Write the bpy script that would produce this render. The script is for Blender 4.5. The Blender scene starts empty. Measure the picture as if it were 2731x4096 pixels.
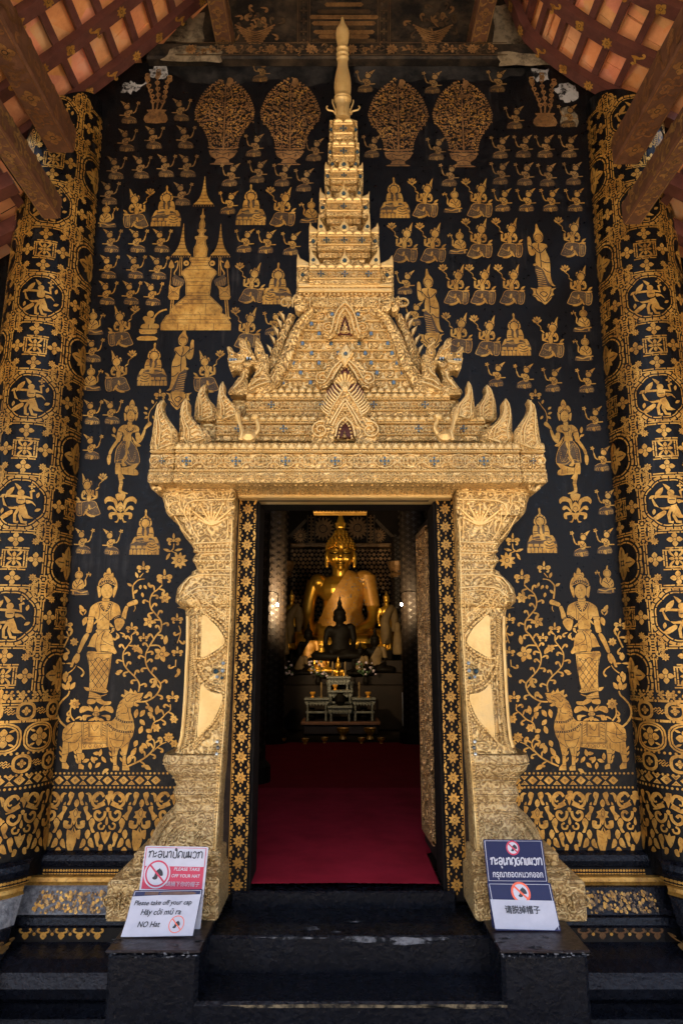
import bpy, bmesh, math, random
from mathutils import Vector, Matrix, geometry
R = math.radians
scene = bpy.context.scene
col = scene.collection

# ------------------------------------------------------------------ camera, sky, sun, exposure
CAMZ = 1.75
PITCH = R(11.6)
cam_d = bpy.data.cameras.new('camera')
cam_d.sensor_fit = 'VERTICAL'; cam_d.sensor_height = 36.0; cam_d.sensor_width = 24.0; cam_d.lens = 24.0
cam_d.clip_start = 0.05; cam_d.clip_end = 2000
cam = bpy.data.objects.new('camera', cam_d); col.objects.link(cam)
cam.location = (0, 0, CAMZ); cam.rotation_euler = (R(90) + PITCH, 0, 0)
scene.camera = cam

SUN_EL, SUN_AZ = R(67), R(196)
world = bpy.data.worlds.new('World'); scene.world = world; world.use_nodes = True
wn = world.node_tree
sky = wn.nodes.new('ShaderNodeTexSky'); sky.sky_type = 'NISHITA'; sky.sun_disc = False
sky.sun_elevation = SUN_EL; sky.sun_rotation = SUN_AZ
sky.air_density = 1.0; sky.dust_density = 3.0; sky.ozone_density = 0.6
bg = wn.nodes['Background']; wn.links.new(sky.outputs[0], bg.inputs[0]); bg.inputs[1].default_value = 0.12
sun_d = bpy.data.lights.new('sun', 'SUN'); sun_d.energy = 5.0; sun_d.angle = R(0.6); sun_d.color = (1, .95, .86)
sun = bpy.data.objects.new('sun', sun_d); col.objects.link(sun)
_sd = Vector((math.sin(SUN_AZ)*math.cos(SUN_EL), math.cos(SUN_AZ)*math.cos(SUN_EL), math.sin(SUN_EL)))
sun.rotation_euler = (-_sd).to_track_quat('-Z', 'Y').to_euler()
sun.location = (0, -6, 9)
vs = scene.view_settings
vs.view_transform = 'Standard'; vs.look = 'None'; vs.gamma = 1; vs.exposure = 2.3; vs.use_curve_mapping = False
scene.cycles.use_denoising = True
scene.cycles.max_bounces = 8; scene.cycles.diffuse_bounces = 5; scene.cycles.glossy_bounces = 4
scene.cycles.sample_clamp_indirect = 6.0

# ------------------------------------------------------------------ projection helper: photo pixel (2731x4096) -> point on plane Y
FPX = 24/36*4096
CP, SP = math.cos(PITCH), math.sin(PITCH)
def P(x, y, Y):
    t = math.tan(math.atan((2048-y)/FPX) + PITCH)
    Z = Y*t
    d = Y*CP + Z*SP
    return Vector(((x-1365.5)*d/FPX, Y, Z + CAMZ))
def PD(x, y, Y):                       # same from the 1568-wide view
    return P(x*1.74171, y*1.74171, Y)
def YatZ(y, Z):                        # depth at which photo row y meets height Z
    return (Z-CAMZ)/math.tan(math.atan((2048-y)/FPX) + PITCH)
def pts(s):
    return [tuple(float(v) for v in q.split(',')) for q in s.split()]

# ------------------------------------------------------------------ materials
MATS = {}
def nodes_of(name):
    m = bpy.data.materials.new(name); m.use_nodes = True
    nt = m.node_tree
    return m, nt, nt.nodes['Principled BSDF'], nt.nodes.new, nt.links.new
def ramp(nt, fac, stops):
    r = nt.nodes.new('ShaderNodeValToRGB')
    el = r.color_ramp.elements
    while len(el) < len(stops): el.new(0.5)
    for e, (p, c) in zip(el, stops):
        e.position = p; e.color = (*c, 1) if len(c) == 3 else c
    nt.links.new(fac, r.inputs[0])
    return r.outputs[0]
def objcoord(nt, scale=(1, 1, 1)):
    t = nt.nodes.new('ShaderNodeTexCoord'); mp = nt.nodes.new('ShaderNodeMapping')
    mp.inputs['Scale'].default_value = scale
    g = nt.nodes.new('ShaderNodeNewGeometry')
    nt.links.new(g.outputs['Position'], mp.inputs[0])
    return mp.outputs[0]
def noise(nt, co, scale, detail=4, rough=.6, dist=0):
    n = nt.nodes.new('ShaderNodeTexNoise'); n.inputs['Scale'].default_value = scale
    n.inputs['Detail'].default_value = detail; n.inputs['Roughness'].default_value = rough
    n.inputs['Distortion'].default_value = dist
    nt.links.new(co, n.inputs['Vector']); return n.outputs['Fac']
def mixc(nt, fac, a, b, mode='MIX'):
    m = nt.nodes.new('ShaderNodeMix'); m.data_type = 'RGBA'; m.blend_type = mode
    for k, v in ((0, fac), (6, a), (7, b)):
        if hasattr(v, 'links'): nt.links.new(v, m.inputs[k])
        else: m.inputs[k].default_value = v if k == 0 else ((*v, 1) if len(v) == 3 else v)
    return m.outputs[2]
def math_(nt, op, a, b=0.0):
    m = nt.nodes.new('ShaderNodeMath'); m.operation = op
    for k, v in ((0, a), (1, b)):
        if hasattr(v, 'links'): nt.links.new(v, m.inputs[k])
        else: m.inputs[k].default_value = v
    return m.outputs[0]
def bump(nt, h, strength, dist, prev=None):
    b = nt.nodes.new('ShaderNodeBump'); b.inputs['Strength'].default_value = strength
    b.inputs['Distance'].default_value = dist
    nt.links.new(h, b.inputs['Height'])
    if prev is not None: nt.links.new(prev, b.inputs['Normal'])
    return b.outputs[0]

def m_simple(name, c, rough=.5, metal=0, c2=None, ns=20, bs=0, bscale=60, bd=.003, spec=.5, emit=None, es=0):
    m, nt, p, N, L = nodes_of(name)
    co = objcoord(nt)
    if c2:
        f = noise(nt, co, ns, 5, .65)
        L(ramp(nt, f, [(.35, c), (.68, c2)]), p.inputs['Base Color'])
    else:
        p.inputs['Base Color'].default_value = (*c, 1)
    p.inputs['Roughness'].default_value = rough; p.inputs['Metallic'].default_value = metal
    p.inputs['Specular IOR Level'].default_value = spec
    if bs: L(bump(nt, noise(nt, co, bscale, 4), bs, bd), p.inputs['Normal'])
    if emit:
        p.inputs['Emission Color'].default_value = (*emit, 1); p.inputs['Emission Strength'].default_value = es
    MATS[name] = m; return m

def m_lacquer(name, c=(.010, .010, .011), dust=(.10, .10, .105), amt=.62, streak=True, rough=.34, bs=.25, spec=.13):
    m, nt, p, N, L = nodes_of(name); p.inputs['Specular IOR Level'].default_value = spec
    co = objcoord(nt); cs = objcoord(nt, (9, 9, .55))
    f1 = noise(nt, co, 3.2, 6, .7); f2 = noise(nt, cs, 3.0, 5, .7); f3 = noise(nt, co, 34, 3, .6)
    f = math_(nt, 'MULTIPLY', f1, f2) if streak else f1
    lo, hi = (.30, .48) if streak else (.52, .80)
    d = ramp(nt, f, [(lo, (0, 0, 0)), (hi, (amt,)*3)])
    base = mixc(nt, f3, c, tuple(min(1, v*2.2+.0008) for v in c))
    pk = ramp(nt, noise(nt, co, 210, 2, .5), [(.70, (0, 0, 0)), (.76, (.5, .5, .5))])
    L(mixc(nt, pk, mixc(nt, d, base, dust), (.10, .10, .11)), p.inputs['Base Color'])
    sp = ramp(nt, noise(nt, co, 120, 2, .5), [(.66, (0, 0, 0)), (.74, (1, 1, 1))])
    L(ramp(nt, f3, [(.3, (rough-.08,)*3), (.7, (rough+.18,)*3)]), p.inputs['Roughness'])
    b = bump(nt, noise(nt, co, 45, 5, .6), bs, .006)
    L(bump(nt, sp, .35, .004, b), p.inputs['Normal'])
    MATS[name] = m; return m

def m_leaf(name, a=(.50, .30, .085), b=(.66, .44, .16), c=(.25, .135, .035), rough=.42, metal=.55, wear=.25):
    m, nt, p, N, L = nodes_of(name)          # gold leaf pressed on lacquer
    co = objcoord(nt)
    f = noise(nt, co, 16, 5, .65); f2 = noise(nt, co, 75, 4, .7)
    base = ramp(nt, f, [(.32, c), (.46, a), (.66, b)])
    lf = noise(nt, co, 2.6, 4, .65)
    base = mixc(nt, ramp(nt, lf, [(.40, (.62,)*3), (.60, (0, 0, 0))]), base, tuple(v*.45 for v in a))
    w = ramp(nt, f2, [(.30, (wear*2.6,)*3), (.47, (0, 0, 0))])
    L(mixc(nt, w, base, (.05, .032, .016)), p.inputs['Base Color'])
    p.inputs['Metallic'].default_value = metal
    L(ramp(nt, f2, [(.3, (rough+.15,)*3), (.7, (rough-.08,)*3)]), p.inputs['Roughness'])
    L(bump(nt, noise(nt, co, 90, 3), .3, .004), p.inputs['Normal'])
    MATS[name] = m; return m

def m_relief(name, scale=26, a=(.62, .395, .135), b=(.80, .555, .225), c=(.19, .10, .028), depth=.010, strength=.9, metal=.5, rough=.38, orn=1.0):
    # gilded stucco: carved scrollwork comes from rings around scattered centres
    m, nt, p, N, L = nodes_of(name)
    co = objcoord(nt)
    n = N('ShaderNodeTexNoise'); n.inputs['Scale'].default_value = scale*.55; n.inputs['Detail'].default_value = 1
    L(co, n.inputs['Vector'])
    add = N('ShaderNodeMixRGB'); add.blend_type = 'LINEAR_LIGHT'; add.inputs[0].default_value = .028
    L(co, add.inputs[1]); L(n.outputs['Color'], add.inputs[2])
    v = N('ShaderNodeTexVoronoi'); v.feature = 'SMOOTH_F1'; v.inputs['Scale'].default_value = scale
    v.inputs['Smoothness'].default_value = .18
    L(add.outputs[0], v.inputs['Vector'])
    ph = math_(nt, 'MULTIPLY', v.outputs['Distance'], 15.0)
    ring = math_(nt, 'MULTIPLY', math_(nt, 'ADD', math_(nt, 'SINE', ph), 1.0), .5)
    v2 = N('ShaderNodeTexVoronoi'); v2.feature = 'F1'; v2.inputs['Scale'].default_value = scale*3.1
    L(add.outputs[0], v2.inputs['Vector'])
    dots = math_(nt, 'SUBTRACT', 1.0, math_(nt, 'MULTIPLY', v2.outputs['Distance'], 1.5))
    h = math_(nt, 'ADD', math_(nt, 'MULTIPLY', ring, .62*orn), math_(nt, 'MULTIPLY', dots, .38*orn))
    f = noise(nt, co, 9, 5, .65)
    base = ramp(nt, f, [(.30, a), (.62, b)])
    cav = ramp(nt, h, [(.16, (1, 1, 1)), (.42, (0, 0, 0))])  # shade of the carved hollows painted into the gilt colour
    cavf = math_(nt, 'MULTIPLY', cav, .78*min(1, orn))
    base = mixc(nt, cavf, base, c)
    f2 = noise(nt, co, 4.5, 5, .7)
    L(mixc(nt, ramp(nt, f2, [(.5, (0, 0, 0)), (.72, (.45,)*3)]), base, (.30, .205, .105)), p.inputs['Base Color'])
    p.inputs['Metallic'].default_value = metal; p.inputs['Roughness'].default_value = rough
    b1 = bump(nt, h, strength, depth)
    L(bump(nt, noise(nt, co, 140, 3), .25, .003, b1), p.inputs['Normal'])
    MATS[name] = m; return m

m_lacquer('lacquer', c=(.0016, .0015, .0018), dust=(.040, .037, .036), amt=.55, spec=.18)
m_lacquer('lacquer_low', c=(.0018, .0022, .0038), dust=(.022, .030, .046), amt=.24, streak=False, rough=.20, bs=.8, spec=.17)
m_lacquer('lacquer_red', c=(.007, .004, .004), dust=(.05, .045, .045), amt=.4, spec=.4)
m_leaf('gold', a=(.51, .255, .042), b=(.67, .385, .088), c=(.25, .115, .02))
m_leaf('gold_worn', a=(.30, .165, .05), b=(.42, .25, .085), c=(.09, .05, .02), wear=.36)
m_leaf('gold_old', a=(.27, .135, .045), b=(.38, .205, .075), c=(.10, .05, .02), wear=.38, metal=.5)
m_leaf('gold_dim', a=(.075, .042, .018), b=(.13, .08, .032), c=(.03, .018, .01), wear=.5, metal=.4)
m_leaf('gold_dim2', a=(.14, .065, .022), b=(.22, .11, .04), c=(.07, .03, .012), wear=.4, metal=.4)
m_leaf('gold_dim3', a=(.20, .085, .028), b=(.30, .14, .05), c=(.10, .04, .015), wear=.35, metal=.4)
m_leaf('gold_worn2', a=(.28, .125, .035), b=(.40, .20, .06), c=(.12, .05, .02), wear=.35, metal=.4)
m_leaf('gold_faint', a=(.016, .009, .004), b=(.028, .016, .007), c=(.014, .008, .004), wear=.4, metal=.3)
m_simple('ink', (.010, .007, .005), .55, spec=.3)
m_simple('frame_black', (.005, .004, .0035), .8, 0, c2=(.012, .009, .007), ns=14, bs=.3, spec=.1)
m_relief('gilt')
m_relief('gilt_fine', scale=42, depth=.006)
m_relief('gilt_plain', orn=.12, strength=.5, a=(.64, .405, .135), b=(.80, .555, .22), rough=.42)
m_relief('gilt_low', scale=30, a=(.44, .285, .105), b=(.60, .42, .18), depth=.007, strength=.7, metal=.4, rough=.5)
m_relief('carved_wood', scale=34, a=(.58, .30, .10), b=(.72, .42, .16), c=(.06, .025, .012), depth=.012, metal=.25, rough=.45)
m_simple('gem_blue', (.012, .028, .042), .08, 0, c2=(.03, .07, .085), ns=40, spec=.7)
m_simple('gem_pale', (.35, .42, .45), .08, .4, spec=.9)
m_simple('niche_red', (.10, .022, .016), .6)
m_simple('rafter_red', (.060, .017, .012), .5, 0, c2=(.105, .032, .022), ns=14, bs=.3)
m_simple('beam_wood', (.065, .024, .011), .5, 0, c2=(.125, .052, .024), ns=18, bs=.5, bscale=40)
m_simple('pitch_wood', (.016, .009, .006), .7, 0, c2=(.040, .026, .018), ns=12, bs=.4, spec=.2)
m_simple('plaster', (.16, .12, .07), .7, 0, c2=(.36, .32, .25), ns=9, bs=.3)
m_simple('plaster_grey', (.30, .29, .28), .7, 0, c2=(.46, .44, .42), ns=10, bs=.3)
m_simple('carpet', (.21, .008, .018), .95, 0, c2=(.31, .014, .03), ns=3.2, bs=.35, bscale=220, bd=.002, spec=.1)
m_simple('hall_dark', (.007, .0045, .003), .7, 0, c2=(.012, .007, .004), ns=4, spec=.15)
m_simple('white_sign', (.44, .43, .47), .45, 0, c2=(.52, .51, .55), ns=7)
m_simple('paper', (.40, .40, .45), .6, 0, c2=(.47, .47, .52), ns=8, bs=.25, bscale=14, bd=.01)
m_simple('sign_red', (.48, .018, .055), .4)
m_simple('sign_navy', (.003, .0055, .050), .4, spec=.3)
m_simple('sign_black', (.012, .012, .016), .5)
m_simple('sign_orange', (.75, .10, .03), .4)
m_simple('bronze_dark', (.0035, .0025, .0016), .6, 0, spec=.06)
m_simple('statue_gold', (.58, .29, .025), .32, .8, c2=(.66, .36, .05), ns=9)
m_simple('robe', (.40, .17, .02), .45, .25, c2=(.52, .26, .045), ns=14, bs=.5, bscale=34)
m_simple('carpet_shade', (.16, .008, .012), .95, 0, c2=(.20, .010, .016), ns=5, spec=.05)  # same carpet, shade beyond the door light put into its colour
m_simple('robe_pale', (.065, .036, .008), .8, 0, c2=(.10, .06, .016), ns=14)
m_simple('pearl', (.16, .16, .135), .4, 0, c2=(.012, .011, .008), ns=60)
m_simple('candle_amber', (.55, .25, .03), .3, .4)
m_simple('leaf_green', (.04, .07, .03), .6)
m_simple('petal', (.30, .24, .26), .7)
m_simple('bulb', (1, 1, 1), .3, emit=(1, .82, .55), es=26)
m_simple('paving', (.42, .34, .26), .8, 0, c2=(.52, .43, .33), ns=3, bs=.4, bscale=12)
m_simple('porch_paving', (.10, .085, .07), .6, 0, c2=(.15, .125, .10), ns=4, bs=.3, bscale=14)
m_simple('sky_blocker', (.20, .17, .13), .9, 0, c2=(.27, .23, .18), ns=2)
m_simple('stone_grey', (.07, .07, .075), .8, 0, c2=(.24, .24, .235), ns=38, bs=.8, bscale=70, bd=.01)

def m_tiles():
    m, nt, p, N, L = nodes_of('terracotta')
    co = objcoord(nt)
    oi = N('ShaderNodeObjectInfo')
    f = noise(nt, co, 5, 5, .7); v = N('ShaderNodeTexVoronoi'); v.inputs['Scale'].default_value = 5.5; L(co, v.inputs['Vector'])
    base = ramp(nt, f, [(.3, (.46, .14, .04)), (.52, (.72, .29, .09)), (.72, (.66, .40, .22))])
    base = mixc(nt, .35, base, mixc(nt, .8, v.outputs['Color'], (.70, .25, .07)))
    L(base, p.inputs['Base Color']); p.inputs['Roughness'].default_value = .8
    L(bump(nt, noise(nt, co, 40, 4), .3, .004), p.inputs['Normal'])
    MATS['terracotta'] = m
m_tiles()
def m_flaked(name, pc, pc2, under=(.006, .005, .005), lo=.40, hi=.50, sc=14):
    m, nt, p, N, L = nodes_of(name); co = objcoord(nt)          # ragged islands of bare plaster left in the lacquer
    f = noise(nt, co, sc, 7, .75); f2 = noise(nt, co, 5, 4)
    base = mixc(nt, ramp(nt, f, [(lo, (0, 0, 0)), (hi, (1, 1, 1))]), under, mixc(nt, f2, pc, pc2))
    L(base, p.inputs['Base Color']); p.inputs['Roughness'].default_value = .7; p.inputs['Specular IOR Level'].default_value = .2
    L(bump(nt, f, .6, .012), p.inputs['Normal']); MATS[name] = m
m_flaked('flaked_grey', (.20, .19, .18), (.44, .42, .40)); m_flaked('flaked_warm', (.12, .08, .035), (.30, .24, .16), (.03, .02, .012), .36, .56, 9)
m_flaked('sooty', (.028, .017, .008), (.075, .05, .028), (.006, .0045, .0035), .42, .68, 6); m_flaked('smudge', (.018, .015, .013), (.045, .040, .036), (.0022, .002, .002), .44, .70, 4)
m_flaked('scuffed', (.10, .10, .105), (.26, .26, .27), (.004, .0045, .006), .46, .60, 26); m_flaked('scuffed_warm', (.10, .07, .035), (.30, .23, .13), (.006, .006, .006), .44, .58, 22)

# ------------------------------------------------------------------ objects
def link(o, parent=None):
    col.objects.link(o)
    if parent is not None:
        o.parent = parent
    return o
def tag(o, label, cat, group=None, kind=None):
    o['label'] = label; o['category'] = cat
    if group: o['group'] = group
    if kind: o['kind'] = kind
    return o
def thing(name, label, cat, loc=(0, 0, 0), group=None, kind=None):
    o = bpy.data.objects.new(name, None); col.objects.link(o); o.location = loc
    o.empty_display_size = .1
    return tag(o, label, cat, group, kind)
def struct(o):
    o['kind'] = 'structure'; return o

def worg(o):
    v = Vector((0, 0, 0))
    while o is not None: v = v+o.location; o = o.parent
    return v
class MB:                                   # collects world-space geometry for one mesh
    def __init__(s): s.v = []; s.f = []; s.m = []; s.mats = []
    def mi(s, m):
        if m not in s.mats: s.mats.append(m)
        return s.mats.index(m)
    def add(s, vs, fs, m):
        b = len(s.v); k = s.mi(m)
        s.v += [tuple(v) for v in vs]
        for f in fs: s.f.append([i+b for i in f]); s.m.append(k)
    def box(s, x0, x1, y0, y1, z0, z1, m, bev=0):
        if bev:
            b = min(bev, (x1-x0)/2.2, (z1-z0)/2.2, (y1-y0)/2.2)
            s.loft([[(x0+b, y, z0) , (x1-b, y, z0), (x1, y, z0+b), (x1, y, z1-b), (x1-b, y, z1), (x0+b, y, z1), (x0, y, z1-b), (x0, y, z0+b)] for y in (y1, y0+b)] +
                   [[(x0+b, y0, z0+b), (x1-b, y0, z0+b), (x1-b, y0, z0+b), (x1-b, y0, z1-b), (x1-b, y0, z1-b), (x0+b, y0, z1-b), (x0+b, y0, z1-b), (x0+b, y0, z0+b)]], m)
            return
        v = [(x, y, z) for z in (z0, z1) for y in (y0, y1) for x in (x0, x1)]
        s.add(v, [(0, 2, 3, 1), (4, 5, 7, 6), (0, 1, 5, 4), (2, 6, 7, 3), (0, 4, 6, 2), (1, 3, 7, 5)], m)
    def loft(s, rings, m, closed=True, caps=True):
        n = len(rings[0]); vs = [p for r in rings for p in r]; fs = []
        for k in range(len(rings)-1):
            for i in range(n if closed else n-1):
                j = (i+1) % n
                fs.append((k*n+i, k*n+j, (k+1)*n+j, (k+1)*n+i))
        s.add(vs, fs, m)
        if caps and closed:
            for r, rev in ((rings[0], True), (rings[-1], False)):
                s.ngon(r[::-1] if rev else r, m)
    def ngon(s, p, m):
        tri = geometry.tessellate_polygon([[Vector(q) for q in p]])
        s.add(p, [tuple(t) for t in tri], m)
    def tube(s, path, r, m, n=8, caps=True):
        path = [Vector(p) for p in path]; rings = []
        rr = r if isinstance(r, (list, tuple)) else [r]*len(path)
        up = Vector((0, 1, .01))
        for i, p in enumerate(path):
            t = (path[min(i+1, len(path)-1)] - path[max(i-1, 0)]).normalized()
            a = t.cross(up)
            if a.length < .05: a = t.cross(Vector((1, 0, 0)))
            a.normalize(); b = t.cross(a)
            rings.append([p + (a*math.cos(2*math.pi*k/n) + b*math.sin(2*math.pi*k/n))*rr[i] for k in range(n)])
        s.loft(rings, m, True, caps)
    def lathe(s, c, prof, m, n=20, sx=1, sy=1):
        rings = [[(c[0]+sx*r*math.cos(2*math.pi*k/n), c[1]+sy*r*math.sin(2*math.pi*k/n), c[2]+z) for k in range(n)] for r, z in prof]
        s.loft(rings, m)
    def ball(s, c, r, m, n=6, k=4, sy=1, sz=1):
        rings = [[(c[0]+r*math.sin(math.pi*(i+.0)/k)*math.cos(2*math.pi*j/n), c[1]+sy*r*math.sin(math.pi*i/k)*math.sin(2*math.pi*j/n), c[2]+sz*r*math.cos(math.pi*i/k)) for j in range(n)] for i in range(k+1)]
        s.loft(rings, m, True, False)
    def relief(s, out, yb, yf, bev, m, mf=None):   # outline [(x,z)] pressed forward from yb to yf with a chamfer; camera side is -y
        out = list(out); n = len(out)
        A = sum(out[i][0]*out[(i+1) % n][1]-out[(i+1) % n][0]*out[i][1] for i in range(n))
        if A < 0: out.reverse()
        ins = []
        for i in range(n):
            p0, p1, p2 = (Vector(out[(i+d) % n]) for d in (-1, 0, 1))
            e1 = (p1-p0); e2 = (p2-p1)
            if e1.length < 1e-9: e1 = e2
            if e2.length < 1e-9: e2 = e1
            n1 = Vector((-e1.y, e1.x)).normalized(); n2 = Vector((-e2.y, e2.x)).normalized()
            nn = (n1+n2)
            if nn.length < 1e-4: nn = n1
            nn.normalize(); k = 1/max(.55, nn.dot(n1))
            ins.append(p1+nn*bev*min(k, 1.5))
        r0 = [(p[0], yb, p[1]) for p in out]; r1 = [(p[0], yf+bev*.7, p[1]) for p in out]; r2 = [(p.x, yf, p.y) for p in ins]
        s.loft([r0, r1, r2], m, True, False); s.ngon(r2, mf or m)
    def ridge(s, path, w, h, fr, m):             # raised half-round ribbon in a 2D frame fr(x,y,height)
        n = len(path); vs = []; fs = []
        for i, p in enumerate(path):
            a = Vector(path[max(0, i-1)][:2]); b = Vector(path[min(n-1, i+1)][:2]); t = (b-a)
            t = t.normalized() if t.length > 1e-9 else Vector((1, 0))
            q = Vector((-t.y, t.x)); ww = w if not isinstance(w, (list, tuple)) else w[i]
            c = Vector(p[:2])
            for o, hh in ((-.5, 0), (-.25, .8), (.25, .8), (.5, 0)):
                e = c+q*ww*o; vs.append(fr(e.x, e.y, h*hh))
        for i in range(n-1):
            for j in range(3): fs.append((i*4+j, i*4+j+1, i*4+j+5, i*4+j+4))
        s.add(vs, fs, m)
    def build(s, name, parent=None, smooth=False, origin=None):
        me = bpy.data.meshes.new(name)
        w = worg(parent); og = Vector(origin) if origin is not None else w
        vs = [(v[0]-og[0], v[1]-og[1], v[2]-og[2]) for v in s.v]
        me.from_pydata(vs, [], s.f)
        for m in s.mats: me.materials.append(MATS[m])
        me.polygons.foreach_set('material_index', s.m)
        if smooth: me.polygons.foreach_set('use_smooth', [True]*len(me.polygons))
        me.update()
        o = bpy.data.objects.new(name, me)
        o.location = og-w
        return link(o, parent)

# ------------------------------------------------------------------ 2D drawing in gold leaf
def smooth_closed(p, k=3):
    n = len(p); o = []
    for i in range(n):
        a, b, c, d = (p[(i+j) % n] for j in (-1, 0, 1, 2))
        for q in range(k):
            t = q/k
            o.append(tuple(.5*(2*b[x]+(c[x]-a[x])*t+(2*a[x]-5*b[x]+4*c[x]-d[x])*t*t+(3*b[x]-a[x]-3*c[x]+d[x])*t**3) for x in (0, 1)))
    return o
def smooth_open(p, k=4):
    n = len(p); o = []
    for i in range(n-1):
        a, b, c, d = p[max(i-1, 0)], p[i], p[i+1], p[min(i+2, n-1)]
        for q in range(k):
            t = q/k
            o.append(tuple(.5*(2*b[x]+(c[x]-a[x])*t+(2*a[x]-5*b[x]+4*c[x]-d[x])*t*t+(3*b[x]-a[x]-3*c[x]+d[x])*t**3) for x in (0, 1)))
    o.append(tuple(p[-1][:2])); return o
class Ink:
    def __init__(s, inkw=1.0): s.e = []; s.T = None; s.inkw = inkw
    def t(s, p): return s.T(*p) if s.T else tuple(p)
    def poly(s, p, m='gold', k=2):
        if isinstance(p, str): p = pts(p)
        if k > 1: p = smooth_closed(p, k)
        s.e.append(([s.t(q) for q in p], m, 'p'))
    def disk(s, x, y, r, m='gold', n=10, ry=None):
        ry = ry or r
        s.poly([(x+r*math.cos(2*math.pi*i/n), y+ry*math.sin(2*math.pi*i/n)) for i in range(n)], m, 1)
    def line(s, p, w, m='ink', k=3):
        if isinstance(p, str): p = pts(p)
        if k > 1 and len(p) > 2: p = smooth_open(p, k)
        n = len(p); L = []; Q = []
        if m == 'ink' and not isinstance(w, (list, tuple)): w *= s.inkw
        for i in range(n):
            a = Vector(p[max(0, i-1)]); b = Vector(p[min(n-1, i+1)]); d = b-a
            d = d.normalized() if d.length > 1e-9 else Vector((1, 0))
            ww = w if not isinstance(w, (list, tuple)) else w[0]+(w[1]-w[0])*i/(n-1)
            L.append((p[i][0]-d.y*ww/2, p[i][1]+d.x*ww/2)); Q.append((p[i][0]+d.y*ww/2, p[i][1]-d.x*ww/2))
        s.e.append(([s.t(q) for q in L+Q], m, n))
    def beads(s, p, step, r, m='gold', k=3):
        if isinstance(p, str): p = pts(p)
        if len(p) > 2: p = smooth_open(p, k)
        acc = 0
        for i in range(len(p)-1):
            a, b = Vector(p[i]), Vector(p[i+1]); l = (b-a).length
            while acc < l:
                q = a+(b-a)*(acc/l); s.disk(q.x, q.y, r, m, 6); acc += step
            acc -= l
    def leaf(s, x, y, ang, ln, wd, m='gold', curl=0.0):
        ca, sa = math.cos(ang), math.sin(ang)
        p = []
        for u, v in ((0, 0), (.25, .42), (.55, .5), (.8, .28), (1, 0), (.78, -.30), (.5, -.45), (.22, -.30)):
            v = v*wd+curl*u*u*ln; u = u*ln
            p.append((x+u*ca-v*sa, y+u*sa+v*ca))
        s.poly(p, m, 2)
    def comma(s, x, y, ang, r, side=1, m='gold'):      # curled leaf
        p = [(0, 0), (.5, .10), (.95, .42), (1.0, .85), (.72, 1.12), (.40, 1.0), (.42, .74), (.62, .72), (.66, .56), (.38, .36)]
        ca, sa = math.cos(ang), math.sin(ang)
        s.poly([(x+(u*ca-v*side*sa)*r, y+(u*sa+v*side*ca)*r) for u, v in p], m, 2)
    def flower(s, x, y, r, n=4, m='gold', rot=0, core=.22, wd=.62, ink=True):
        for i in range(n):
            a = rot+2*math.pi*i/n
            s.leaf(x+r*.12*math.cos(a), y+r*.12*math.sin(a), a, r*.88, r*wd, m)
        if ink: s.disk(x, y, r*(core+.08), 'ink', 8)
        s.disk(x, y, r*core, m, 8)
    def lotus(s, x, y, w, h, up=1, m='gold'):          # open lotus seen from the side
        for a, l in ((90, 1), (60, 1), (120, 1), (28, .95), (152, .95)):
            s.leaf(x, y, R(a)*up, h*l if a in (60, 90, 120) else w*.55*l, w*.30, m)
        s.leaf(x, y, R(-50)*up, h*.35, w*.12, m); s.leaf(x, y, R(-130)*up, h*.35, w*.12, m)
        for a in (75, 105, 45, 135):
            s.line([(x, y), (x+math.cos(R(a)*up)*h*.8, y+math.sin(R(a)*up)*h*.8)], w*.035)
    def blossom(s, x, y, r, up=1, m='gold'):            # lily with curling petals
        for a, l, sd in ((90, 1, 0), (55, 1.05, -1), (125, 1.05, 1), (10, 1, -1), (170, 1, 1), (-45, .7, 1), (-135, .7, -1)):
            if sd == 0: s.leaf(x, y+up*r*.15, R(a)*up, r*.95, r*.36, m)
            else: s.comma(x, y, R(a)*up, r*.72*l, sd*up, m)
        s.disk(x, y, r*.3, 'ink', 8); s.disk(x, y, r*.22, m, 8)
    def mesh(s, name, fr, parent=None, base=.0015, step=.00002, origin=None, mod=100000):
        w = worg(parent); og = Vector(origin) if origin is not None else w
        vs, fs, ms, mats = [], [], [], []
        for L, (p, m, kind) in enumerate(s.e):
            if m not in mats: mats.append(m)
            mi = mats.index(m); b = len(vs); h = base+(L % mod)*step
            vs += [fr(x, y, h) for x, y in p]
            if kind == 'p':
                tri = geometry.tessellate_polygon([[Vector((x, y, 0)) for x, y in p]])
            else:
                n = kind; tri = [(i, i+1, n+i+1, n+i) for i in range(n-1)]
            for t in tri: fs.append([i+b for i in t]); ms.append(mi)
        me = bpy.data.meshes.new(name)
        me.from_pydata([(v[0]-og[0], v[1]-og[1], v[2]-og[2]) for v in vs], [], fs)
        for m in mats: me.materials.append(MATS[m])
        me.polygons.foreach_set('material_index', ms); me.update()
        o = bpy.data.objects.new(name, me); o.location = og-w
        return link(o, parent)
YW = 3.90
def wallS(x, y, h):                                    # photo pixel -> painted wall
    p = P(x, y, YW); return (p.x, YW-h, p.z)
def wallM(x, z, h): return (x, YW-h, z)                # metres on the painted wall
def mirS(dx=0):
    def f(x, y, h):
        p = P(x, y, YW); return (-p.x+dx, YW-h, p.z)
    return f
# ------------------------------------------------------------------ ground and hall shell
g = MB(); g.add([(-60, -60, 0), (60, -60, 0), (60, 3.6, 0), (-60, 3.6, 0)], [(0, 1, 2, 3)], 'paving')
struct(g.build('ground'))
g = MB(); g.add([(-6, -1.3, .004), (6, -1.3, .004), (6, 3.6, .004), (-6, 3.6, .004)], [(0, 1, 2, 3)], 'porch_paving'); struct(g.build('porch_pavement'))  # dark floor out of view, added to cut ground bounce onto the steps
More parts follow.
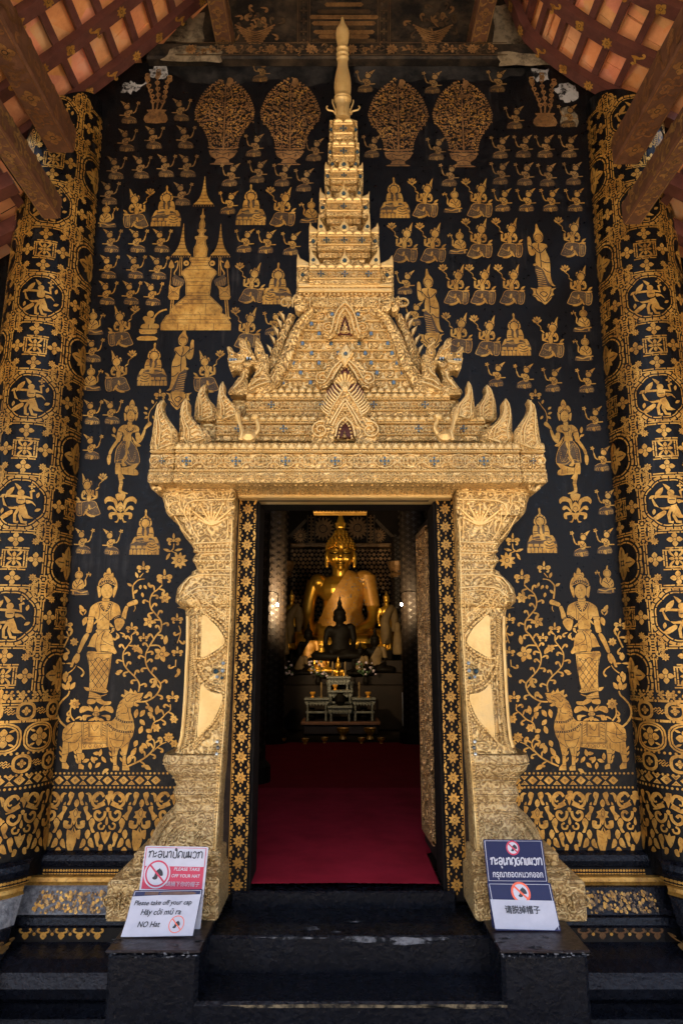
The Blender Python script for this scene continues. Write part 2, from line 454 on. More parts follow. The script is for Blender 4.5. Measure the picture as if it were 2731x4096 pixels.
# unseen blocks added behind and beside the view to cut the low sky light
g = MB()
for x0, x1, y0, y1, z in ((-26, 26, -19, -16, 5.2), (-22, -18, -16, 3, 4.6), (18, 22, -16, 3, 4.6)): g.box(x0, x1, y0, y1, 0, z, 'sky_blocker'); g.box(x0-.4, x1+.4, y0-.4, y1+.4, z, z+.5, 'beam_wood')
struct(g.build('low_sky_blockers'))
FZ = 1.75-1.153                                       # hall floor level
HX = 3.3
h = MB()
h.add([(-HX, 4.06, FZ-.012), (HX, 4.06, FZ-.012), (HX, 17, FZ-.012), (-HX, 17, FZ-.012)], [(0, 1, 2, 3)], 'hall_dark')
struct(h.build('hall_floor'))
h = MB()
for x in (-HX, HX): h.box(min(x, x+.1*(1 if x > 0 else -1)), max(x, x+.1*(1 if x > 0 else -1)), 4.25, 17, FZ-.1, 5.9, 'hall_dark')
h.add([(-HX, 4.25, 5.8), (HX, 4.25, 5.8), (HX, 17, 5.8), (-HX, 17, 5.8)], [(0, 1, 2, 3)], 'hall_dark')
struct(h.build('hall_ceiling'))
# side walls of the porch, dark with worn stencil, beyond the round columns
for sx in (-1, 1):
    b = MB(); b.box(min(sx*1.95, sx*5), max(sx*1.95, sx*5), 4.10, 4.3, 0, 4.4, 'lacquer')
    wing = b.build('wing_wall'); tag(wing, 'dark lacquered wall receding behind the %s round column' % ('left' if sx < 0 else 'right'), 'wall')
    ik = Ink(); rnd = random.Random(5+sx)
    for k in range(14):
        z = .9+k*.2
        for j in range(4):
            x = sx*(2.12+.2*j)
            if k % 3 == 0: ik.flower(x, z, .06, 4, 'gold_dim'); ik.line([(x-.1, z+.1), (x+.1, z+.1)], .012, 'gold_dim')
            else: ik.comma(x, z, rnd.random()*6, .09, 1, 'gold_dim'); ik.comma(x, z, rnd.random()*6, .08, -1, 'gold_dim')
    ik.mesh('gold_pattern', lambda x, z, h: (x, 4.10-h, z), wing)

# ------------------------------------------------------------------ the stencilled front wall, opening left for the door
DOOR_X0, DOOR_X1, DOOR_Z1 = -.60, .63, 2.62
TOPZ = P(0, 262, YW).z
front = thing('temple_wall', 'black lacquered temple front wall covered with gold stencilled figures', 'wall', (0, YW, FZ))
b = MB()
def wall_grid(mb, x0, x1, z0, z1, y, m, n=1):
    mb.add([(x0, y, z0), (x1, y, z0), (x1, y, z1), (x0, y, z1)], [(0, 1, 2, 3)], m)
b.box(-2.0, DOOR_X0, YW, YW+.22, 0, TOPZ+.02, 'lacquer'); b.box(DOOR_X1, 2.0, YW, YW+.22, 0, TOPZ+.02, 'lacquer')
b.box(DOOR_X0, DOOR_X1, YW, YW+.22, DOOR_Z1, TOPZ+.02, 'lacquer')
b.build('wall_panel', front)
# bare plaster patches where the lacquer has flaked off at the top corners
def patch(p, m, parent, name='flaked_patch', seed=1, off=.0012):
    ik = Ink(); rnd = random.Random(seed); q = []
    p = pts(p) if isinstance(p, str) else p
    for i in range(len(p)):
        a, c = p[i], p[(i+1) % len(p)]
        for k in range(4):
            t = k/4; q.append((a[0]+(c[0]-a[0])*t+rnd.uniform(-7, 7), a[1]+(c[1]-a[1])*t+rnd.uniform(-7, 7)))
    ik.poly(q, m, 2); ik.mesh(name, wallS, parent, base=off)
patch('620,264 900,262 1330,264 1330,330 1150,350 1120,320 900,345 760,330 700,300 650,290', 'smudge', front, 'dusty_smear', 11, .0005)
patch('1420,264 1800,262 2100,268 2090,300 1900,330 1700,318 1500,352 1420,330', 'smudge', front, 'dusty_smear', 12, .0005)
patch('598,290 620,262 655,252 672,275 676,305 640,312 604,308', 'flaked_grey', front, seed=2)
patch('488,370 500,335 530,325 545,345 585,322 590,335 560,350 520,372', 'flaked_grey', front, seed=3)
patch('2125,280 2190,276 2196,320 2150,330 2128,318', 'flaked_grey', front, seed=4)
patch('2210,352 2250,332 2305,345 2308,400 2260,405 2225,380', 'flaked_grey', front, seed=5)
patch('2238,440 2270,420 2302,450 2310,505 2245,510', 'flaked_warm', front, seed=6)

# ------------------------------------------------------------------ base mouldings, profile (forward of wall, height above hall floor level)
WB = P(300, 3425, YW).z
def moulding(x0, x1, f, parent, curve=None, mosaic='stone_grey'):
    """front profile swept along X; curve(x) adds forward distance (round the columns)"""
    prof = [('lacquer_low', [(.0, WB+.03), (.035, WB+.015), (.05, WB-.01), (.045, WB-.035)]),
            ('lacquer', [(.045, WB-.035), (.055, WB-.04), (.055, WB-.075)]),
            ('gold', [(.055, WB-.075), (.085, WB-.078), (.095, WB-.095), (.085, WB-.115)]),
            ('stone_grey', [(.085, WB-.115), (.10, WB-.12), (.165, WB-.225)]),
            ('lacquer_low', [(.165, WB-.225), (.19, WB-.23), (.20, WB-.26), (.22, WB-.265)]),
            ('lacquer', [(.22, WB-.265), (.225, WB-.325)]),
            ('lacquer_low', [(.225, WB-.325), (.27, WB-.335), (.36, WB-.345), (.43, WB-.375), (.47, WB-.425), (.46, WB-.47), (.42, WB-.505), (.415, WB-.53), (.49, WB-.535), (.50, WB-.575), (.47, WB-.60), (.55, WB-.605), (.56, 0.0)])]
    xs = [x0+(x1-x0)*i/40 for i in range(41)] if curve else [x0, x1]
    out = []
    names = {'gold': 'gilt_band', 'stone_grey': 'mosaic_band'}
    groups = {}
    for m, pr in prof:
        nm = names.get(m, 'dark_plinth'); mb = groups.setdefault(nm, MB()); m = mosaic if m == 'stone_grey' else m
        rings = [[(x, YW-(d+(curve(x) if curve else 0)), z) for d, z in pr] for x in xs]
        mb.loft(rings, m, False, False)
    for nm, mb in groups.items(): mb.build(nm, parent)
PX = {-1: P(430, 3600, 3.72).x, 1: P(2330, 3600, 3.72).x}
moulding(-1.62, PX[-1]+.25, None, front); moulding(PX[1]-.25, 1.66, None, front, None, 'lacquer_low')

ROOFZ = {}
def roof_curve(sx):
    S = [(790, 20), (570, 205), (390, 345), (236, 455)] if sx < 0 else [(2029, 0), (2107, 157), (2334, 331), (2552, 435)]
    q = [P(x, y, 3.78) for x, y in S]
    c = [(v.x, v.z) for v in q]
    a, b2 = c[0], c[1]; k = (7.0-a[1])/(a[1]-b2[1]); top = (a[0]-(b2[0]-a[0])*k, 7.0)
    a, b2 = c[-1], c[-2]; k = .22/abs(a[0]-b2[0]); bot = (a[0]-(b2[0]-a[0])*k, a[1]-(b2[1]-a[1])*k)
    return smooth_open([top]+c+[bot], 6)
def curve_at(c, s):
    acc = 0
    for i in range(len(c)-1):
        a, b2 = Vector(c[i]), Vector(c[i+1]); l = (b2-a).length
        if acc+l >= s or i == len(c)-2:
            t = (b2-a).normalized(); p = a+t*(s-acc); return p, t
        acc += l

def roof_z(sx, x):
    c = ROOFZ.setdefault(sx, roof_curve(sx))
    for a, b2 in zip(c, c[1:]):
        if min(a[0], b2[0]) <= x <= max(a[0], b2[0]): return a[1]+(b2[1]-a[1])*(x-a[0])/(b2[0]-a[0])
    return c[-1][1]
# ------------------------------------------------------------------ round columns with stencilled lattice
COLS = {-1: (-1.812, YW, .255), 1: (1.853, YW, .255)}
L = .3085
def knot(ik, u, v, s):
    """diamond of interlaced frets, half-size s, made of right-angled dashes and loops"""
    w = .0070
    n = 4; st = s/n
    for q in (0, .0135):
        for i in range(n):
            for sx in (-1, 1):
                for sy in (-1, 1):
                    x0, y0 = i*st, s-i*st-q
                    x1, y1 = x0+st-q*.0, y0-st
                    ik.line([(u+sx*(x0+.004), v+sy*y0), (u+sx*(x1-q), v+sy*y0), (u+sx*(x1-q), v+sy*(y1+.004))], w, 'gold', 1)
    for sx in (-1, 1):
        for sy in (-1, 1):
            cx, cy = u+sx*.030, v+sy*.034
            arc = [(cx+sx*.0+.017*math.cos(R(a)), cy+.017*math.sin(R(a))*sy) for a in range(0, 181, 30)]
            ik.line(arc, .008, 'gold', 1)
            ik.line([(cx-.017, cy), (cx-.017, cy-sy*.03)], .008, 'gold'); ik.line([(cx+.017, cy), (cx+.017, cy-sy*.03)], .008, 'gold')
            ik.line([(cx, cy), (cx, cy-sy*.03)], .006, 'gold')
    for k in (-2, -1, 0, 1, 2):
        ik.line([(u-.012, v+k*.015), (u+.012, v+k*.015)], .007, 'gold')
        ik.line([(u-.058, v+k*.012), (u-.034, v+k*.012)], .006, 'gold'); ik.line([(u+.034, v+k*.012), (u+.058, v+k*.012)], .006, 'gold')
def dline(ik, a, b, n=4, gap=.0130, w=.0070):
    a, b = Vector(a), Vector(b); d = (b-a).normalized(); q = Vector((-d.y, d.x))*gap/2
    for s in (-1, 1):
        for i in range(n):
            p0 = a+(b-a)*((i+.06+(.25 if s > 0 else 0))/n); p1 = a+(b-a)*((i+.94+(.25 if s > 0 else 0))/n)
            if (p1-a).length > (b-a).length: p1 = b
            if (p1-p0).dot(d) <= .004: continue
            ik.line([p0+q*s, p0+(p1-p0)*.5+q*s, p1+q*s], w, 'gold', 1)
def dancer_small(ik, u, v, s, f=1):
    def q(t): return [(u+f*x*s, v+y*s) for x, y in pts(t)]
    ik.disk(u+f*.02*s, v+.36*s, .12*s); ik.poly(q('-.06,.46 .02,.56 -.22,.72 -.05,.42'))
    ik.poly(q('-.08,.26 .14,.26 .18,.02 .05,-.06 -.10,.0')); ik.line(q('.14,.22 .38,.18 .34,.42 .46,.48'), .09*s, 'gold', 1); ik.flower(u+f*.36*s, v+.62*s, .12*s, 4)
    ik.line(q('-.08,.22 -.42,.24 -.40,.42'), .09*s, 'gold', 1); ik.poly(q('-.52,.16 -.46,.42 -.22,.58 -.28,.34'))
    ik.poly(q('-.5,.0 -.62,.28 -.55,-.10 -.2,-.18 .18,-.06 .10,-.2 -.3,-.26')); ik.poly(q('.2,.1 .42,.06 .55,-.12 .4,.0 .24,-.04'))
    ik.poly(q('-.1,-.16 .2,-.14 .32,-.46 .5,-.56 .2,-.58 .06,-.4')); ik.line(q('.0,-.2 -.12,-.46 -.1,-.72 .02,-.74'), .10*s, 'gold', 1); ik.line(q('.1,-.2 .05,-.5 .14,-.72 .3,-.74'), .10*s, 'gold', 1)
    for a_ in (150, 200, 330, 20): ik.leaf(u+.60*s*math.cos(R(a_)), v+.60*s*math.sin(R(a_)), R(a_+60), .22*s, .12*s)
    ik.poly(q('-.25,-.28 -.62,-.52 -.5,-.62 -.2,-.42')); ik.line(q('-.3,-.12 -.02,-.16'), .03*s); ik.line(q('-.06,.1 .14,.1'), .03*s)
def scallop(ik, u, v, rr, w, n, lobes=8, amp=.05):
    f = lambda a: rr*(1-amp+amp*abs(math.sin(lobes*a/2)))
    for i in range(n):
        b0, b1 = 2*math.pi*i/n+.035*.1/rr, 2*math.pi*(i+1)/n-.035*.1/rr
        ik.line([(u+f(b0+(b1-b0)*k/4)*math.cos(b0+(b1-b0)*k/4), v+f(b0+(b1-b0)*k/4)*math.sin(b0+(b1-b0)*k/4)) for k in range(5)], w, 'gold', 1)
def medallion(ik, u, v):
    scallop(ik, u, v, .150, .0155, 24); scallop(ik, u, v, .131, .0065, 16)
    dancer_small(ik, u, v, .150)
def fblock(ik, u, v):
    for a, b in (((-.062, .052), (.070, .052)), ((-.070, -.052), (.062, -.052)), ((-.055, -.05), (-.055, .05)), ((.055, -.05), (.055, .05))):
        dline(ik, (u+a[0], v+a[1]), (u+b[0], v+b[1]), 3)
    for sx in (-1, 1):
        for sy in (-1, 1): ik.comma(u+sx*.008, v+sy*.008, math.atan2(sy, sx)-sx*sy*.5, .037, sx*sy)
    for sy in (-1, 1): ik.leaf(u, v+sy*.008, R(90*sy), .030, .02)
    for sx in (-1, 1): ik.leaf(u+sx*.008, v, R(90-90*sx), .03, .018)
    ik.disk(u, v, .011, 'ink', 8); ik.disk(u, v, .008, 'gold', 8)
    for dx, dy in ((0, .104), (0, -.104), (.104, 0), (-.104, 0)):
        ik.flower(u+dx, v+dy, .040, 4, core=.2, wd=.72)
    for sx in (-1, 1):
        for sy in (-1, 1): ik.flower(u+sx*.098, v+sy*.098, .021, 8, core=.34, wd=.5)
    for sx in (-1, 1):
        dline(ik, (u+sx*.150, v-.095), (u+sx*.150, v+.095), 3); dline(ik, (u-.095, v+sx*.150), (u+.095, v+sx*.150), 3)
        for sy in (-1, 1):
            pass
def bmed(ik, u, v):
    scallop(ik, u, v, .150, .012, 24, 4, .16); scallop(ik, u, v, .128, .008, 16, 4, .16)
    for a_ in range(4):
        t_ = R(90*a_); ik.leaf(u+.012*math.cos(t_), v+.012*math.sin(t_), t_, .085, .062); ik.line([(u+.03*math.cos(t_), v+.03*math.sin(t_)), (u+.075*math.cos(t_), v+.075*math.sin(t_))], .006)
        t_ += R(45); ik.leaf(u+.02*math.cos(t_), v+.02*math.sin(t_), t_, .055, .026)
    ik.disk(u, v, .016, 'ink', 8); ik.disk(u, v, .010, 'gold', 8)
def frieze_motif(ik, x, z, k):
    """lotus scroll frieze, one half period is 520*k wide; origin at the left axis, top edge z"""
    def q(t, m=1, ox=600): return [(x+((a-ox)*m)*k, z-(b-490)*k) for a, b in pts(t)]
    for m in (1, -1):
        for t in ('630,530 700,500 725,560 700,620 735,690 690,700 660,620', '745,530 800,510 850,560 830,660 810,620 790,550',
                  '725,740 800,710 800,790 840,830 850,900 800,930 780,850', '830,950 890,890 930,960 900,1040 940,1100 890,1110 860,1040',
                  '820,1060 870,1120 820,1210 780,1130', '750,1200 800,1230 790,1300 710,1340', '840,1210 890,1190 940,1330 850,1300',
                  '770,1390 800,1330 830,1320 870,1370 820,1400', '930,1140 990,1100 1020,1180 1000,1250 1020,1310 980,1310 950,1220',
                  '640,920 650,990 700,985 690,945 765,930 765,1030 680,1055 625,1010', '600,1015 640,1085 705,1062 700,1205 640,1170',
                  '760,650 795,690 760,700', '850,840 880,870 850,885', '1030,1280 1080,1300 1060,1375 1010,1375'):
            ik.poly(q(t, m))
        for t, w in (('1045,575 1000,520 915,535 865,610 880,690 950,725 1060,660', 44), ('960,545 905,590 910,645 955,640', 26), ('880,760 960,740 1075,690', 22), ('950,690 1020,660 1062,620', 20),
                     ('1082,790 1070,870 1000,925 930,885 922,820 970,795 1005,830', 44), ('1082,1000 1062,1050 1005,1050 990,995 1035,965', 30)):
            ik.line(q(t, m), w*k, 'gold', 3)
    for t in ('610,610 650,670 605,740 565,670', '608,740 640,790 692,800 670,850 692,890 640,890 585,1000 540,900 485,890 520,840 500,800 560,780',
              '580,1080 640,1190 632,1270 610,1330 582,1420 545,1420 520,1370 495,1300 490,1210'):
        ik.poly(q(t, 1, 590))
    ik.line(q('605,760 632,815 600,880 570,815 605,760', 1, 590), 8*k)
    for t in ('1110,490 1190,490 1190,540 1215,570 1200,620 1160,620 1130,710 1100,620 1065,600 1080,550 1110,540', '1120,730 1155,760 1125,810 1090,760',
              '1115,870 1140,960 1115,1000 1090,960', '1110,1060 1130,1110 1190,1090 1170,1170 1110,1280 1050,1170 1030,1100 1080,1110'):
        ik.poly(q(t, 1, 600))
def frieze(ik, x0, x1, z, k, ax):
    n = int((x1-x0)/(1040*k))+2
    for i in range(-n, n+1):
        x = ax+i*1040*k
        if x > x0-.04 and x < x1+.04: frieze_motif(ik, x, z, k)
def xband(ik, x0, x1, z, per, hh):
    n = int((x1-x0)/per)
    for i in range(n):
        x = x0+(i+.5)*per
        ik.poly([(x-per*.30, z), (x-per*.1, z+hh*.36), (x, z+hh*.5), (x+per*.1, z+hh*.36), (x+per*.30, z), (x+per*.1, z-hh*.36), (x, z-hh*.5), (x-per*.1, z-hh*.36)], 'gold', 1)
        ik.disk(x, z, hh*.15, 'ink', 6); ik.disk(x, z, hh*.09, 'gold', 6)
        xx = x0+i*per
        for s in (-1, 1):
            ik.poly([(xx-per*.24, z+s*hh*.5), (xx+per*.24, z+s*hh*.5), (xx, z+s*hh*.02)], 'gold', 1)
            ik.line([(xx-per*.09, z+s*hh*.40), (xx, z+s*hh*.24), (xx+per*.09, z+s*hh*.40)], hh*.06, 'ink', 1)
def dots(ik, x0, x1, z, step, r):
    n = int((x1-x0)/step)
    for i in range(n+1): ik.disk(x0+i*step, z, r, 'gold', 7)
def weave(ik, u, v, s):
    for k in (-2, -1, 0, 1, 2):
        for j in (-1, 0, 1):
            o = k*s*.24
            if (k+j) % 2 == 0: ik.line([(u+o-j*s*.3-s*.13, v+o*.1+j*s*.3-s*.13), (u+o-j*s*.3+s*.13, v+o*.1+j*s*.3+s*.13)], s*.13, 'gold')
            else: ik.line([(u+o-j*s*.3-s*.13, v+o*.1+j*s*.3+s*.13), (u+o-j*s*.3+s*.13, v+o*.1+j*s*.3-s*.13)], s*.13, 'gold')
def chain(ik, x0, x1, z, per, hh, big):
    n = int((x1-x0)/per)+1
    for i in range(n):
        x = x0+i*per
        for rr, w in ((1, .009), (.84, .008)):
            a = [(x+per*.46*rr*math.cos(R(t))*(1 if big else .62), z+hh*.5*rr*math.copysign(abs(math.sin(R(t)))**.7, math.sin(R(t)))) for t in range(0, 361, 20)]
            for s0 in range(0, 18, 3): ik.line(a[s0:s0+4], w, 'gold', 1)
        ik.flower(x, z, hh*.33 if big else hh*.26, 4, wd=.8)
        if big:
            for sx in (-1, 1):
                for sy in (-1, 1): ik.leaf(x+sx*hh*.16, z+sy*hh*.2, math.atan2(sy*.4, sx), hh*.22, hh*.08)
        else: weave(ik, x+per*.5, z, hh*.42)
CB = {}
for sx in (-1, 1):
    cx, cy, r = COLS[sx]
    c = thing('round_column', 'round black column with gold medallions at the %s of the doorway' % ('left' if sx < 0 else 'right'), 'column', (cx, cy, 0), 'columns beside the doorway')
    b = MB()
    zt = 5.4
    prof = [(r+.001, WB-.06), (r, WB+.1), (r, 3.0), (r-.012, 4.2), (r-.03, zt)]
    n = 48
    b.loft([[(cx+q*math.sin(2*math.pi*k/n), cy-q*math.cos(2*math.pi*k/n), z) for k in range(n)] for q, z in prof], 'lacquer')
    nv = n*len(prof)
    for i in range(nv-n, nv): v = b.v[i]; b.v[i] = (v[0], v[1], roof_z(sx, v[0])-.01)
    for i in range(nv, len(b.v)):
        if b.v[i][2] > 5: b.v[i] = (b.v[i][0], b.v[i][1], roof_z(sx, b.v[i][0])-.01)
    b.build('shaft', c, smooth=False)
    def cyl(u, v, hgt, cx=cx, cy=cy, r=r):
        rr = r + max(0, min(1, (WB+.45-v)/.5))*.0 - (0 if v < 3.0 else (v-3.0)*.0106) + .0035 + hgt
        f = u/r
        return (cx+rr*math.sin(f), cy-rr*math.cos(f), v)
    off = R(12)*r*(-sx)                                # medallion row is turned slightly toward the door
    ZB = P(100, 2765, 3.66).z                          # where the lattice stops and the bands begin
    zm = [P(150, 1184, 3.65).z, P(2610, 1184, 3.65).z][sx > 0]
    ik = Ink(); ik2 = Ink()
    for j in range(-3, 3):
        for i in range(-9, 8):
            u = off+j*L; v = zm+i*L
            if abs(u) > r*math.pi*.60 or v < ZB+.05 or v > roof_z(sx, cx+r*math.sin(u/r))-.04: continue
            tgt = ik
            if (i+j) % 2 == 0:
                (medallion if j % 2 == 0 else bmed)(tgt, u, v)
            else: fblock(tgt, u, v)
            knot(tgt, u+L/2, v+L/2, .068)
    ik.mesh('lattice_stencil', cyl, c, base=.0, mod=200)
    ik = Ink()
    k = 1.0
    u0, u1 = -r*math.pi*.55, r*math.pi*.55
    def zrow(y): return P(100, y, 3.66).z
    dots(ik, u0, u1, zrow(2768), .026, .0068); dots(ik, u0, u1, zrow(2796), .026, .0068)
    for i in range(16): ik.flower(u0+.02+i*.058, zrow(2782), .019, 4, wd=.7)
    for y in (2806, 2888):
        for i in range(13):
            x = u0+i*.078; ik.line([(x, zrow(y)), (x+.027, zrow(y)), (x+.054, zrow(y))], .013, 'gold', 1); ik.disk(x+.066, zrow(y), .007)
    chain(ik, u0, u1, zrow(2847), .155, .088, False)
    chain(ik, u0, u1, zrow(2955), .175, .145, True)
    dots(ik, u0, u1, zrow(3018), .027, .0072)
    chain(ik, u0, u1, zrow(3060), .155, .085, False)
    dots(ik, u0, u1, zrow(3106), .025, .0068)
    xband(ik, u0, u1, zrow(3127), .095, .047)
    dots(ik, u0, u1, zrow(3160), .024, .0068)
    frieze(ik, u0, u1, zrow(3182), .000332, off+.02*sx)
    ik.mesh('band_stencil', cyl, c, base=.0, mod=200)
    # base mouldings bulge round the column
    def bulge(x, cx=cx, r=r):
        d = abs(x-cx)
        return math.sqrt(max(0, (r+.02)**2-d*d)) if d < r+.02 else 0
    moulding(cx-.62 if sx < 0 else cx-r+.012, cx+r-.012 if sx < 0 else cx+.62, None, c, bulge, 'stone_grey' if sx < 0 else 'lacquer_low')
    for nm in ('gold_beading', 'petal_band'):
        ik = Ink()
        xa, xb = cx-r*.97, cx+r*.97
        for i in range(40):
            x = xa+(xb-xa)*i/39
            if nm == 'gold_beading': ik.disk(x, WB-.052, .0075, 'gold', 6); ik.line([(x-.006, WB-.068), (x+.006, WB-.068)], .006, 'gold')
            elif i % 2 == 0: ik.leaf(x, WB-.285, R(-90), .035, .03, 'gold_worn'); ik.comma(x, WB-.285, R(200), .022, -1, 'gold_worn'); ik.comma(x, WB-.285, R(-20), .022, 1, 'gold_worn')
            else: ik.disk(x, WB-.288, .007); ik.disk(x+.008, WB-.278, .005, 'gold_dim')
        dd = .055 if nm == 'gold_beading' else .2235
        ik.mesh(nm, lambda x, z, hh, dd=dd, bulge=bulge: (x, YW-dd-bulge(x)-hh-.002, z), c)
for nm, dd in (('gold_beading', .055), ('petal_band', .2235)):
    for xa, xb in ((-1.54, PX[-1]+.02), (PX[1]-.02, 1.58)):
        ik = Ink(); n = int((xb-xa)/.0145)
        for i in range(n):
            x = xa+(xb-xa)*i/n
            if nm == 'gold_beading': ik.disk(x, WB-.052, .0065, 'gold', 6); ik.line([(x-.006, WB-.068), (x+.006, WB-.068)], .006, 'gold')
            elif i % 6 == 0: gm_ = 'gold' if xa < 0 else 'gold_dim2'; ik.leaf(x, WB-.280, R(-90), .034, .034, gm_); ik.comma(x, WB-.285, R(200), .026, -1, gm_); ik.comma(x, WB-.285, R(-20), .026, 1, gm_)
            elif i % 3 == 0: ik.disk(x, WB-.290, .008); ik.disk(x-.01, WB-.278, .006, 'gold_dim'); ik.disk(x+.01, WB-.278, .006, 'gold_dim')
        ik.mesh(nm, lambda x, z, hh, dd=dd: (x, YW-dd-hh-.002, z), front)
    # gold speckle on the sloping mosaic band
for xa, xb in ((-1.54, PX[-1]), (PX[1], 1.58)):
    ik = Ink(); rnd = random.Random(3)
    for i in range(220):
        x = rnd.uniform(xa, xb); z = rnd.uniform(WB-.215, WB-.135)
        ik.disk(x, z, rnd.uniform(.004, .010), rnd.choice(['gold', 'gold_dim', 'gold_worn']), 5)
    ik.mesh('mosaic_flecks', lambda x, z, hh: (x, YW-.10-(.065)*((WB-.12)-z)/.105-hh-.002, z), front)

# ------------------------------------------------------------------ cornice beam and pediment above the wall
CT0, CT1 = TOPZ, P(1365, 175, YW-.06).z
ped = thing('pediment', 'dim pediment above the stencilled wall, worn gold panels and a carved cornice band', 'pediment', (0, YW, TOPZ))
b = MB(); b.box(-1.30, 1.30, YW-.07, YW+.2, TOPZ-.006, CT1, 'sooty', .012); b.build('cornice', ped)
b = MB(); b.box(-2.2, 2.2, YW+.05, YW+.22, CT1-.02, 7.3, 'sooty'); b.build('gable_wall', ped)
ik = Ink(); rnd = random.Random(9)
zc = (TOPZ+CT1)/2; ch = CT1-TOPZ
for i in range(46):
    x = -1.0+i*.0445
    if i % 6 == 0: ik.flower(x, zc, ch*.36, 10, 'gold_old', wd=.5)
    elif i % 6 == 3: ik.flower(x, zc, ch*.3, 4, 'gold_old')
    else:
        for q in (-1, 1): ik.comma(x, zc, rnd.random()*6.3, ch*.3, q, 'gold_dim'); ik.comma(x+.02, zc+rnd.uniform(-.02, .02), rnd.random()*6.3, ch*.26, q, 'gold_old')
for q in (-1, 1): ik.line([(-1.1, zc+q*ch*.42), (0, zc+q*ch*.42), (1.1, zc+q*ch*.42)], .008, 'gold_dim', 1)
ik.mesh('cornice_stencil', lambda x, z, hh: (x, YW-.07-hh, z), ped)
ik = Ink()
def pedS(x, y, hh):
    p = P(x, y, YW+.05); return (p.x, YW+.05-hh, p.z)
for xc in (1020, 1730):
    for k in range(26):
        a = rnd.random()*6.3; rr = rnd.random()**.6*95
        ik.comma(xc+rr*math.cos(a), 92+rr*.7*math.sin(a), rnd.random()*6.3, 26, rnd.choice((-1, 1)), rnd.choice(['gold_old', 'gold_dim']))
    for j in range(7): ik.line([(xc-80+8*j, 100+11*j), (xc, 130+9*j), (xc+80-8*j, 100+11*j)], 6, 'gold_old', 3)
for xc in (1215, 1535):
    for q in (-24, 24): ik.line([(xc+q, -60), (xc+q, 180)], 5, 'gold_dim'); ik.line([(xc+q*.7, -60), (xc+q*.7, 180)], 2.5, 'gold_dim')
    for j in range(6): ik.flower(xc, -40+42*j, 14, 4, 'gold_dim')
for j, (w, y) in enumerate(((120, 165), (95, 148), (115, 130), (80, 112), (120, 95), (130, 70), (100, 48), (70, 20))):
    ik.poly([(1375-w, y+9), (1375-w-8, y), (1375-w, y-8), (1375+w, y-8), (1375+w+8, y), (1375+w, y+9)], 'gold_old' if j % 3 else 'gold_dim', 1)
ik.mesh('panel_stencil', pedS, ped)
def worn(p, m, y, nm, seed):
    ik = Ink(); rnd = random.Random(seed); p = pts(p); q = []
    for i in range(len(p)):
        a, c = p[i], p[(i+1) % len(p)]
        for k in range(4): q.append((a[0]+(c[0]-a[0])*k/4+rnd.uniform(-6, 6), a[1]+(c[1]-a[1])*k/4+rnd.uniform(-6, 6)))
    ik.poly(q, m, 2)
    def fr(x, yy, hh):
        v = P(x, yy, y); return (v.x, y-hh, v.z)
    ik.mesh(nm, fr, ped, base=.0011)
worn('1975,25 2075,15 2180,190 2120,202 1970,196', 'flaked_warm', YW+.05, 'bare_patch', 3)
worn('610,170 760,60 815,45 812,172', 'flaked_warm', YW+.05, 'bare_patch', 4)
worn('640,238 700,186 860,186 890,215 880,246', 'flaked_warm', YW-.07, 'bare_patch', 5)
worn('1985,206 2180,215 2230,262 2000,262', 'flaked_warm', YW-.07, 'bare_patch', 6)

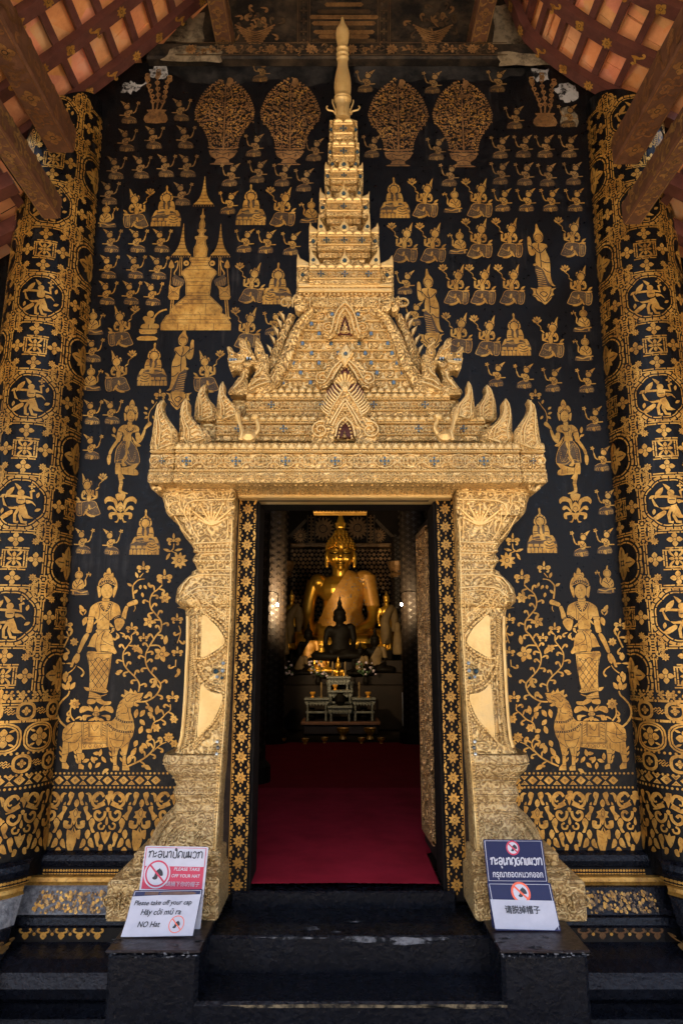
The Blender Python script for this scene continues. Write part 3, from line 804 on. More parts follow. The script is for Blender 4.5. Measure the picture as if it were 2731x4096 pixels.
# ------------------------------------------------------------------ porch roof: rafters, battens, terracotta tiles
RAF_Y = [3.78-.315*k for k in range(17)]
rnd = random.Random(21)
for sx in (-1, 1):
    c = roof_curve(sx); tot = sum((Vector(c[i+1])-Vector(c[i])).length for i in range(len(c)-1))
    rt = thing('porch_roof', 'underside of the %s porch roof slope, red rafters under terracotta tiles' % ('left' if sx < 0 else 'right'), 'roof', (sx*1.8, 2.2, 4.9), 'roof slopes over the porch')
    def nrm(t): 
        n = Vector((-t.y, t.x)); return n if n.y > 0 else -n
    for y in RAF_Y:
        b = MB(); rings = []
        for p_ in range(0, 25):
            p, t = curve_at(c, tot*p_/24); n = nrm(t)
            rings.append([(p.x, y-.036, p.y), (p.x, y+.036, p.y), (p.x+n.x*.055, y+.036, p.y+n.y*.055), (p.x+n.x*.055, y-.036, p.y+n.y*.055)])
        b.loft(rings, 'rafter_red'); rf = b.build('rafter', rt)
        ik = Ink(); s = .16 if sx < 0 else .10; k = int(y*7) % 5
        while s < tot-.1:
            u, v = s, 0
            if k % 3 == 0: ik.flower(u, v, .036, 4, wd=.9, rot=.4)
            elif k % 3 == 1: ik.flower(u, v, .036, 8, wd=.5)
            else: ik.comma(u-.02, v, .4, .04, 1); ik.comma(u, v, .2, .04, -1); ik.leaf(u-.035, v, 0, .06, .025)
            k += 1; s += .20
        def fr(u, v, hh, c=c, y=y):
            p, t = curve_at(c, u); n = nrm(t); return (p.x-n.x*(hh+.001), y+v, p.y-n.y*(hh+.001))
        ik.mesh('gold_stamp', fr, rf)
    y0, y1 = RAF_Y[-1]-.1, 3.86
    nb = int(tot/.168)
    bt = []
    for i in range(nb+1):
        p, t = curve_at(c, .05+i*.168+rnd.uniform(-.006, .006)); n = nrm(t); b = MB()
        o = p+n*.055; w = t*.021
        q = [o-w, o+w, o+w+n*.04, o-w+n*.04]
        b.loft([[(a.x, y, a.y) for a in q] for y in (y0, y1)], 'rafter_red'); b.build('batten', rt)
    tl = MB()
    for i in range(nb+1):
        for j in range(int((y1-y0)/.16)+1):
            s0 = .03+i*.168; p, t = curve_at(c, s0); p2, t2 = curve_at(c, min(tot, s0+.20)); n = nrm(t)
            ya = y0+j*.16+rnd.uniform(-.004, .004)+(.08 if i % 2 else 0); yb = ya+.156
            o1 = .097+rnd.uniform(-.004, .006); o2 = .116+rnd.uniform(-.004, .01)
            A, B = p+n*o2, p2+n*o1; th = .014
            v = [(A.x, ya, A.y), (B.x, ya, B.y), (B.x, yb, B.y), (A.x, yb, A.y)]
            v += [(q[0]+n.x*th, q[1], q[2]+n.y*th) for q in v]
            tl.add(v, [(0, 1, 2, 3), (7, 6, 5, 4), (0, 4, 5, 1), (1, 5, 6, 2), (2, 6, 7, 3), (3, 7, 4, 0)], 'terracotta')
    tl.build('tiles', rt)
    up = MB()                                          # board above the tiles keeps daylight out
    rings = []
    for p_ in range(25):
        p, t = curve_at(c, tot*p_/24); n = nrm(t); rings.append((p+n*.16, p+n*.19))
    up.loft([[(a.x, y0, a.y), (a.x, 4.1, a.y), (b2.x, 4.1, b2.y), (b2.x, y0, b2.y)] for a, b2 in rings], 'hall_dark'); up.build('roof_board', rt)
    # lower side roof glimpsed past the beams
    lr = thing('side_roof', 'lower aisle roof seen past the beams at the %s edge' % ('left' if sx < 0 else 'right'), 'roof', (sx*2.2, 3, 4.0), 'aisle roofs')
    e0 = (sx*1.86, 4.36); e1 = (sx*3.6, 3.35)
    t = (Vector(e1)-Vector(e0)).normalized(); n = nrm(t); tt = (Vector(e1)-Vector(e0)).length
    for y in RAF_Y[:10]:
        b = MB(); a, d = Vector(e0), Vector(e1)
        b.loft([[(q.x, y-.04, q.y), (q.x, y+.04, q.y), (q.x+n.x*.09, y+.04, q.y+n.y*.09), (q.x+n.x*.09, y-.04, q.y+n.y*.09)] for q in (a, d)], 'rafter_red'); b.build('rafter', lr)
    tl = MB()
    for i in range(10):
        b = MB(); a = Vector(e0)+t*(.05+i*.19)+n*.09
        b.loft([[(q.x, y, q.y) for q in (a-t*.025, a+t*.025, a+t*.025+n*.05, a-t*.025+n*.05)] for y in (.7, 4.1)], 'rafter_red'); b.build('batten', lr)
        for j in range(20):
            s0 = Vector(e0)+t*(.0+i*.19)+n*(.165+rnd.uniform(0, .008)); s1 = s0+t*.2-n*.015; ya = .7+j*.17; yb = ya+.166
            tl.add([(s0.x, ya, s0.y), (s1.x, ya, s1.y), (s1.x, yb, s1.y), (s0.x, yb, s0.y)], [(0, 1, 2, 3)], 'terracotta')
    tl.build('tiles', lr)
    bb = MB(); bb.loft([[(q.x, .6, q.y), (q.x, 4.2, q.y), (q.x, 4.2, q.y+.03), (q.x, .6, q.y+.03)] for q in (Vector(e0)+n*.2, Vector(e1)+n*.2)], 'hall_dark'); bb.build('roof_board', lr)
rb = MB(); cL, cR = roof_curve(-1), roof_curve(1)      # ridge closes the gap between the slopes
zr = max(cL[0][1], cR[0][1])
rb.box(-4, 4, RAF_Y[-1]-.1, 4.1, zr+.12, zr+.2, 'hall_dark')
for y in RAF_Y: rb.box(cL[0][0]-.05, cR[0][0]+.05, y-.04, y+.04, zr+.0, zr+.10, 'rafter_red')
ob = rb.build('ceiling_boards'); tag(ob, 'dark boards closing the porch ceiling between the roof slopes', 'ceiling'); 

# ------------------------------------------------------------------ carved beams running out from the front wall
def beam(name, label, x, z, w, hgt, yend, ystart, motif, group):
    t = thing(name, label, 'beam', (x, yend, z), group)
    b = MB(); b.box(x-w/2, x+w/2, ystart, yend, z, z+hgt, 'beam_wood', .012); tim = b.build('timber', t)
    ik = Ink(); y = yend-.12; k = 0; rnd = random.Random(int(x*100))
    for q in (-1, 1):
        ik.line([(q*w*.42, ystart), (q*w*.42, (ystart+yend)/2), (q*w*.42, yend-.01)], w*.045, 'gold_worn' if motif == 'gold_old' else 'gold_dim3', 1)
    while y > max(ystart, yend-2.2):
        if k % 2 == 0: ik.flower(0, y, w*.36, 4, motif, wd=.85)
        else:
            for q in (-1, 1):
                for d in (-.03, .03): ik.comma(0, y+d, R(90*q)+d*9, w*.34, q, 'gold_worn' if motif == 'gold_old' else 'gold_dim3'); ik.comma(0, y+d, R(90*q)-.8, w*.26, -q, 'gold_worn' if motif == 'gold_old' else 'gold_dim3')
        y -= w*.95; k += 1
    ik.mesh('under_stencil', lambda u, v, hh: (x+u, v, z-hh-.001), tim)
    ik = Ink()
    sside = 1 if x < 0 else -1
    y = yend-.06
    while y > max(ystart, yend-2.2):
        for q in (-1, 1): ik.comma(y, hgt/2, rnd.random()*6.3, hgt*.36, q, 'gold_worn' if motif == 'gold_old' else 'gold_dim3')
        y -= hgt*.42
    ik.mesh('side_stencil', lambda u, v, hh: (x+sside*(w/2+hh+.001), u, z+v), tim)
    return t
pL, pR = PD(142, 345, 3.5), PD(1432, 372, 3.5)
beam('carved_beam', 'wide carved timber beam ending above the left column', pL.x-.01, pL.z, .15, .17, 3.52, -1.4, 'gold_worn2', 'carved beams over the columns')
beam('carved_beam', 'wide carved timber beam ending above the right column', pR.x+.02, pR.z, .15, .17, 3.52, -1.4, 'gold_worn2', 'carved beams over the columns')
pL, pR = PD(112, 490, 3.5), PD(1455, 503, 3.5)
beam('carved_beam', 'lower left beam with gold flower stamps along its underside', pL.x-.005, pL.z, .105, .14, 3.55, -1.4, 'gold_old', 'carved beams over the columns')
beam('carved_beam', 'lower right beam with gold flower stamps along its underside', pR.x+.01, pR.z, .105, .14, 3.55, -1.4, 'gold_old', 'carved beams over the columns')
pL, pR = PD(513, 92, 3.83), PD(1099, 96, 3.83)
beam('ceiling_beam', 'carved brown beam at the top, left of the spire tip', pL.x, pL.z, .115, .14, YW+.06, 1.2, 'gold_old', 'beams under the ceiling')
beam('ceiling_beam', 'carved brown beam at the top, right of the spire tip', pR.x, pR.z, .115, .14, YW+.06, 1.2, 'gold_old', 'beams under the ceiling')
# ------------------------------------------------------------------ small repeated stencils, drawn once in local units (metres, origin at the base)
U = 4.45/FPX*1.0                                      # one photo pixel at mid wall, in metres
def local_mesh(draw, name):
    ik = Ink(); draw(ik)
    return ik
def worshipper(ik):                                   # kneeling, holds up a flower at the left
    ik.poly('-31,6 -25,22 -8,31 16,31 29,20 27,1 -24,0', 'gold_dim')
    for k in range(5): ik.line([(-22+9*k, 3), (-24+9*k, 9+k), (-16+9*k, 14+k)], 2.2, 'gold')
    ik.poly('-3,12 5,15 7,0 -1,0'); ik.line('15,18 27,17', 2, 'gold'); ik.line('16,12 27,11', 2, 'gold'); ik.line('16,6 26,5', 2, 'gold')
    ik.line('-26,20 -8,30 14,31', 1.6, 'gold')
    ik.poly('-1,59 14,58 20,44 17,30 4,27 -2,38'); ik.poly('-10,57 -3,60 -2,46 -10,44'); ik.poly('12,50 20,52 22,38 15,36')
    ik.line('-1,50 8,42 16,52', 1.8); ik.line('2,34 16,40', 1.6)
    ik.line('-13,46 -22,53 -27,70', 5, 'gold'); ik.line('-27,70 -30,84', 2, 'gold'); ik.flower(-32, 91, 9, 5)
    ik.line('19,36 40,37', 4.2, 'gold')
    ik.poly('2,84 8,92 14,88 22,92 42,102 30,86 26,74 20,64 4,64', 'gold'); ik.disk(13, 74, 14.5, 'ink', 12); ik.disk(12.5, 74, 11, 'gold', 12)
    for a in (20, 55, 90, 125): ik.line([(13+12*math.cos(R(a)), 74+12*math.sin(R(a))), (13+20*math.cos(R(a)), 74+20*math.sin(R(a)))], 1.5)
def lotus_bearer(ik):                                 # large kneeling figure with a lotus on a long stem at the left
    ik.poly('-52,10 -40,34 -24,60 0,64 24,58 50,52 46,10 34,0 20,6 10,26 -4,8 -34,2', 'gold_dim')
    for q, w in (('-50,11 -38,36 -23,59 22,58 28,40 24,8', 2), ('24,58 50,52 46,12 35,2 22,6', 2), ('-50,11 -34,4 -4,9 8,26', 2), ('34,50 32,10', 1.6), ('40,50 39,10', 1.2), ('-30,40 -14,30 -2,36 6,22', 1.8)):
        ik.line(q, w, 'gold')
    rnd = random.Random(4)
    for i in range(34): ik.disk(rnd.uniform(-38, 42), rnd.uniform(8, 52), 1.1, 'gold', 5)
    ik.poly('0,24 7,28 18,6 14,4 6,16'); ik.poly('6,18 -4,10 -16,6 -32,-1 -14,-3 2,4 10,12'); ik.poly('-6,44 0,46 -2,30 -10,26')
    ik.poly('-19,100 -11,104 -6,92 -8,78 -16,80'); ik.poly('17,103 27,101 31,86 22,80 16,90'); ik.poly('-9,104 4,107 17,103 14,88 2,86 -7,90')
    ik.line('-9,104 2,84 17,103', 2); ik.poly('1,96 9,78 5,60 -5,60 -9,76'); ik.line('1,94 1,106', 1.6)
    ik.line('-15,84 -30,74 -29,100', 8, 'gold'); ik.line('-33,74 -10,66', 5.5, 'gold'); ik.poly('-28,104 -40,116 -30,113 -23,104')
    ik.line('29,88 25,72 12,70', 7, 'gold'); ik.line('-16,72 -8,84', 2); ik.line('24,92 20,80', 2)
    ik.poly('36,64 42,74 55,78 46,66'); ik.poly('28,56 38,63 53,60 44,53')
    ik.line('-36,118 -38,130 -50,140 -52,150', 2.6, 'gold'); ik.lotus(-50, 148, 42, 25)
    ik.poly('-7,120 -9,132 -3,142 4,136 10,150 17,142 23,154 35,172 30,146 30,130 26,112 0,106'); ik.disk(11, 122, 19, 'ink', 12); ik.disk(11, 122, 14.5, 'gold', 14, 16)
    for a in (30, 60, 90, 120, 150): ik.line([(11+16*math.cos(R(a)), 122+16*math.sin(R(a))), (11+25*math.cos(R(a)), 122+25*math.sin(R(a)))], 1.6)
    ik.disk(11, 105, 4)
def throned_buddha(ik):                               # seated, hands joined, on a draped throne
    ik.poly('-60,2 -58,42 -46,62 -20,68 32,68 54,60 62,40 62,2', 'gold_dim', 1)
    for k in range(8): ik.poly([(-58+15*k, 2), (-58+15*k, 20), (-52+15*k, 24), (-46+15*k, 20), (-46+15*k, 2)], 'gold', 1)
    for k in range(5): ik.poly([(-55+24*k, 26), (-53+24*k, 37), (-36+24*k, 37), (-34+24*k, 26)], 'gold', 1)
    ik.poly('8,16 8,42 22,50 44,46 56,30 52,14 30,10'); ik.line('12,34 30,28 50,34', 2); ik.line('16,22 34,18 50,24', 2); ik.line('20,44 30,38 44,44', 2)
    ik.line('-54,44 -30,56 20,56 52,46', 2.4, 'gold'); ik.line('-46,60 -10,50 40,60', 1.8, 'gold')
    ik.poly('-52,46 -44,66 -36,72 -38,52'); ik.poly('42,52 38,70 48,68 56,48')
    ik.poly('-29,106 -15,109 -11,96 -12,74 -32,70'); ik.poly('29,107 16,109 12,96 14,74 35,70'); ik.poly('-13,106 15,106 12,74 -10,74', 'gold_dim')
    ik.line('-34,66 -10,72 4,66 20,72 38,66', 8, 'gold'); ik.poly('0,106 6,90 5,76 -3,76 -5,90'); ik.poly('-6,70 5,78 16,70 12,54 -2,54')
    ik.line('-30,84 -12,86', 1.8); ik.line('32,84 14,86', 1.8); ik.line('-32,76 -12,78', 1.6)
    ik.poly('-22,112 -26,130 -18,144 -10,150 -4,158 -6,172 -2,180 3,172 2,158 10,150 18,144 24,130 20,112'); ik.disk(-1, 126, 20, 'ink', 12); ik.disk(-1, 125, 16, 'gold', 14, 16.5)
    for a in (25, 55, 90, 125, 155): ik.line([(-1+18*math.cos(R(a)), 126+18*math.sin(R(a))), (-1+28*math.cos(R(a)), 126+28*math.sin(R(a)))], 1.8)
    ik.disk(-1, 107, 5)
def disciple(ik):                                     # small seated monk with a flower at the left
    ik.poly('-36,4 -30,16 -8,20 24,20 34,8 30,0 -30,-1', 'gold_dim'); ik.line('-30,14 -4,8 12,14 38,18', 5, 'gold'); ik.line('28,14 26,2', 5, 'gold'); ik.line('-28,2 20,0', 1.6, 'gold')
    ik.poly('-14,26 -10,52 2,60 16,60 30,50 32,26 14,20'); ik.line('4,58 12,40 24,56', 2); ik.line('-8,46 10,34 14,24', 2); ik.line('30,40 20,28', 1.8)
    ik.line('-12,32 -20,38 -18,58', 6, 'gold'); ik.line('-18,58 -24,72', 2, 'gold'); ik.blossom(-30, 78, 10, 1)
    ik.disk(9, 76, 16, 'gold', 12); ik.disk(9, 75.5, 13.5, 'ink', 12); ik.disk(9, 75, 12, 'gold', 12); ik.poly('6,90 9,104 14,106 12,90')
def standing_buddha(ik):                              # hand raised at the left, long robe, lotus base
    q = lambda t: [((x-1100)/4, (1490-y)/4) for x, y in pts(t)]
    ik.poly(q('1030,800 1120,880 1210,1080 1235,1200 1045,1200 1050,1040 1005,930'), 'gold_dim')
    for k in range(8): ik.line(q('%d,%d %d,%d' % (1020+4*k, 890+38*k, 1120+10*k, 920+36*k)), 3, 'gold')
    ik.poly(q('985,450 1080,430 1215,460 1222,520 1195,560 1250,700 1255,850 1250,1000 1275,1130 1320,1175 1255,1165 1205,1080 1150,930 1120,880 1030,805 1030,680 1040,600 990,540'))
    ik.poly(q('915,340 960,340 975,450 975,540 1030,590 1000,650 945,650 915,560'))
    for t in ('980,490 1100,610 1215,510', '1090,440 1080,520 1105,610 1110,860', '1110,740 1180,775 1250,775', '1140,870 1200,930 1250,940', '920,470 975,500', '975,450 985,540'): ik.line(q(t), 2.6)
    ik.poly(q('1040,1200 1120,1185 1240,1190 1230,1225 1040,1225')); ik.poly(q('985,800 1030,790 1030,830 990,830'))
    ik.poly(q('1020,360 1018,290 1050,230 1060,120 1075,100 1088,120 1110,200 1150,250 1172,310 1160,390 1130,420 1060,420')); ik.disk(-1.5, 287, 17.5, 'ink', 12); ik.disk(-1.5, 287, 15, 'gold', 12)
    ik.poly(q('1075,400 1120,400 1115,440 1080,440'))
    ik.poly(q('915,1205 950,1240 960,1290 940,1330 990,1370 1020,1420 1090,1450 1130,1490 1180,1450 1230,1400 1255,1350 1290,1330 1270,1290 1285,1240 1330,1205 1200,1230 1040,1230'))
    for t in ('1000,1225 1010,1300 1080,1380 1130,1440', '1240,1225 1230,1300 1180,1380 1140,1440', '1060,1300 1120,1270 1180,1310 1130,1360 1060,1300', '950,1330 1020,1360 1090,1440', '1290,1330 1220,1370 1160,1440'): ik.line(q(t), 2.4)
def make_proto(draw, name, worn=False):
    ik = Ink(1.5); draw(ik)
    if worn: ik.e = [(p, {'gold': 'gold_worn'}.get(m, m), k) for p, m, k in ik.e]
    o = ik.mesh(name, lambda x, y, h: (x, -h, y), None, origin=(0, 0, 0))
    return o
def put(draw, name, places, scale=1.0, z_ref=None):
    protos = {}
    for (dx, dy, flip) in places:
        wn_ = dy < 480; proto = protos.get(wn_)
        p = PD(dx, dy, YW); d = (YW*CP+(p.z-CAMZ)*SP)/FPX*scale
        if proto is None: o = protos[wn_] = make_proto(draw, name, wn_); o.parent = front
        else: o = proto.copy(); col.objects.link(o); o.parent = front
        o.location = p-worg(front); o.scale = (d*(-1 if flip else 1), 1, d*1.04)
def rows(t):                                          # "x,y" base positions in the 1568 view; trailing r = mirrored (flower at the right)
    out = []
    for q in t.split():
        f = q.endswith('r'); x, y = q.rstrip('r').split(','); out.append((float(x), float(y), f))
    return out
put(worshipper, 'kneeling_worshipper', rows(
    '297,284r 417,278r 292,348r 354,342r 427,341r 267,412r 325,410r 382,407r 432,407r 252,470r 420,472r 582,360 720,370 527,428 590,420 647,428 697,440 523,492 597,188 '
    '257,580r 317,580r 372,580r 250,640r 312,640r 365,642r 247,700r 302,700r 352,702r 215,832r 560,580 610,582 667,586 625,770 '
    '212,975r 258,974r 212,1055r 192,1272r 257,1274r '
    '838,212 992,215 1141,212 1181,296 1304,292 853,362 1001,368 1148,364 1201,362 1251,362 1306,362 1031,428 1148,424 1204,426 1256,428 1316,425 1153,486 1208,486 1263,486 1320,486 '
    '929,676 949,748 1138,888 1203,892 1268,900 1346,902 1362,990 1381,1082 1391,1182 1334,1278 1388,1272'))
put(lotus_bearer, 'lotus_bearer', rows('312,524r 648,520 577,696 567,800 277,796r 270,900r 474,900r 202,1186r 976,500 1101,500 929,603 994,603 1101,593 1171,592 1316,590 1048,700 1109,700 1176,700 1331,702 1055,812 1120,818 1266,822'))
put(throned_buddha, 'throned_buddha', rows('380,521 575,518 637,700r 350,887r 331,1275 906,502 1184,818 1244,1271'))
put(disciple, 'seated_disciple', rows('247,522r 217,768r 212,897r 184,1366r 709,512 1039,488 1051,583 1336,762 1340,828 1391,1362'))
put(standing_buddha, 'standing_buddha', rows('412,942r 988,806 1246,700'), 1.0)
# cut-off urn bather and single lotuses
def urn_figure(ik):
    q = lambda t: [(x/4, (665-y)/4) for x, y in pts(t)]
    ik.poly(q('-150,655 -120,590 120,590 155,655'), 'gold'); ik.poly(q('-130,480 -110,550 120,550 150,500 130,470 -120,470')); ik.poly(q('-110,420 -60,380 140,380 180,420 150,465 -90,460'))
    ik.poly(q('-60,270 0,260 60,290 100,270 90,380 -40,380')); ik.disk(8, 112, 14); ik.line(q('90,290 130,220 200,165 290,140'), 7, 'gold'); ik.disk(-12, 94, 10)
    for t in ('-110,560 140,560', '-100,468 140,468', '-100,575 130,575', '10,395 10,460'): ik.line(q(t), 2.2)
put(urn_figure, 'urn_bather', rows('338,783r'), 1.0)
for o in [c for c in front.children if c.name.startswith('urn_bather')]: o.scale.x = abs(o.scale.x)

# ------------------------------------------------------------------ trees growing from vases, high on the wall
def vase_tree(ik, seed):
    rnd = random.Random(seed); m = 'gold_old'
    q = lambda t: [((x-595)/4, (1710-y)/4) for x, y in pts(t)]
    ik.poly(q('410,1710 410,1690 460,1670 480,1610 400,1560 372,1480 400,1440 800,1440 800,1500 760,1570 690,1620 700,1670 750,1690 750,1710'), m)
    for t in ('400,1445 790,1445', '390,1500 480,1480 590,1520 700,1480 790,1500', '480,1610 590,1580 690,1615', '440,1685 720,1685', '480,1500 500,1560', '690,1500 680,1560'): ik.line(q(t), 3)
    ik.poly(q('345,1380 420,1400 800,1395 830,1385 790,1420 400,1420'), m)
    ik.line([(0, 70), (0, 380)], (7, 3), m)
    tb = [(0, 44), (.13, 52), (.28, 74), (.42, 108), (.52, 113), (.62, 104), (.76, 86), (.87, 60), (.93, 38), (1, 10)]
    def hw(t):
        for (a0, w0), (a1, w1) in zip(tb, tb[1:]):
            if t <= a1: return w0+(w1-w0)*(t-a0)/(a1-a0)
        return 10
    for j in range(30):
        t = (j+.5)/30; y = 78+t*325; w = hw(t)
        n = max(2, int(w/8.5))
        for sx in (-1, 1):
            if j % 3 == 0: ik.line([(0, y-26), (sx*w*.5, y-8), (sx*w*.86, y-16)], (3, 1.5), m)
            for i in range(n):
                x = sx*(3+w*(i+.5+rnd.uniform(-.25, .25))/n); yy = y+rnd.uniform(-5, 5)-abs(x)*.10
                a = math.atan2(1, sx*.9)+rnd.uniform(-.7, .7)
                if rnd.random() < .55: ik.comma(x, yy, a, rnd.uniform(8, 12), rnd.choice((-1, 1)), m if rnd.random() < .72 else 'gold')
                else: ik.leaf(x, yy, a, rnd.uniform(8, 14), rnd.uniform(5, 7), m if rnd.random() < .75 else 'gold')
            ik.comma(sx*w*.96, y, R(-60 if sx > 0 else -120), 11, sx, m)
    for y in (150, 240, 330): ik.blossom(0, y, 15, 1, m)
    ik.poly(q('630,90 690,90 720,150 690,210 650,260 600,210 620,150'), m)
for i, (dx, dy) in enumerate(((512, 378), (665, 379), (916, 382), (1066, 384))):
    ik = Ink(); vase_tree(ik, 40+i); p = PD(dx, dy, YW); d = (YW*CP+(p.z-CAMZ)*SP)/FPX
    o = ik.mesh('vase_tree', lambda x, y, h: (x*d, -h, y*d*.985), None, origin=(0, 0, 0)); o.parent = front; o.location = p-worg(front)
for i, (dx, dy) in enumerate(((358, 282), (1252, 290))):
    ik = Ink(); m = 'gold_old'
    ik.poly('-40,0 -46,30 -30,48 -38,60 40,60 32,48 44,30 40,0', m)
    for a, l in ((0, 170), (-.35, 150), (.38, 140)):
        x, y = a*40, 60; st = []
        for k in range(7): st.append((x+a*k*14+math.sin(k)*4, y+l*k/6))
        ik.line(st, (7, 4), m)
        for k in range(1, 7):
            for sg in (-1, 1): ik.comma(st[k][0], st[k][1], R(90-60*sg), 17, sg, m)
        ik.disk(st[-1][0], st[-1][1], 12, m)
    p = PD(dx, dy, YW); d = (YW*CP+(p.z-CAMZ)*SP)/FPX
    o = ik.mesh('potted_plant', lambda x, y, h: (x*d, -h, y*d), None, origin=(0, 0, 0)); o.parent = front; o.location = p-worg(front)

# ------------------------------------------------------------------ the great stupa with its parasols
ik = Ink(); ik.T = lambda x, y: (600+x/3.36, 640+y/3.36)
ax = lambda y: 717-(y-650)*.0625
prof = pts('650,3 735,12 750,32 775,30 795,15 855,40 895,40 925,28 935,58 955,60 985,30 1012,36 1030,84 1060,82 1075,60 1130,65 1190,95 1230,92 1300,84 1308,134 1345,140 1380,112 1420,125 1470,200 1500,232 1535,236 1570,205 1600,190 1650,170 1780,165 1820,158 1870,212 1920,268 1970,322 2010,345 2055,335 2090,405 2170,455 2195,470 2290,472')
ik.poly([(ax(y)-w, y) for y, w in prof]+[(ax(y)+w, y) for y, w in prof[::-1]], 'gold', 1)
inn = [(y, max(1, w-13)) for y, w in prof if 760 < y < 2190]
for s in (-1, 1): ik.line([(ax(y)+s*w, y) for y, w in inn], 5, 'ink', 1)
for y, w in ((945, 30), (1050, 70), (1312, 125), (1350, 120), (1385, 100), (1425, 110), (1478, 180), (1590, 180), (1640, 160), (1690, 155), (1790, 150), (1825, 145), (1880, 190), (1930, 240), (2085, 320), (2150, 400), (2195, 465)):
    ik.line([(ax(y)-w, y), (ax(y), y-3), (ax(y)+w, y)], 5, 'ink', 1)
for x, y, y2 in ((375, 2200, 2285), (530, 2200, 2285), (615, 2200, 2288), (860, 2200, 2285), (750, 1935, 2080), (680, 2090, 2190)): ik.line([(x, y), (x-4, y2)], 6)
ik.mesh('great_stupa', wallS, front)
def parasol(x, y0, y1, w, lean, pole=None):
    ik = Ink(); ik.T = lambda a, b: (600+a/3.36, 640+b/3.36); H = y1-y0
    for k in range(9):
        t0, t1 = k/9, (k+.86)/9
        f = lambda t: w*(.02+.28*t+.70*t**5)
        ik.poly([(x-lean*t0-f(t0), y0+H*t0), (x-lean*t0+f(t0), y0+H*t0), (x-lean*t1+f(t1), y0+H*t1), (x-lean*t1-f(t1), y0+H*t1)], 'gold', 1)
    for k in range(9): ik.disk(x-lean-w*.92+w*1.84*k/8, y1+14, 7, 'gold', 6)
    if pole:
        for q in (-12, 12): ik.line([(x-lean+q, y1+20), (x-lean+q-10, pole)], 9, 'gold')
    return ik
parasol(742, 220, 605, 148, 20).mesh('parasol', wallS, front)
for sx in (-1, 1):
    ik = parasol(458 if sx < 0 else 955, 855, 1290, 140, 36 if sx < 0 else 10, 1560)
    X = (lambda a: a) if sx < 0 else (lambda a: 1330-a+int((a-300)*0))
    f = lambda t: [(X(a), b) for a, b in pts(t)]
    ik.poly(f('255,1430 290,1340 330,1430 310,1455 270,1455')); ik.line(f('290,1450 272,1690'), 9, 'gold'); ik.line(f('340,1380 380,1360 370,1450 330,1520 345,1560'), 16, 'gold')
    ik.disk(X(490), 1390, 38); ik.disk(X(490), 1390, 12, 'ink')
    ik.poly(f('300,1640 330,1540 400,1580 470,1620 440,1690 360,1700 300,1670'), 'gold_dim')
    for k in range(6): ik.line(f('%d,%d %d,%d' % (310+24*k, 1580+12*k, 330+22*k, 1690)), 5, 'gold')
    ik.poly(f('262,1680 330,1720 430,1690 400,1740 395,1830 250,1830'), 'gold', 1); ik.line(f('270,1700 320,1780 390,1720'), 5); ik.line(f('260,1820 320,1770 390,1820'), 5)
    ik.poly(f('240,1835 400,1835 380,1880 265,1880'), 'gold', 1)
    for q in (-14, 14): ik.line(f('%d,1885 %d,2120' % (305+q, 285+q)), 15, 'gold')
    ik.poly(f('255,2110 330,2110 345,2140 240,2140'), 'gold', 1)
    ik.mesh('parasol', wallS, front)

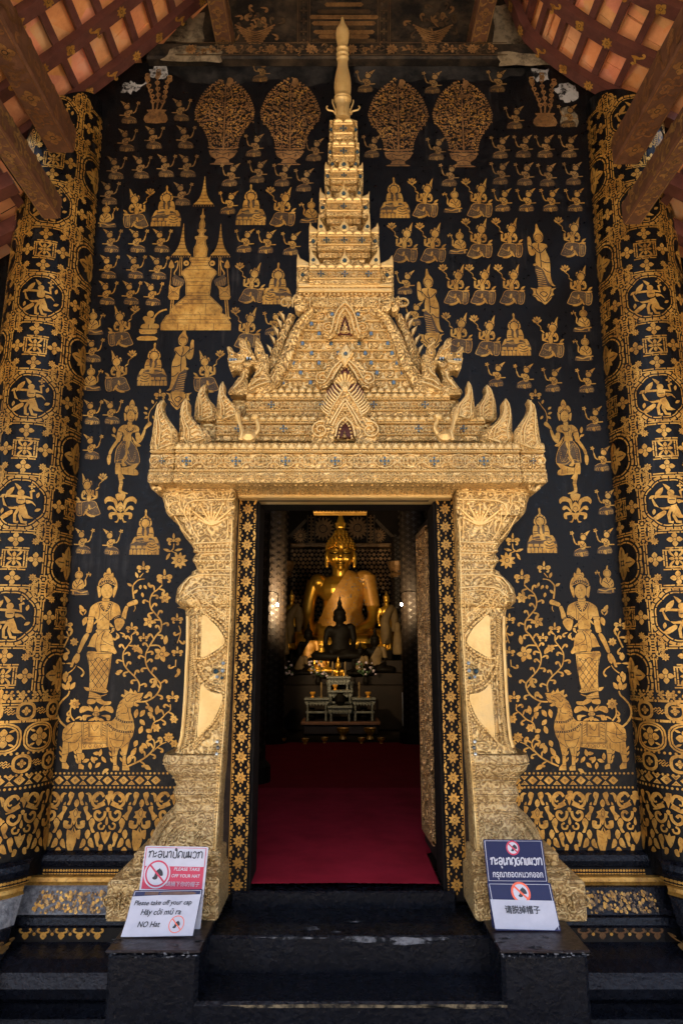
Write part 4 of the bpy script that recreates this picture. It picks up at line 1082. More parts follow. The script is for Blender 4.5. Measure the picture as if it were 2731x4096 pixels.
# ------------------------------------------------------------------ large goddess standing on a beast, and the dancing goddess: traced at the left, mirrored at the right
def goddess(ik):
    ik.T = lambda x, y: (220+x/4, 2230+y/4)
    ik.poly('740,700 640,742 575,800 545,920 550,945 640,950 660,985 690,1000 680,1060 690,1150 865,1150 875,1010 905,1000 950,955 1050,930 1045,820 1020,760 960,725 880,700')
    ik.poly('770,640 765,710 870,710 865,640')
    ik.poly('698,445 715,375 762,325 790,330 780,285 800,240 832,250 835,205 876,162 900,225 905,265 935,240 945,300 930,330 955,315 992,375 1003,445 960,452 840,400 742,452')
    ik.poly('680,455 735,490 745,600 705,645 692,560'); ik.poly('1006,445 950,480 932,590 942,648 988,545')
    ik.disk(836, 540, 102, 'ink', 20, 126); ik.disk(836, 540, 94, 'gold', 20, 119)
    ik.line('722,440 770,395 840,380 910,392 955,440', 34); ik.beads('728,440 770,398 840,382 910,394 950,440', 36, 10)
    for t in ('800,370 835,300 905,370', '830,370 850,330 880,370', '715,450 770,340', '985,440 935,330', '790,300 830,270 905,270', '770,660 815,668 865,660', '765,700 870,705', '795,520 820,524', '850,522 876,520', '820,602 848,604'): ik.line(t, 7)
    ik.line('722,715 760,800 815,855 870,790 900,715', 40); ik.beads('728,722 762,796 815,846 868,788 895,722', 37, 13)
    for t in ('688,730 722,840 710,960 690,1000', '935,730 900,850 905,985', '728,1005 860,890', '755,900 860,1000', '865,860 868,1010'): ik.line(t, 8)
    ik.flower(805, 895, 42, 4)
    ik.poly('540,945 630,950 625,990 535,980'); ik.line('540,945 630,950', 7); ik.line('535,985 625,990', 7); ik.beads('555,965 625,970', 24, 9)
    ik.poly('535,992 625,996 600,1150 575,1205 505,1190 525,1080'); ik.poly('500,1215 555,1235 470,1400 410,1520 365,1510 400,1400 440,1300')
    ik.poly('715,995 690,1030 625,1075 640,1040 680,990'); ik.poly('905,1060 880,1050 895,1110 950,1110 930,1090'); ik.poly('920,1130 960,1130 950,1180 890,1215 915,1170')
    ik.poly('960,1000 1050,970 1120,1020 1100,1090 1040,1165 990,1160 965,1080'); ik.poly('1070,945 1100,850 1135,775 1180,795 1155,880 1135,985')
    ik.line('950,985 1000,945 1050,930', 26); ik.line('1060,950 1100,975 1130,1000', 24); ik.beads('960,980 1000,950 1048,934', 26, 8); ik.beads('1070,958 1120,990', 22, 7)
    ik.poly('1155,745 1200,710 1255,690 1300,672 1332,700 1322,745 1240,768 1185,785'); ik.line('1200,715 1260,705 1270,720', 6)
    ik.line('1285,770 1290,820 1265,865', (14, 8), 'gold'); ik.line('1268,660 1252,540 1255,450 1320,375 1380,350 1440,345', (26, 14), 'gold')
    for x, y, a, l in ((1240, 460, 210, 90), (1330, 330, -110, 100), (1380, 440, 100, 70), (1330, 520, 140, 90), (1430, 440, 60, 80), (1400, 560, 80, 80), (1500, 400, 70, 90)): ik.leaf(x, y, R(a), l, 48)
    ik.blossom(1420, 170, 105, -1); ik.line('1420,250 1360,320', 14, 'gold')
    ik.poly('680,1150 870,1150 872,1195 680,1195'); ik.line('680,1150 780,1155 870,1150', 7); ik.line('680,1172 870,1175', 6)
    ik.poly('680,1195 600,1270 545,1400 530,1430 660,1450 680,1510 760,1500 900,1512 960,1545 996,1510 945,1420 935,1300 870,1195')
    for t in ('660,1440 665,1330 700,1250 790,1165 830,1150', '800,1195 760,1290 800,1350 935,1415', '745,1500 735,1400 830,1395', '740,1410 760,1260 820,1170', '530,1425 660,1445', '680,1200 690,1260'): ik.line(t, 8)
    ik.leaf(405, 760, R(60), 130, 70); ik.comma(460, 930, R(-160), 80, 1); ik.comma(470, 920, R(-30), 70, -1); ik.leaf(510, 950, R(110), 150, 80)
    for x, y, a in ((980, 1200, 20), (1000, 1230, 70), (1040, 1200, -10)): ik.comma(x, y, R(a), 80, 1)
    ik.T = lambda x, y: (220+x/4, 2600+y/4)
    ik.poly('515,95 540,20 680,30 840,40 910,40 920,70 880,120 825,120 700,112 560,115'); ik.line('520,60 680,60 840,52 915,58', 9)
    ik.beads('540,30 680,38', 26, 9); ik.flower(615, 60, 48, 6)
    ik.poly('525,95 915,65 890,300 860,480 825,620 550,600 565,430 548,250', 'gold', 1)
    for k in range(-3, 7):
        x0 = 540+k*95
        def cl(x, y): return 560+(y-100)*.03 <= x <= 905-(y-100)*.15
        for d in (1, -1):
            a = [(x0+(0 if d > 0 else 330)+d*t*68, 130+t*95) for t in (0, .5, 1, 1.5, 2, 2.5, 3, 3.5, 4, 4.5, 5)]
            a = [q for q in a if cl(*q)]
            if len(a) > 1: ik.line(a, 9, 'ink', 1)
    ik.line('545,120 560,430 552,600', 8); ik.line('895,100 850,600', 8); ik.line('530,160 620,165 700,115 780,170 860,130', 8)
    ik.poly('470,590 560,605 830,625 825,690 560,655 510,650'); ik.line('550,640 690,670 830,660', 7); ik.beads('560,620 690,640 820,645', 34, 9, 'ink')
    ik.poly('650,715 740,730 838,700 820,720 740,742')
    ik.poly('560,662 655,690 750,735 745,790 660,775 545,765', 'gold', 1); ik.line('548,730 650,740 750,750', 6); ik.line('550,760 750,775', 6)
    ik.poly('545,785 650,795 662,830 620,862 540,865 520,830'); ik.poly('660,785 760,790 800,822 905,822 890,870 800,882 690,840')
    for s in (-1, 1):
        f = lambda t: [(672+s*(672-a), b) for a, b in pts(t)]
        ik.poly(f('400,960 440,900 540,905 605,985 540,962 455,1000 412,1005')); ik.poly(f('450,1090 450,1050 500,1035 600,1050 520,1075 505,1120 465,1125')); ik.poly(f('545,880 610,930 625,980 590,970')); ik.poly(f('540,1130 600,1090 640,1100 625,1130'))
    ik.poly('630,980 672,890 720,980 672,1010'); ik.disk(665, 1025, 62, 'ink', 14, 44); ik.disk(665, 1025, 54, 'gold', 14, 36)
    for t in ('620,1010 710,1010', '620,1040 710,1040', '640,1000 640,1055', '688,1000 688,1055'): ik.line(t, 6)
    ik.poly('625,1080 672,1065 715,1085 672,1140')
    # hand holding a bud
    ik.poly('350,55 405,60 400,160 345,225 325,190 300,245 275,240 285,160'); ik.line('345,45 405,65', 8); ik.comma(180, 215, R(-150), 110, -1); ik.comma(185, 215, R(-30), 90, 1); ik.leaf(175, 170, R(-90), 130, 90)
    ik.line('350,240 300,310 220,370', (10, 20), 'gold'); ik.line('370,260 440,310 470,370 430,425', (14, 34), 'gold')
def beast(ik):
    ik.T = lambda x, y: (220+x/4, 2600+y/4)
    ik.line('185,1230 90,1140 38,1010 70,880 150,780 215,720 238,655', (34, 24), 'gold')
    for a, l, x, y in ((-90, 150, 215, 640), (-125, 130, 190, 640), (-55, 140, 250, 630), (-100, 150, 170, 520), (-80, 120, 230, 520), (-90, 100, 185, 440)): ik.leaf(x, y, R(a), l, 70)
    ik.poly('140,1270 190,1210 255,1170 330,1150 440,1155 640,1150 840,1140 915,1135 980,1075 985,1000 1010,900 1055,810 1105,760 1060,735 1078,702 1122,725 1112,630 1190,672 1215,608 1262,682 1285,638 1325,690 1420,685 1392,752 1345,800 1400,770 1350,840 1285,840 1350,880 1320,905 1262,890 1215,925 1218,1000 1262,1130 1276,1240 1245,1380 1200,1450 1178,1540 1140,1700 1142,1820 1192,1880 1195,1925 1080,1922 1085,1840 1088,1700 1060,1570 1030,1570 992,1700 990,1830 1035,1885 1025,1930 930,1925 940,1830 918,1650 905,1552 845,1552 640,1580 440,1592 425,1700 420,1815 470,1855 462,1910 380,1900 385,1830 362,1700 340,1600 225,1640 200,1700 180,1790 232,1860 218,1908 120,1892 118,1800 115,1640 135,1470 120,1400 128,1320', 'gold', 1)
    for t in ('440,1160 430,1590', '466,1160 450,1500', '840,1150 850,1550', '822,1150 830,1540', '545,1160 545,1390', '565,1165 560,1380', '765,1150 755,1370', '745,1150 738,1360', '450,1480 840,1470', '545,1390 755,1375', '445,1500 840,1490', '590,1200 610,1260 640,1290 690,1240 700,1200',
              '135,1335 270,1350 430,1300', '145,1455 260,1400 280,1350 275,1240 330,1155', '130,1460 320,1482 400,1400 440,1350', '190,1330 250,1270 270,1230', '225,1480 222,1640', '380,1480 370,1580 220,1645', '118,1670 215,1660', '120,1800 185,1800', '320,1650 425,1660', '385,1815 425,1815',
              '1060,1010 1110,1015 1160,1000 1170,930', '1165,930 1190,1040 1200,1120', '1055,810 1120,760 1190,700 1290,720', '1120,860 1160,920 1215,925', '1130,780 1160,830 1240,760 1330,730', '1260,890 1270,830 1350,780', '1240,830 1300,790', '985,1010 1040,980', '1000,940 1060,900', '1020,870 1080,840', '975,1080 1035,1040',
              '990,1160 1000,1250', '1110,1190 1130,1280 1180,1200', '870,1250 890,1310 970,1260', '975,1320 990,1420 1070,1340', '880,1410 980,1440 1100,1450', '870,1380 930,1540 1040,1560 1100,1460 1110,1320', '1075,1560 1190,1470', '960,1560 955,1660', '925,1705 1000,1690', '1080,1700 1145,1680', '940,1845 995,1845', '1085,1850 1140,1850', '1190,1330 1210,1410'):
        ik.line(t, 8)
    for t in ('975,1085 1100,1150 1262,1152', '842,1175 960,1272 1100,1310 1255,1305'): ik.line(t, 34); ik.beads(t, 36, 11)
    for k in range(4): ik.leaf(480+k*90, 1500, R(90), 62, 55, 'ink'); ik.leaf(480+k*90, 1506, R(90), 48, 40, 'gold')
    for k in range(3): ik.flower(545+k*110, 1430, 36, 5)
    for k in range(5):
        ik.line([(470, 1200+60*k), (535, 1170+60*k)], 8); ik.line([(770, 1190+40*k), (815, 1220+40*k)], 8)
    for x, y in ((95, 1560), (90, 1640), (95, 1740), (320, 1620), (330, 1700), (350, 1770), (880, 1570), (885, 1650), (905, 1750), (1060, 1640), (1060, 1740)): ik.leaf(x+25, y+50, R(-115), 85, 36)
    ik.disk(1305, 742, 16, 'ink'); ik.disk(1305, 742, 9, 'gold')
def vines(ik):
    ik.T = lambda x, y: (400+x/2.643, 2200+y/2.643)
    def stem(t, w=13, first=1, gap=52):
        p = smooth_open(pts(t), 5); w *= 1.3; ik.line(p, (w, w*.75), 'gold', 1)
        acc = 0; sd = first
        for i in range(1, len(p)):
            acc += math.dist(p[i], p[i-1])
            if acc > gap:
                acc = 0; a = math.atan2(p[i][1]-p[i-1][1], p[i][0]-p[i-1][0])
                if sd > 0: ik.comma(p[i][0], p[i][1], a+.5, 60, 1)
                else: ik.comma(p[i][0], p[i][1], a-.5, 60, -1)
                sd = -sd
    stem('410,1605 500,1595 600,1530 645,1430 600,1360 520,1270 485,1180 490,1090 530,1010')
    stem('530,1010 600,900 645,850 650,760 600,690 545,620 530,540 560,460 610,420 660,370', 13, -1)
    stem('410,1500 420,1420 380,1350 300,1270 255,1200 250,1090 300,1010 335,960 335,900', 12)
    stem('300,2285 420,2230 510,2170 575,2090 575,2020 545,1990', 14, -1); stem('540,1930 570,1830 640,1790 700,1730 745,1690 745,1630', 11)
    stem('835,800 855,870 820,985', 9, 1, 70); stem('805,1160 800,1235', 9); stem('560,2130 640,2060 705,2030', 9, 1, 60); stem('530,1010 620,1010 665,1060', 13, 1, 200)
    for x, y, r in ((685, 290, 82), (340, 830, 62), (770, 1560, 66), (818, 735, 62), (820, 1080, 60), (465, 930, 52)): ik.blossom(x, y, r, -1)
    for x, y, r, n in ((520, 760, 66, 5), (690, 505, 62, 6), (390, 1040, 46, 6), (655, 1100, 88, 5), (730, 1980, 56, 8), (788, 2045, 46, 6), (785, 1790, 46, 6), (600, 1880, 48, 6)): ik.flower(x, y, r, n, core=.2)
    for x, y, a in ((215, 1310, 2.5), (540, 1440, -1.2), (515, 1540, 1.9), (795, 1335, -1.6)):
        for k in range(5): ik.leaf(x+rnd_(k)*34, y+rnd_(k+7)*40, a+rnd_(k+3)*1.1, 52, 30)
    for x, y, a, l in ((520, 1650, 1.0, 70), (480, 1690, 2.2, 80), (400, 1680, 1.8, 90), (430, 1790, .9, 70), (600, 1740, -1.4, 90), (560, 1760, -2.4, 60), (420, 1940, -1.2, 80), (490, 1900, .3, 60), (400, 2010, 2.0, 70), (450, 2040, .8, 70), (380, 2110, 2.2, 70), (430, 2140, -1.3, 80), (330, 2180, -1.0, 100), (470, 2270, .6, 80), (300, 2260, -1.3, 90), (510, 1950, .9, 60), (690, 1000, -1.4, 90), (450, 1100, -2.2, 80)): ik.leaf(x, y, a, l*1.1, 50)
    ik.T = lambda x, y: (580+x/4, 1880+y/4)
    ik.blossom(465, 1130, 110, -1); ik.line('470,1180 460,1260 420,1300', 18, 'gold'); ik.line('430,1300 520,1340', 14, 'gold')
    for x, y, a in ((420, 1310, 3.5), (480, 1290, -.2), (410, 1330, 2.1)): ik.leaf(x, y, a, 130, 45)
    ik.flower(555, 1450, 135, 9, core=.22, wd=.42)
    # little vine behind the goddess and under the beast
    ik.T = lambda x, y: (220+x/4, 2600+y/4)
    ik.line('320,1130 260,1040 265,920 300,860', (26, 18), 'gold'); ik.flower(325, 860, 90, 8); ik.comma(255, 960, R(160), 80, -1); ik.comma(260, 1060, R(170), 80, -1); ik.comma(330, 1110, R(-60), 90, 1); ik.comma(260, 1150, R(190), 70, 1)
    for x, y, a in ((450, 1760, -1.5), (560, 1750, 2.8), (600, 1700, 1.2), (570, 1790, 1.5), (620, 1650, 0), (720, 1700, -1.3), (700, 1740, 3.1), (760, 1700, 1.0), (740, 1800, 2.4), (870, 1900, 2.6)): ik.leaf(x, y, a, 120, 62)
    ik.T = lambda x, y: (220+x/4, 2230+y/4)
    ik.blossom(195, 1080, 100, -1); ik.line('200,1180 230,1260 200,1340 150,1440', (20, 26), 'gold'); ik.comma(225, 1280, R(-150), 120, -1); ik.comma(235, 1270, R(-30), 110, -1); ik.flower(320, 1350, 70, 7); ik.comma(180, 1440, R(20), 90, 1)
def rnd_(k): return math.sin(k*12.9898)*.9
def dancer(ik):
    ik.T = lambda x, y: (380+x/3.408, 1540+y/3.408)
    ik.poly('440,545 390,545 340,580 315,630 380,640 400,690 385,760 500,770 495,690 520,650 600,630 600,580 545,545')
    ik.poly('455,500 450,545 505,545 505,500'); ik.poly('412,360 420,310 450,280 470,290 480,240 515,198 545,250 545,290 575,300 582,370 545,375 490,345 440,375')
    ik.poly('400,380 430,400 435,470 410,490 402,440'); ik.poly('592,370 560,400 555,470 562,490 585,440'); ik.disk(494, 428, 62, 'ink', 16, 82); ik.disk(494, 428, 56, 'gold', 16, 76)
    ik.line('425,365 490,340 560,365', 18); ik.beads('430,362 490,342 555,362', 24, 7)
    for t in ('455,345 490,300 530,345', '470,300 515,260 545,300', '470,415 485,418', '505,415 520,413', '485,472 505,472'): ik.line(t, 6)
    ik.line('420,590 450,625 480,635 515,620 535,580', 24); ik.beads('420,592 450,622 480,630 515,618 532,585', 24, 8)
    for t in ('405,550 400,620 415,660 400,720', '545,550 560,620', '440,690 450,550', '500,690 520,650'): ik.line(t, 5)
    ik.poly('312,640 375,660 345,770 320,775 290,760 300,720'); ik.line('315,632 375,650', 16); ik.beads('320,634 372,650', 18, 6)
    ik.poly('285,765 325,780 250,880 225,945 190,940 210,880'); ik.poly('188,950 222,960 220,1040 200,1090 180,1080 168,1010'); ik.line('190,945 225,955', 6)
    ik.poly('555,660 610,655 625,700 650,650 670,610 695,620 665,720 620,785 575,780'); ik.line('555,645 608,640', 16); ik.beads('560,645 605,640', 18, 6)
    ik.poly('670,600 700,545 745,500 775,520 770,550 720,585 690,610'); ik.line('735,500 735,420 760,350 800,300 850,230', (12, 8), 'gold'); ik.blossom(890, 140, 80, -1)
    for x, y, a in ((720, 340, 3.9), (800, 260, -1.9), (730, 430, 2.6), (790, 420, 1.0), (720, 400, 3.6)): ik.leaf(x, y, a, 60, 34)
    ik.leaf(270, 660, R(-95), 90, 44); ik.leaf(290, 710, R(-150), 70, 34); ik.line('380,680 330,730 280,720', (10, 16), 'gold'); ik.poly('510,700 560,770 600,800 630,830 580,840 530,780')
    ik.poly('380,765 500,765 570,860 620,1010 600,1090 480,1100 400,1080 275,1075 275,980 310,850', 'gold_dim', 1)
    for i in range(110):
        a = rnd_(i)*.5+.5; b2 = rnd_(i*3+1)*.5+.5; ik.disk(300+a*290, 790+b2*270, 5, 'gold', 5)
    for t in ('380,770 300,880 275,1060', '500,765 580,880 615,1020 600,1080', '290,1040 400,1020 480,1080 600,1075', '290,1065 420,1080'): ik.line(t, 8, 'gold')
    ik.poly('430,775 480,760 480,830 450,880 470,920 440,960 450,1010 400,1060 440,1100 380,1110 370,1040 420,950 425,880'); ik.line('450,780 440,870 450,950 400,1050', 6)
    ik.poly('290,1075 350,1080 360,1130 440,1120 480,1110 560,1075 600,1080 520,1180 470,1225 400,1220 320,1215 285,1210'); ik.line('360,1130 370,1210', 6); ik.line('460,1130 470,1215 600,1100', 6)
    ik.poly('480,1200 530,1150 585,1170 590,1232 460,1225'); ik.line('530,1155 540,1230', 5)
    ik.poly('320,1215 370,1215 400,1260 410,1280 380,1290 390,1340 370,1440 440,1470 450,1490 330,1465 340,1350 330,1290'); ik.line('335,1310 390,1310', 6); ik.line('330,1340 388,1345', 6)
    for s in (-1, 1):
        f = lambda t: [(355+s*(a-355), b) for a, b in pts(t)]
        ik.poly(f('370,1520 420,1490 415,1540 380,1590')); ik.poly(f('395,1720 400,1590 440,1545 520,1520 575,1570 560,1625 530,1590 450,1600 420,1680')); ik.poly(f('400,1730 460,1660 510,1650 535,1690 510,1710 470,1690 430,1730')); ik.poly(f('380,1745 470,1735 515,1760 505,1820 465,1830 470,1780 400,1770')); ik.poly(f('375,1770 400,1850 440,1865 400,1880 375,1830'))
    ik.poly('300,1490 355,1480 420,1490 400,1540 355,1580 310,1540'); ik.poly('355,1590 400,1670 355,1740 305,1670'); ik.poly('300,1770 355,1740 400,1780 355,1840'); ik.line('355,1650 390,1680 350,1710 320,1680 355,1650', 6)
for nm, dr, dx in (('standing_goddess', goddess, .025), ('striding_beast', beast, .03), ('flowering_vine', vines, .02), ('dancing_goddess', dancer, .075)):
    for fr in (wallS, mirS(dx)):
        ik = Ink(); dr(ik); ik.mesh(nm, fr, front)

# ------------------------------------------------------------------ borders along the foot of the wall
kx = (YW*CP+(P(400, 3200, YW).z-CAMZ)*SP)/FPX
for xa, xb, axx in ((-1.565, P(700, 3100, YW).x+.02, P(305, 3200, YW).x), (P(2045, 3100, YW).x-.02, 1.585, P(2045, 3200, YW).x+.13)):
    zr_ = lambda y: P(400, y, YW).z
    ik = Ink(); dots(ik, xa, xb, zr_(3093), .0232, .0062); xband(ik, xa, xb, zr_(3121), .087, .044); dots(ik, xa, xb, zr_(3149), .0215, .0062)
    ik.mesh('border_band', wallM, front)
    ik = Ink(); frieze(ik, xa+.03, xb-.03, zr_(3164), kx/4, axx); ik.mesh('scroll_frieze', wallM, front)
ik = Ink(); p = P(2076, 3152, YW); ik.flower(p.x, p.z, .024, 4); ik.mesh('border_flower', wallM, front)
# ------------------------------------------------------------------ gilded door surround
YP = 3.60
portal = thing('door_surround', 'gilded stucco doorway surround with naga gable and tall tiered spire', 'doorway', (0, YP, FZ))
def X(x, y, Y): return P(x, y, Y).x
AXC = 1378.                                           # photo column of the surround's centre line
def mirx(x): return 2*AXC-x
def frY(Y): return lambda x, z, h: (x, Y-h, z)
def leaf_row(mb, x0, x1, z, Y, step, hgt, m='gilt_plain'):
    n = max(1, int((x1-x0)/step))
    for i in range(n):
        c = x0+(x1-x0)*(i+.5)/n; w = (x1-x0)/n*.44
        mb.relief([(c-w, z), (c+w, z), (c+w*.95, z+hgt*.5), (c, z+hgt), (c-w*.95, z+hgt*.5)], Y+.01, Y-.006, w*.4, m)
def bead_row(mb, x0, x1, z, Y, step, r, m='gilt_plain'):
    n = max(1, int((x1-x0)/step))
    for i in range(n): mb.ball((x0+(x1-x0)*(i+.5)/n, Y, z), r, m, 6, 3)
def scroll(mb, cx, cz, r, fr, m, side=1, h=.012):
    for s in (-1, 1):
        p = []
        for k in range(15):
            t = k/14; a = t*R(400); q = r*(1-.78*t)
            p.append((cx+s*side*(r*.95-q*math.cos(a)), cz+q*math.sin(a)*.85))
        mb.ridge(p, [r*.26*(1-.5*i/14) for i in range(15)], h, fr, m)
    mb.ridge([(cx, cz-r*.7), (cx, cz+r*.8)], r*.22, h*1.2, fr, m)
    for a in (35, 65, 115, 145, -40, -140):
        mb.ridge([(cx+r*.35*math.cos(R(a)), cz+r*.35*math.sin(R(a))), (cx+r*.8*math.cos(R(a)), cz+r*.8*math.sin(R(a))), (cx+r*1.1*math.cos(R(a+14)), cz+r*1.0*math.sin(R(a+14)))], r*.16, h, fr, m)
def gem(x, z, Y, r, parent, m='gem_blue'):
    b = MB(); b.lathe((x, Y, z), [(r*1.25, 0)], 'gilt_plain', 8) if False else None
    b.relief([(x+r*math.cos(R(60*k)), z+r*math.sin(R(60*k))) for k in range(6)], Y+.004, Y-.004, r*.3, m); b.build('mirror_inlay', parent)
def gem_cross(mbx, x, z, Y, r):
    for dx, dz in ((0, 0), (1, 0), (-1, 0), (0, 1), (0, -1)):
        mbx.relief([(x+dx*r*1.9+r*.75*math.cos(R(60*k)), z+dz*r*1.9+r*.75*math.sin(R(60*k))) for k in range(6)], Y+.006, Y-.004, r*.2, 'gem_blue')

# pilasters: stacked mouldings lofted from the outer profile
OUT = pts('647,1936 647,1962 651,1980 660,2010 666,2040 680,2060 690,2070 704,2064 715,2092 725,2115 740,2140 765,2170 776,2190 774,2200 787,2207 772,2230 772,2240 781,2250 790,2272 770,2282 765,2295 745,2310 727,2330 712,2350 705,2380 704,2405 710,2427 725,2424 740,2432 745,2455 746,2490 745,2590 741,2665 737,2765 732,2840 727,2902 721,2952 710,2990 700,3015 660,3022 652,3050 665,3087 695,3114 706,3147 693,3177 706,3215 691,3245 657,3275 631,3309 612,3346 601,3376 596,3420 590,3440')
INN = pts('940,1936 938,1980 932,2200 928,2440 918,2640 905,2880 893,3028 880,3200 868,3400 866,3440')
def interp(tab, y):
    for (x0, y0), (x1, y1) in zip(tab, tab[1:]):
        if y <= y1: return x0+(x1-x0)*(y-y0)/(y1-y0)
    return tab[-1][0]
def pil_front(y, xo):                                  # mouldings that stand out sideways also stand out forward
    return YP-.00-.35*max(0, (735-xo))/FPX*3.6*.9
pil_in = {}
for sx in (-1, 1):
    b = MB(); rings = []
    ys = []
    for (x0, y0), (x1, y1) in zip(OUT, OUT[1:]):
        n = max(1, int((y1-y0)/18))
        ys += [(x0+(x1-x0)*k/n, y0+(y1-y0)*k/n) for k in range(n)]
    ys.append(OUT[-1])
    prof = []
    for xo, y in ys:
        yf = pil_front(y, xo); xi = interp(INN, y)
        if sx < 0: po, pi = P(xo, y, yf+.07), P(xi, y, yf)
        else:
            po, pi = P(xo, y, yf+.07), P(xi, y, yf); po.x = -po.x+.045; pi.x = -pi.x+.045
        prof.append((po.x, pi.x, pi.z, yf))
    prof.sort(key=lambda q: -q[2])
    for xo, xi, z, yf in prof:
        d = 1 if xo < xi else -1
        rings.append([(xi, YW-.005, z), (xi, yf+.015, z), (xi-d*.012, yf, z), (xo+d*.05, yf, z), (xo+d*.02, yf+.02, z), (xo+d*.004, yf+.05, z), (xo, yf+.085, z), (xo, YW-.004, z)])
    mcut = [0, 0, 0]
    zmid = P(800, 3030, YP).z
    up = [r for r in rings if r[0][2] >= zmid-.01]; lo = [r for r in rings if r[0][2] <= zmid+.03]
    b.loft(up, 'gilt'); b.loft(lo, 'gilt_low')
    pil = b.build('pilaster', portal); pil_in[sx] = prof
    # raised ornament in photo coordinates of the left pilaster
    def fr(x, y, h, sx=sx, off=0.0):
        xo = interp(OUT, y); yf = pil_front(y, xo); p = P(x, y, yf)
        return ((p.x if sx < 0 else -p.x+.045), yf-h+.001, p.z)
    o = MB()
    T1 = lambda t: [(580+a/4, 1880+c/4) for a, c in pts(t)]
    T2 = lambda t: [(580+a/4, 2440+c/4) for a, c in pts(t)]
    T3 = lambda t: [(380+a/2.667, 2960+c/2.667) for a, c in pts(t)]
    # inner bead strip
    o.ridge([(interp(INN, y)-7, y) for y in range(2070, 3440, 30)], 9, .008, fr, 'gilt_plain')
    o.ridge([(interp(INN, y)-22, y) for y in range(2300, 3100, 30)], 4, .006, fr, 'gilt_plain')
    for i in range(90):
        y = 2300+i*12.4; p = fr(interp(INN, y)-14, y, .004); o.ball(p, .0065, 'gilt_plain', 5, 3)
    # capital: scrolled lip and leaf panel
    for t, w in (('1430,470 1050,480 800,490 690,530 640,620 640,700', 10), ('700,560 730,700 730,830 780,980 880,1130', 8), ('560,390 560,560 620,680 700,820', 8), ('540,500 440,520 380,590', 8), ('480,740 600,950 740,1110', 7), ('1340,480 1330,1080', 6), ('1430,250 900,255 300,330', 8), ('1430,340 900,345 560,350 300,390', 5),
                 ('1400,1150 900,1170 780,1180', 8), ('1400,1290 900,1310 800,1290', 6), ('1400,1330 900,1350', 7), ('1400,1450 780,1450', 6), ('1400,1600 860,1590', 7), ('1390,1680 900,1670 720,1720 620,1830 560,1970', 8), ('1390,1890 1100,1860 850,1880 700,1960 620,2040', 9), ('1330,1950 1100,1920 880,1940 760,1990', 5), ('840,1960 960,2100 1180,2240 1310,2340', 8), ('760,1990 860,2100 900,2200 1010,2330', 8)):
        o.ridge(T1(t), w, .011, fr, 'gilt_plain')
    # leaf fan in the capital
    for a, l in ((90, 330), (60, 380), (35, 420), (120, 360), (148, 400), (15, 260), (165, 260), (75, 210), (105, 210)):
        p = [(1070+l*t*math.cos(R(a))*1.0, 880-l*t*math.sin(R(a))-60*t*t*math.cos(R(a))**2) for t in (0, .3, .6, .85, 1)]
        o.ridge([(580+x/4, 1880+y/4) for x, y in p], [12, 14, 12, 9, 4], .013, fr, 'gilt_plain')
        o.ball(fr(580+p[-1][0]/4, 1880+p[-1][1]/4, .004), .014, 'gilt_plain', 6, 4)
    for y, x0, x1 in ((1945, 655, 925), (2185, 800, 930), (2200, 800, 930), (2246, 780, 928)):
        n = int((x1-x0)/14)
        for i in range(n): o.ball(fr(x0+(x1-x0)*(i+.5)/n, y, .004), .009, 'gilt_plain', 6, 3)
    # rope edge down the shaft
    for off, w, h in ((9, 13, .02), (27, 5, .010), (44, 12, .016), (62, 5, .010)):
        o.ridge([(interp(OUT, y)+off, y) for y in range(2470, 2990, 20)], w, h, fr, 'gilt')
    for i in range(58):
        y = 2470+i*9; x = interp(OUT, y)+27
        o.ridge([(x-7, y+5), (x+7, y-4)], 5, .014, fr, 'gilt_plain')
        o.ball(fr(interp(OUT, y)+8, y, .012), .011, 'gilt_plain', 5, 3); o.ball(fr(interp(OUT, y)+62, y, .004), .006, 'gilt_plain', 5, 3)
    # crossing bands on the shaft
    for t, w, h in (('930,20 1020,100 1180,230 1310,420', 16, .020), ('1000,10 1130,110 1300,260', 8, .012), ('1300,560 1120,700 960,770 840,770', 14, .018), ('1290,650 1130,790 920,890 860,880', 9, .013),
                    ('800,740 810,900 870,1060 1000,1210 1270,1320', 15, .020), ('880,900 960,1060 1100,1180 1270,1200', 8, .012), ('1250,1480 1200,1640 1100,1790 960,1930 820,2080', 12, .014), ('1260,1600 1160,1800 1000,2000 800,2200', 7, .010)):
        q = smooth_open(T2(t), 4); o.ridge(q, w, h, fr, 'gilt')
        for k in range(0, len(q), 1): o.ball(fr(q[k][0], q[k][1], h*.8), .0075, 'gilt_plain', 5, 3)
    # lower mouldings
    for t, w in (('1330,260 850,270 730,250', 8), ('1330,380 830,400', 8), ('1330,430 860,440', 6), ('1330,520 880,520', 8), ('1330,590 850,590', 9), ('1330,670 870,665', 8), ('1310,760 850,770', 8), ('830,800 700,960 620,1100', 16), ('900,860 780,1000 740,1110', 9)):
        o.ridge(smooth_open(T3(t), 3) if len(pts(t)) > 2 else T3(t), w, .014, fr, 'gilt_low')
    for i in range(22): 
        t = i/21; q = smooth_open(T3('830,800 700,960 620,1110'), 21)
        k = int(t*(len(q)-2)); a = Vector(q[k]); d = (Vector(q[k+1])-a).normalized(); nn = Vector((-d.y, d.x))
        o.ridge([a-nn*11-d*7, a, a+nn*11-d*7], 4, .022, fr, 'gilt_low')
    rnd = random.Random(77)
    for i in range(24):
        y = rnd.uniform(3275, 3420); x = rnd.uniform(interp(OUT, y)+50, interp(INN, y)-35); r = rnd.uniform(9, 16); a0 = rnd.random()*6.3
        o.ridge([(x+r*(1-.7*k/10)*math.cos(a0+k*.62), y+r*(1-.7*k/10)*math.sin(a0+k*.62)) for k in range(11)], 6, .012, fr, 'gilt_low')
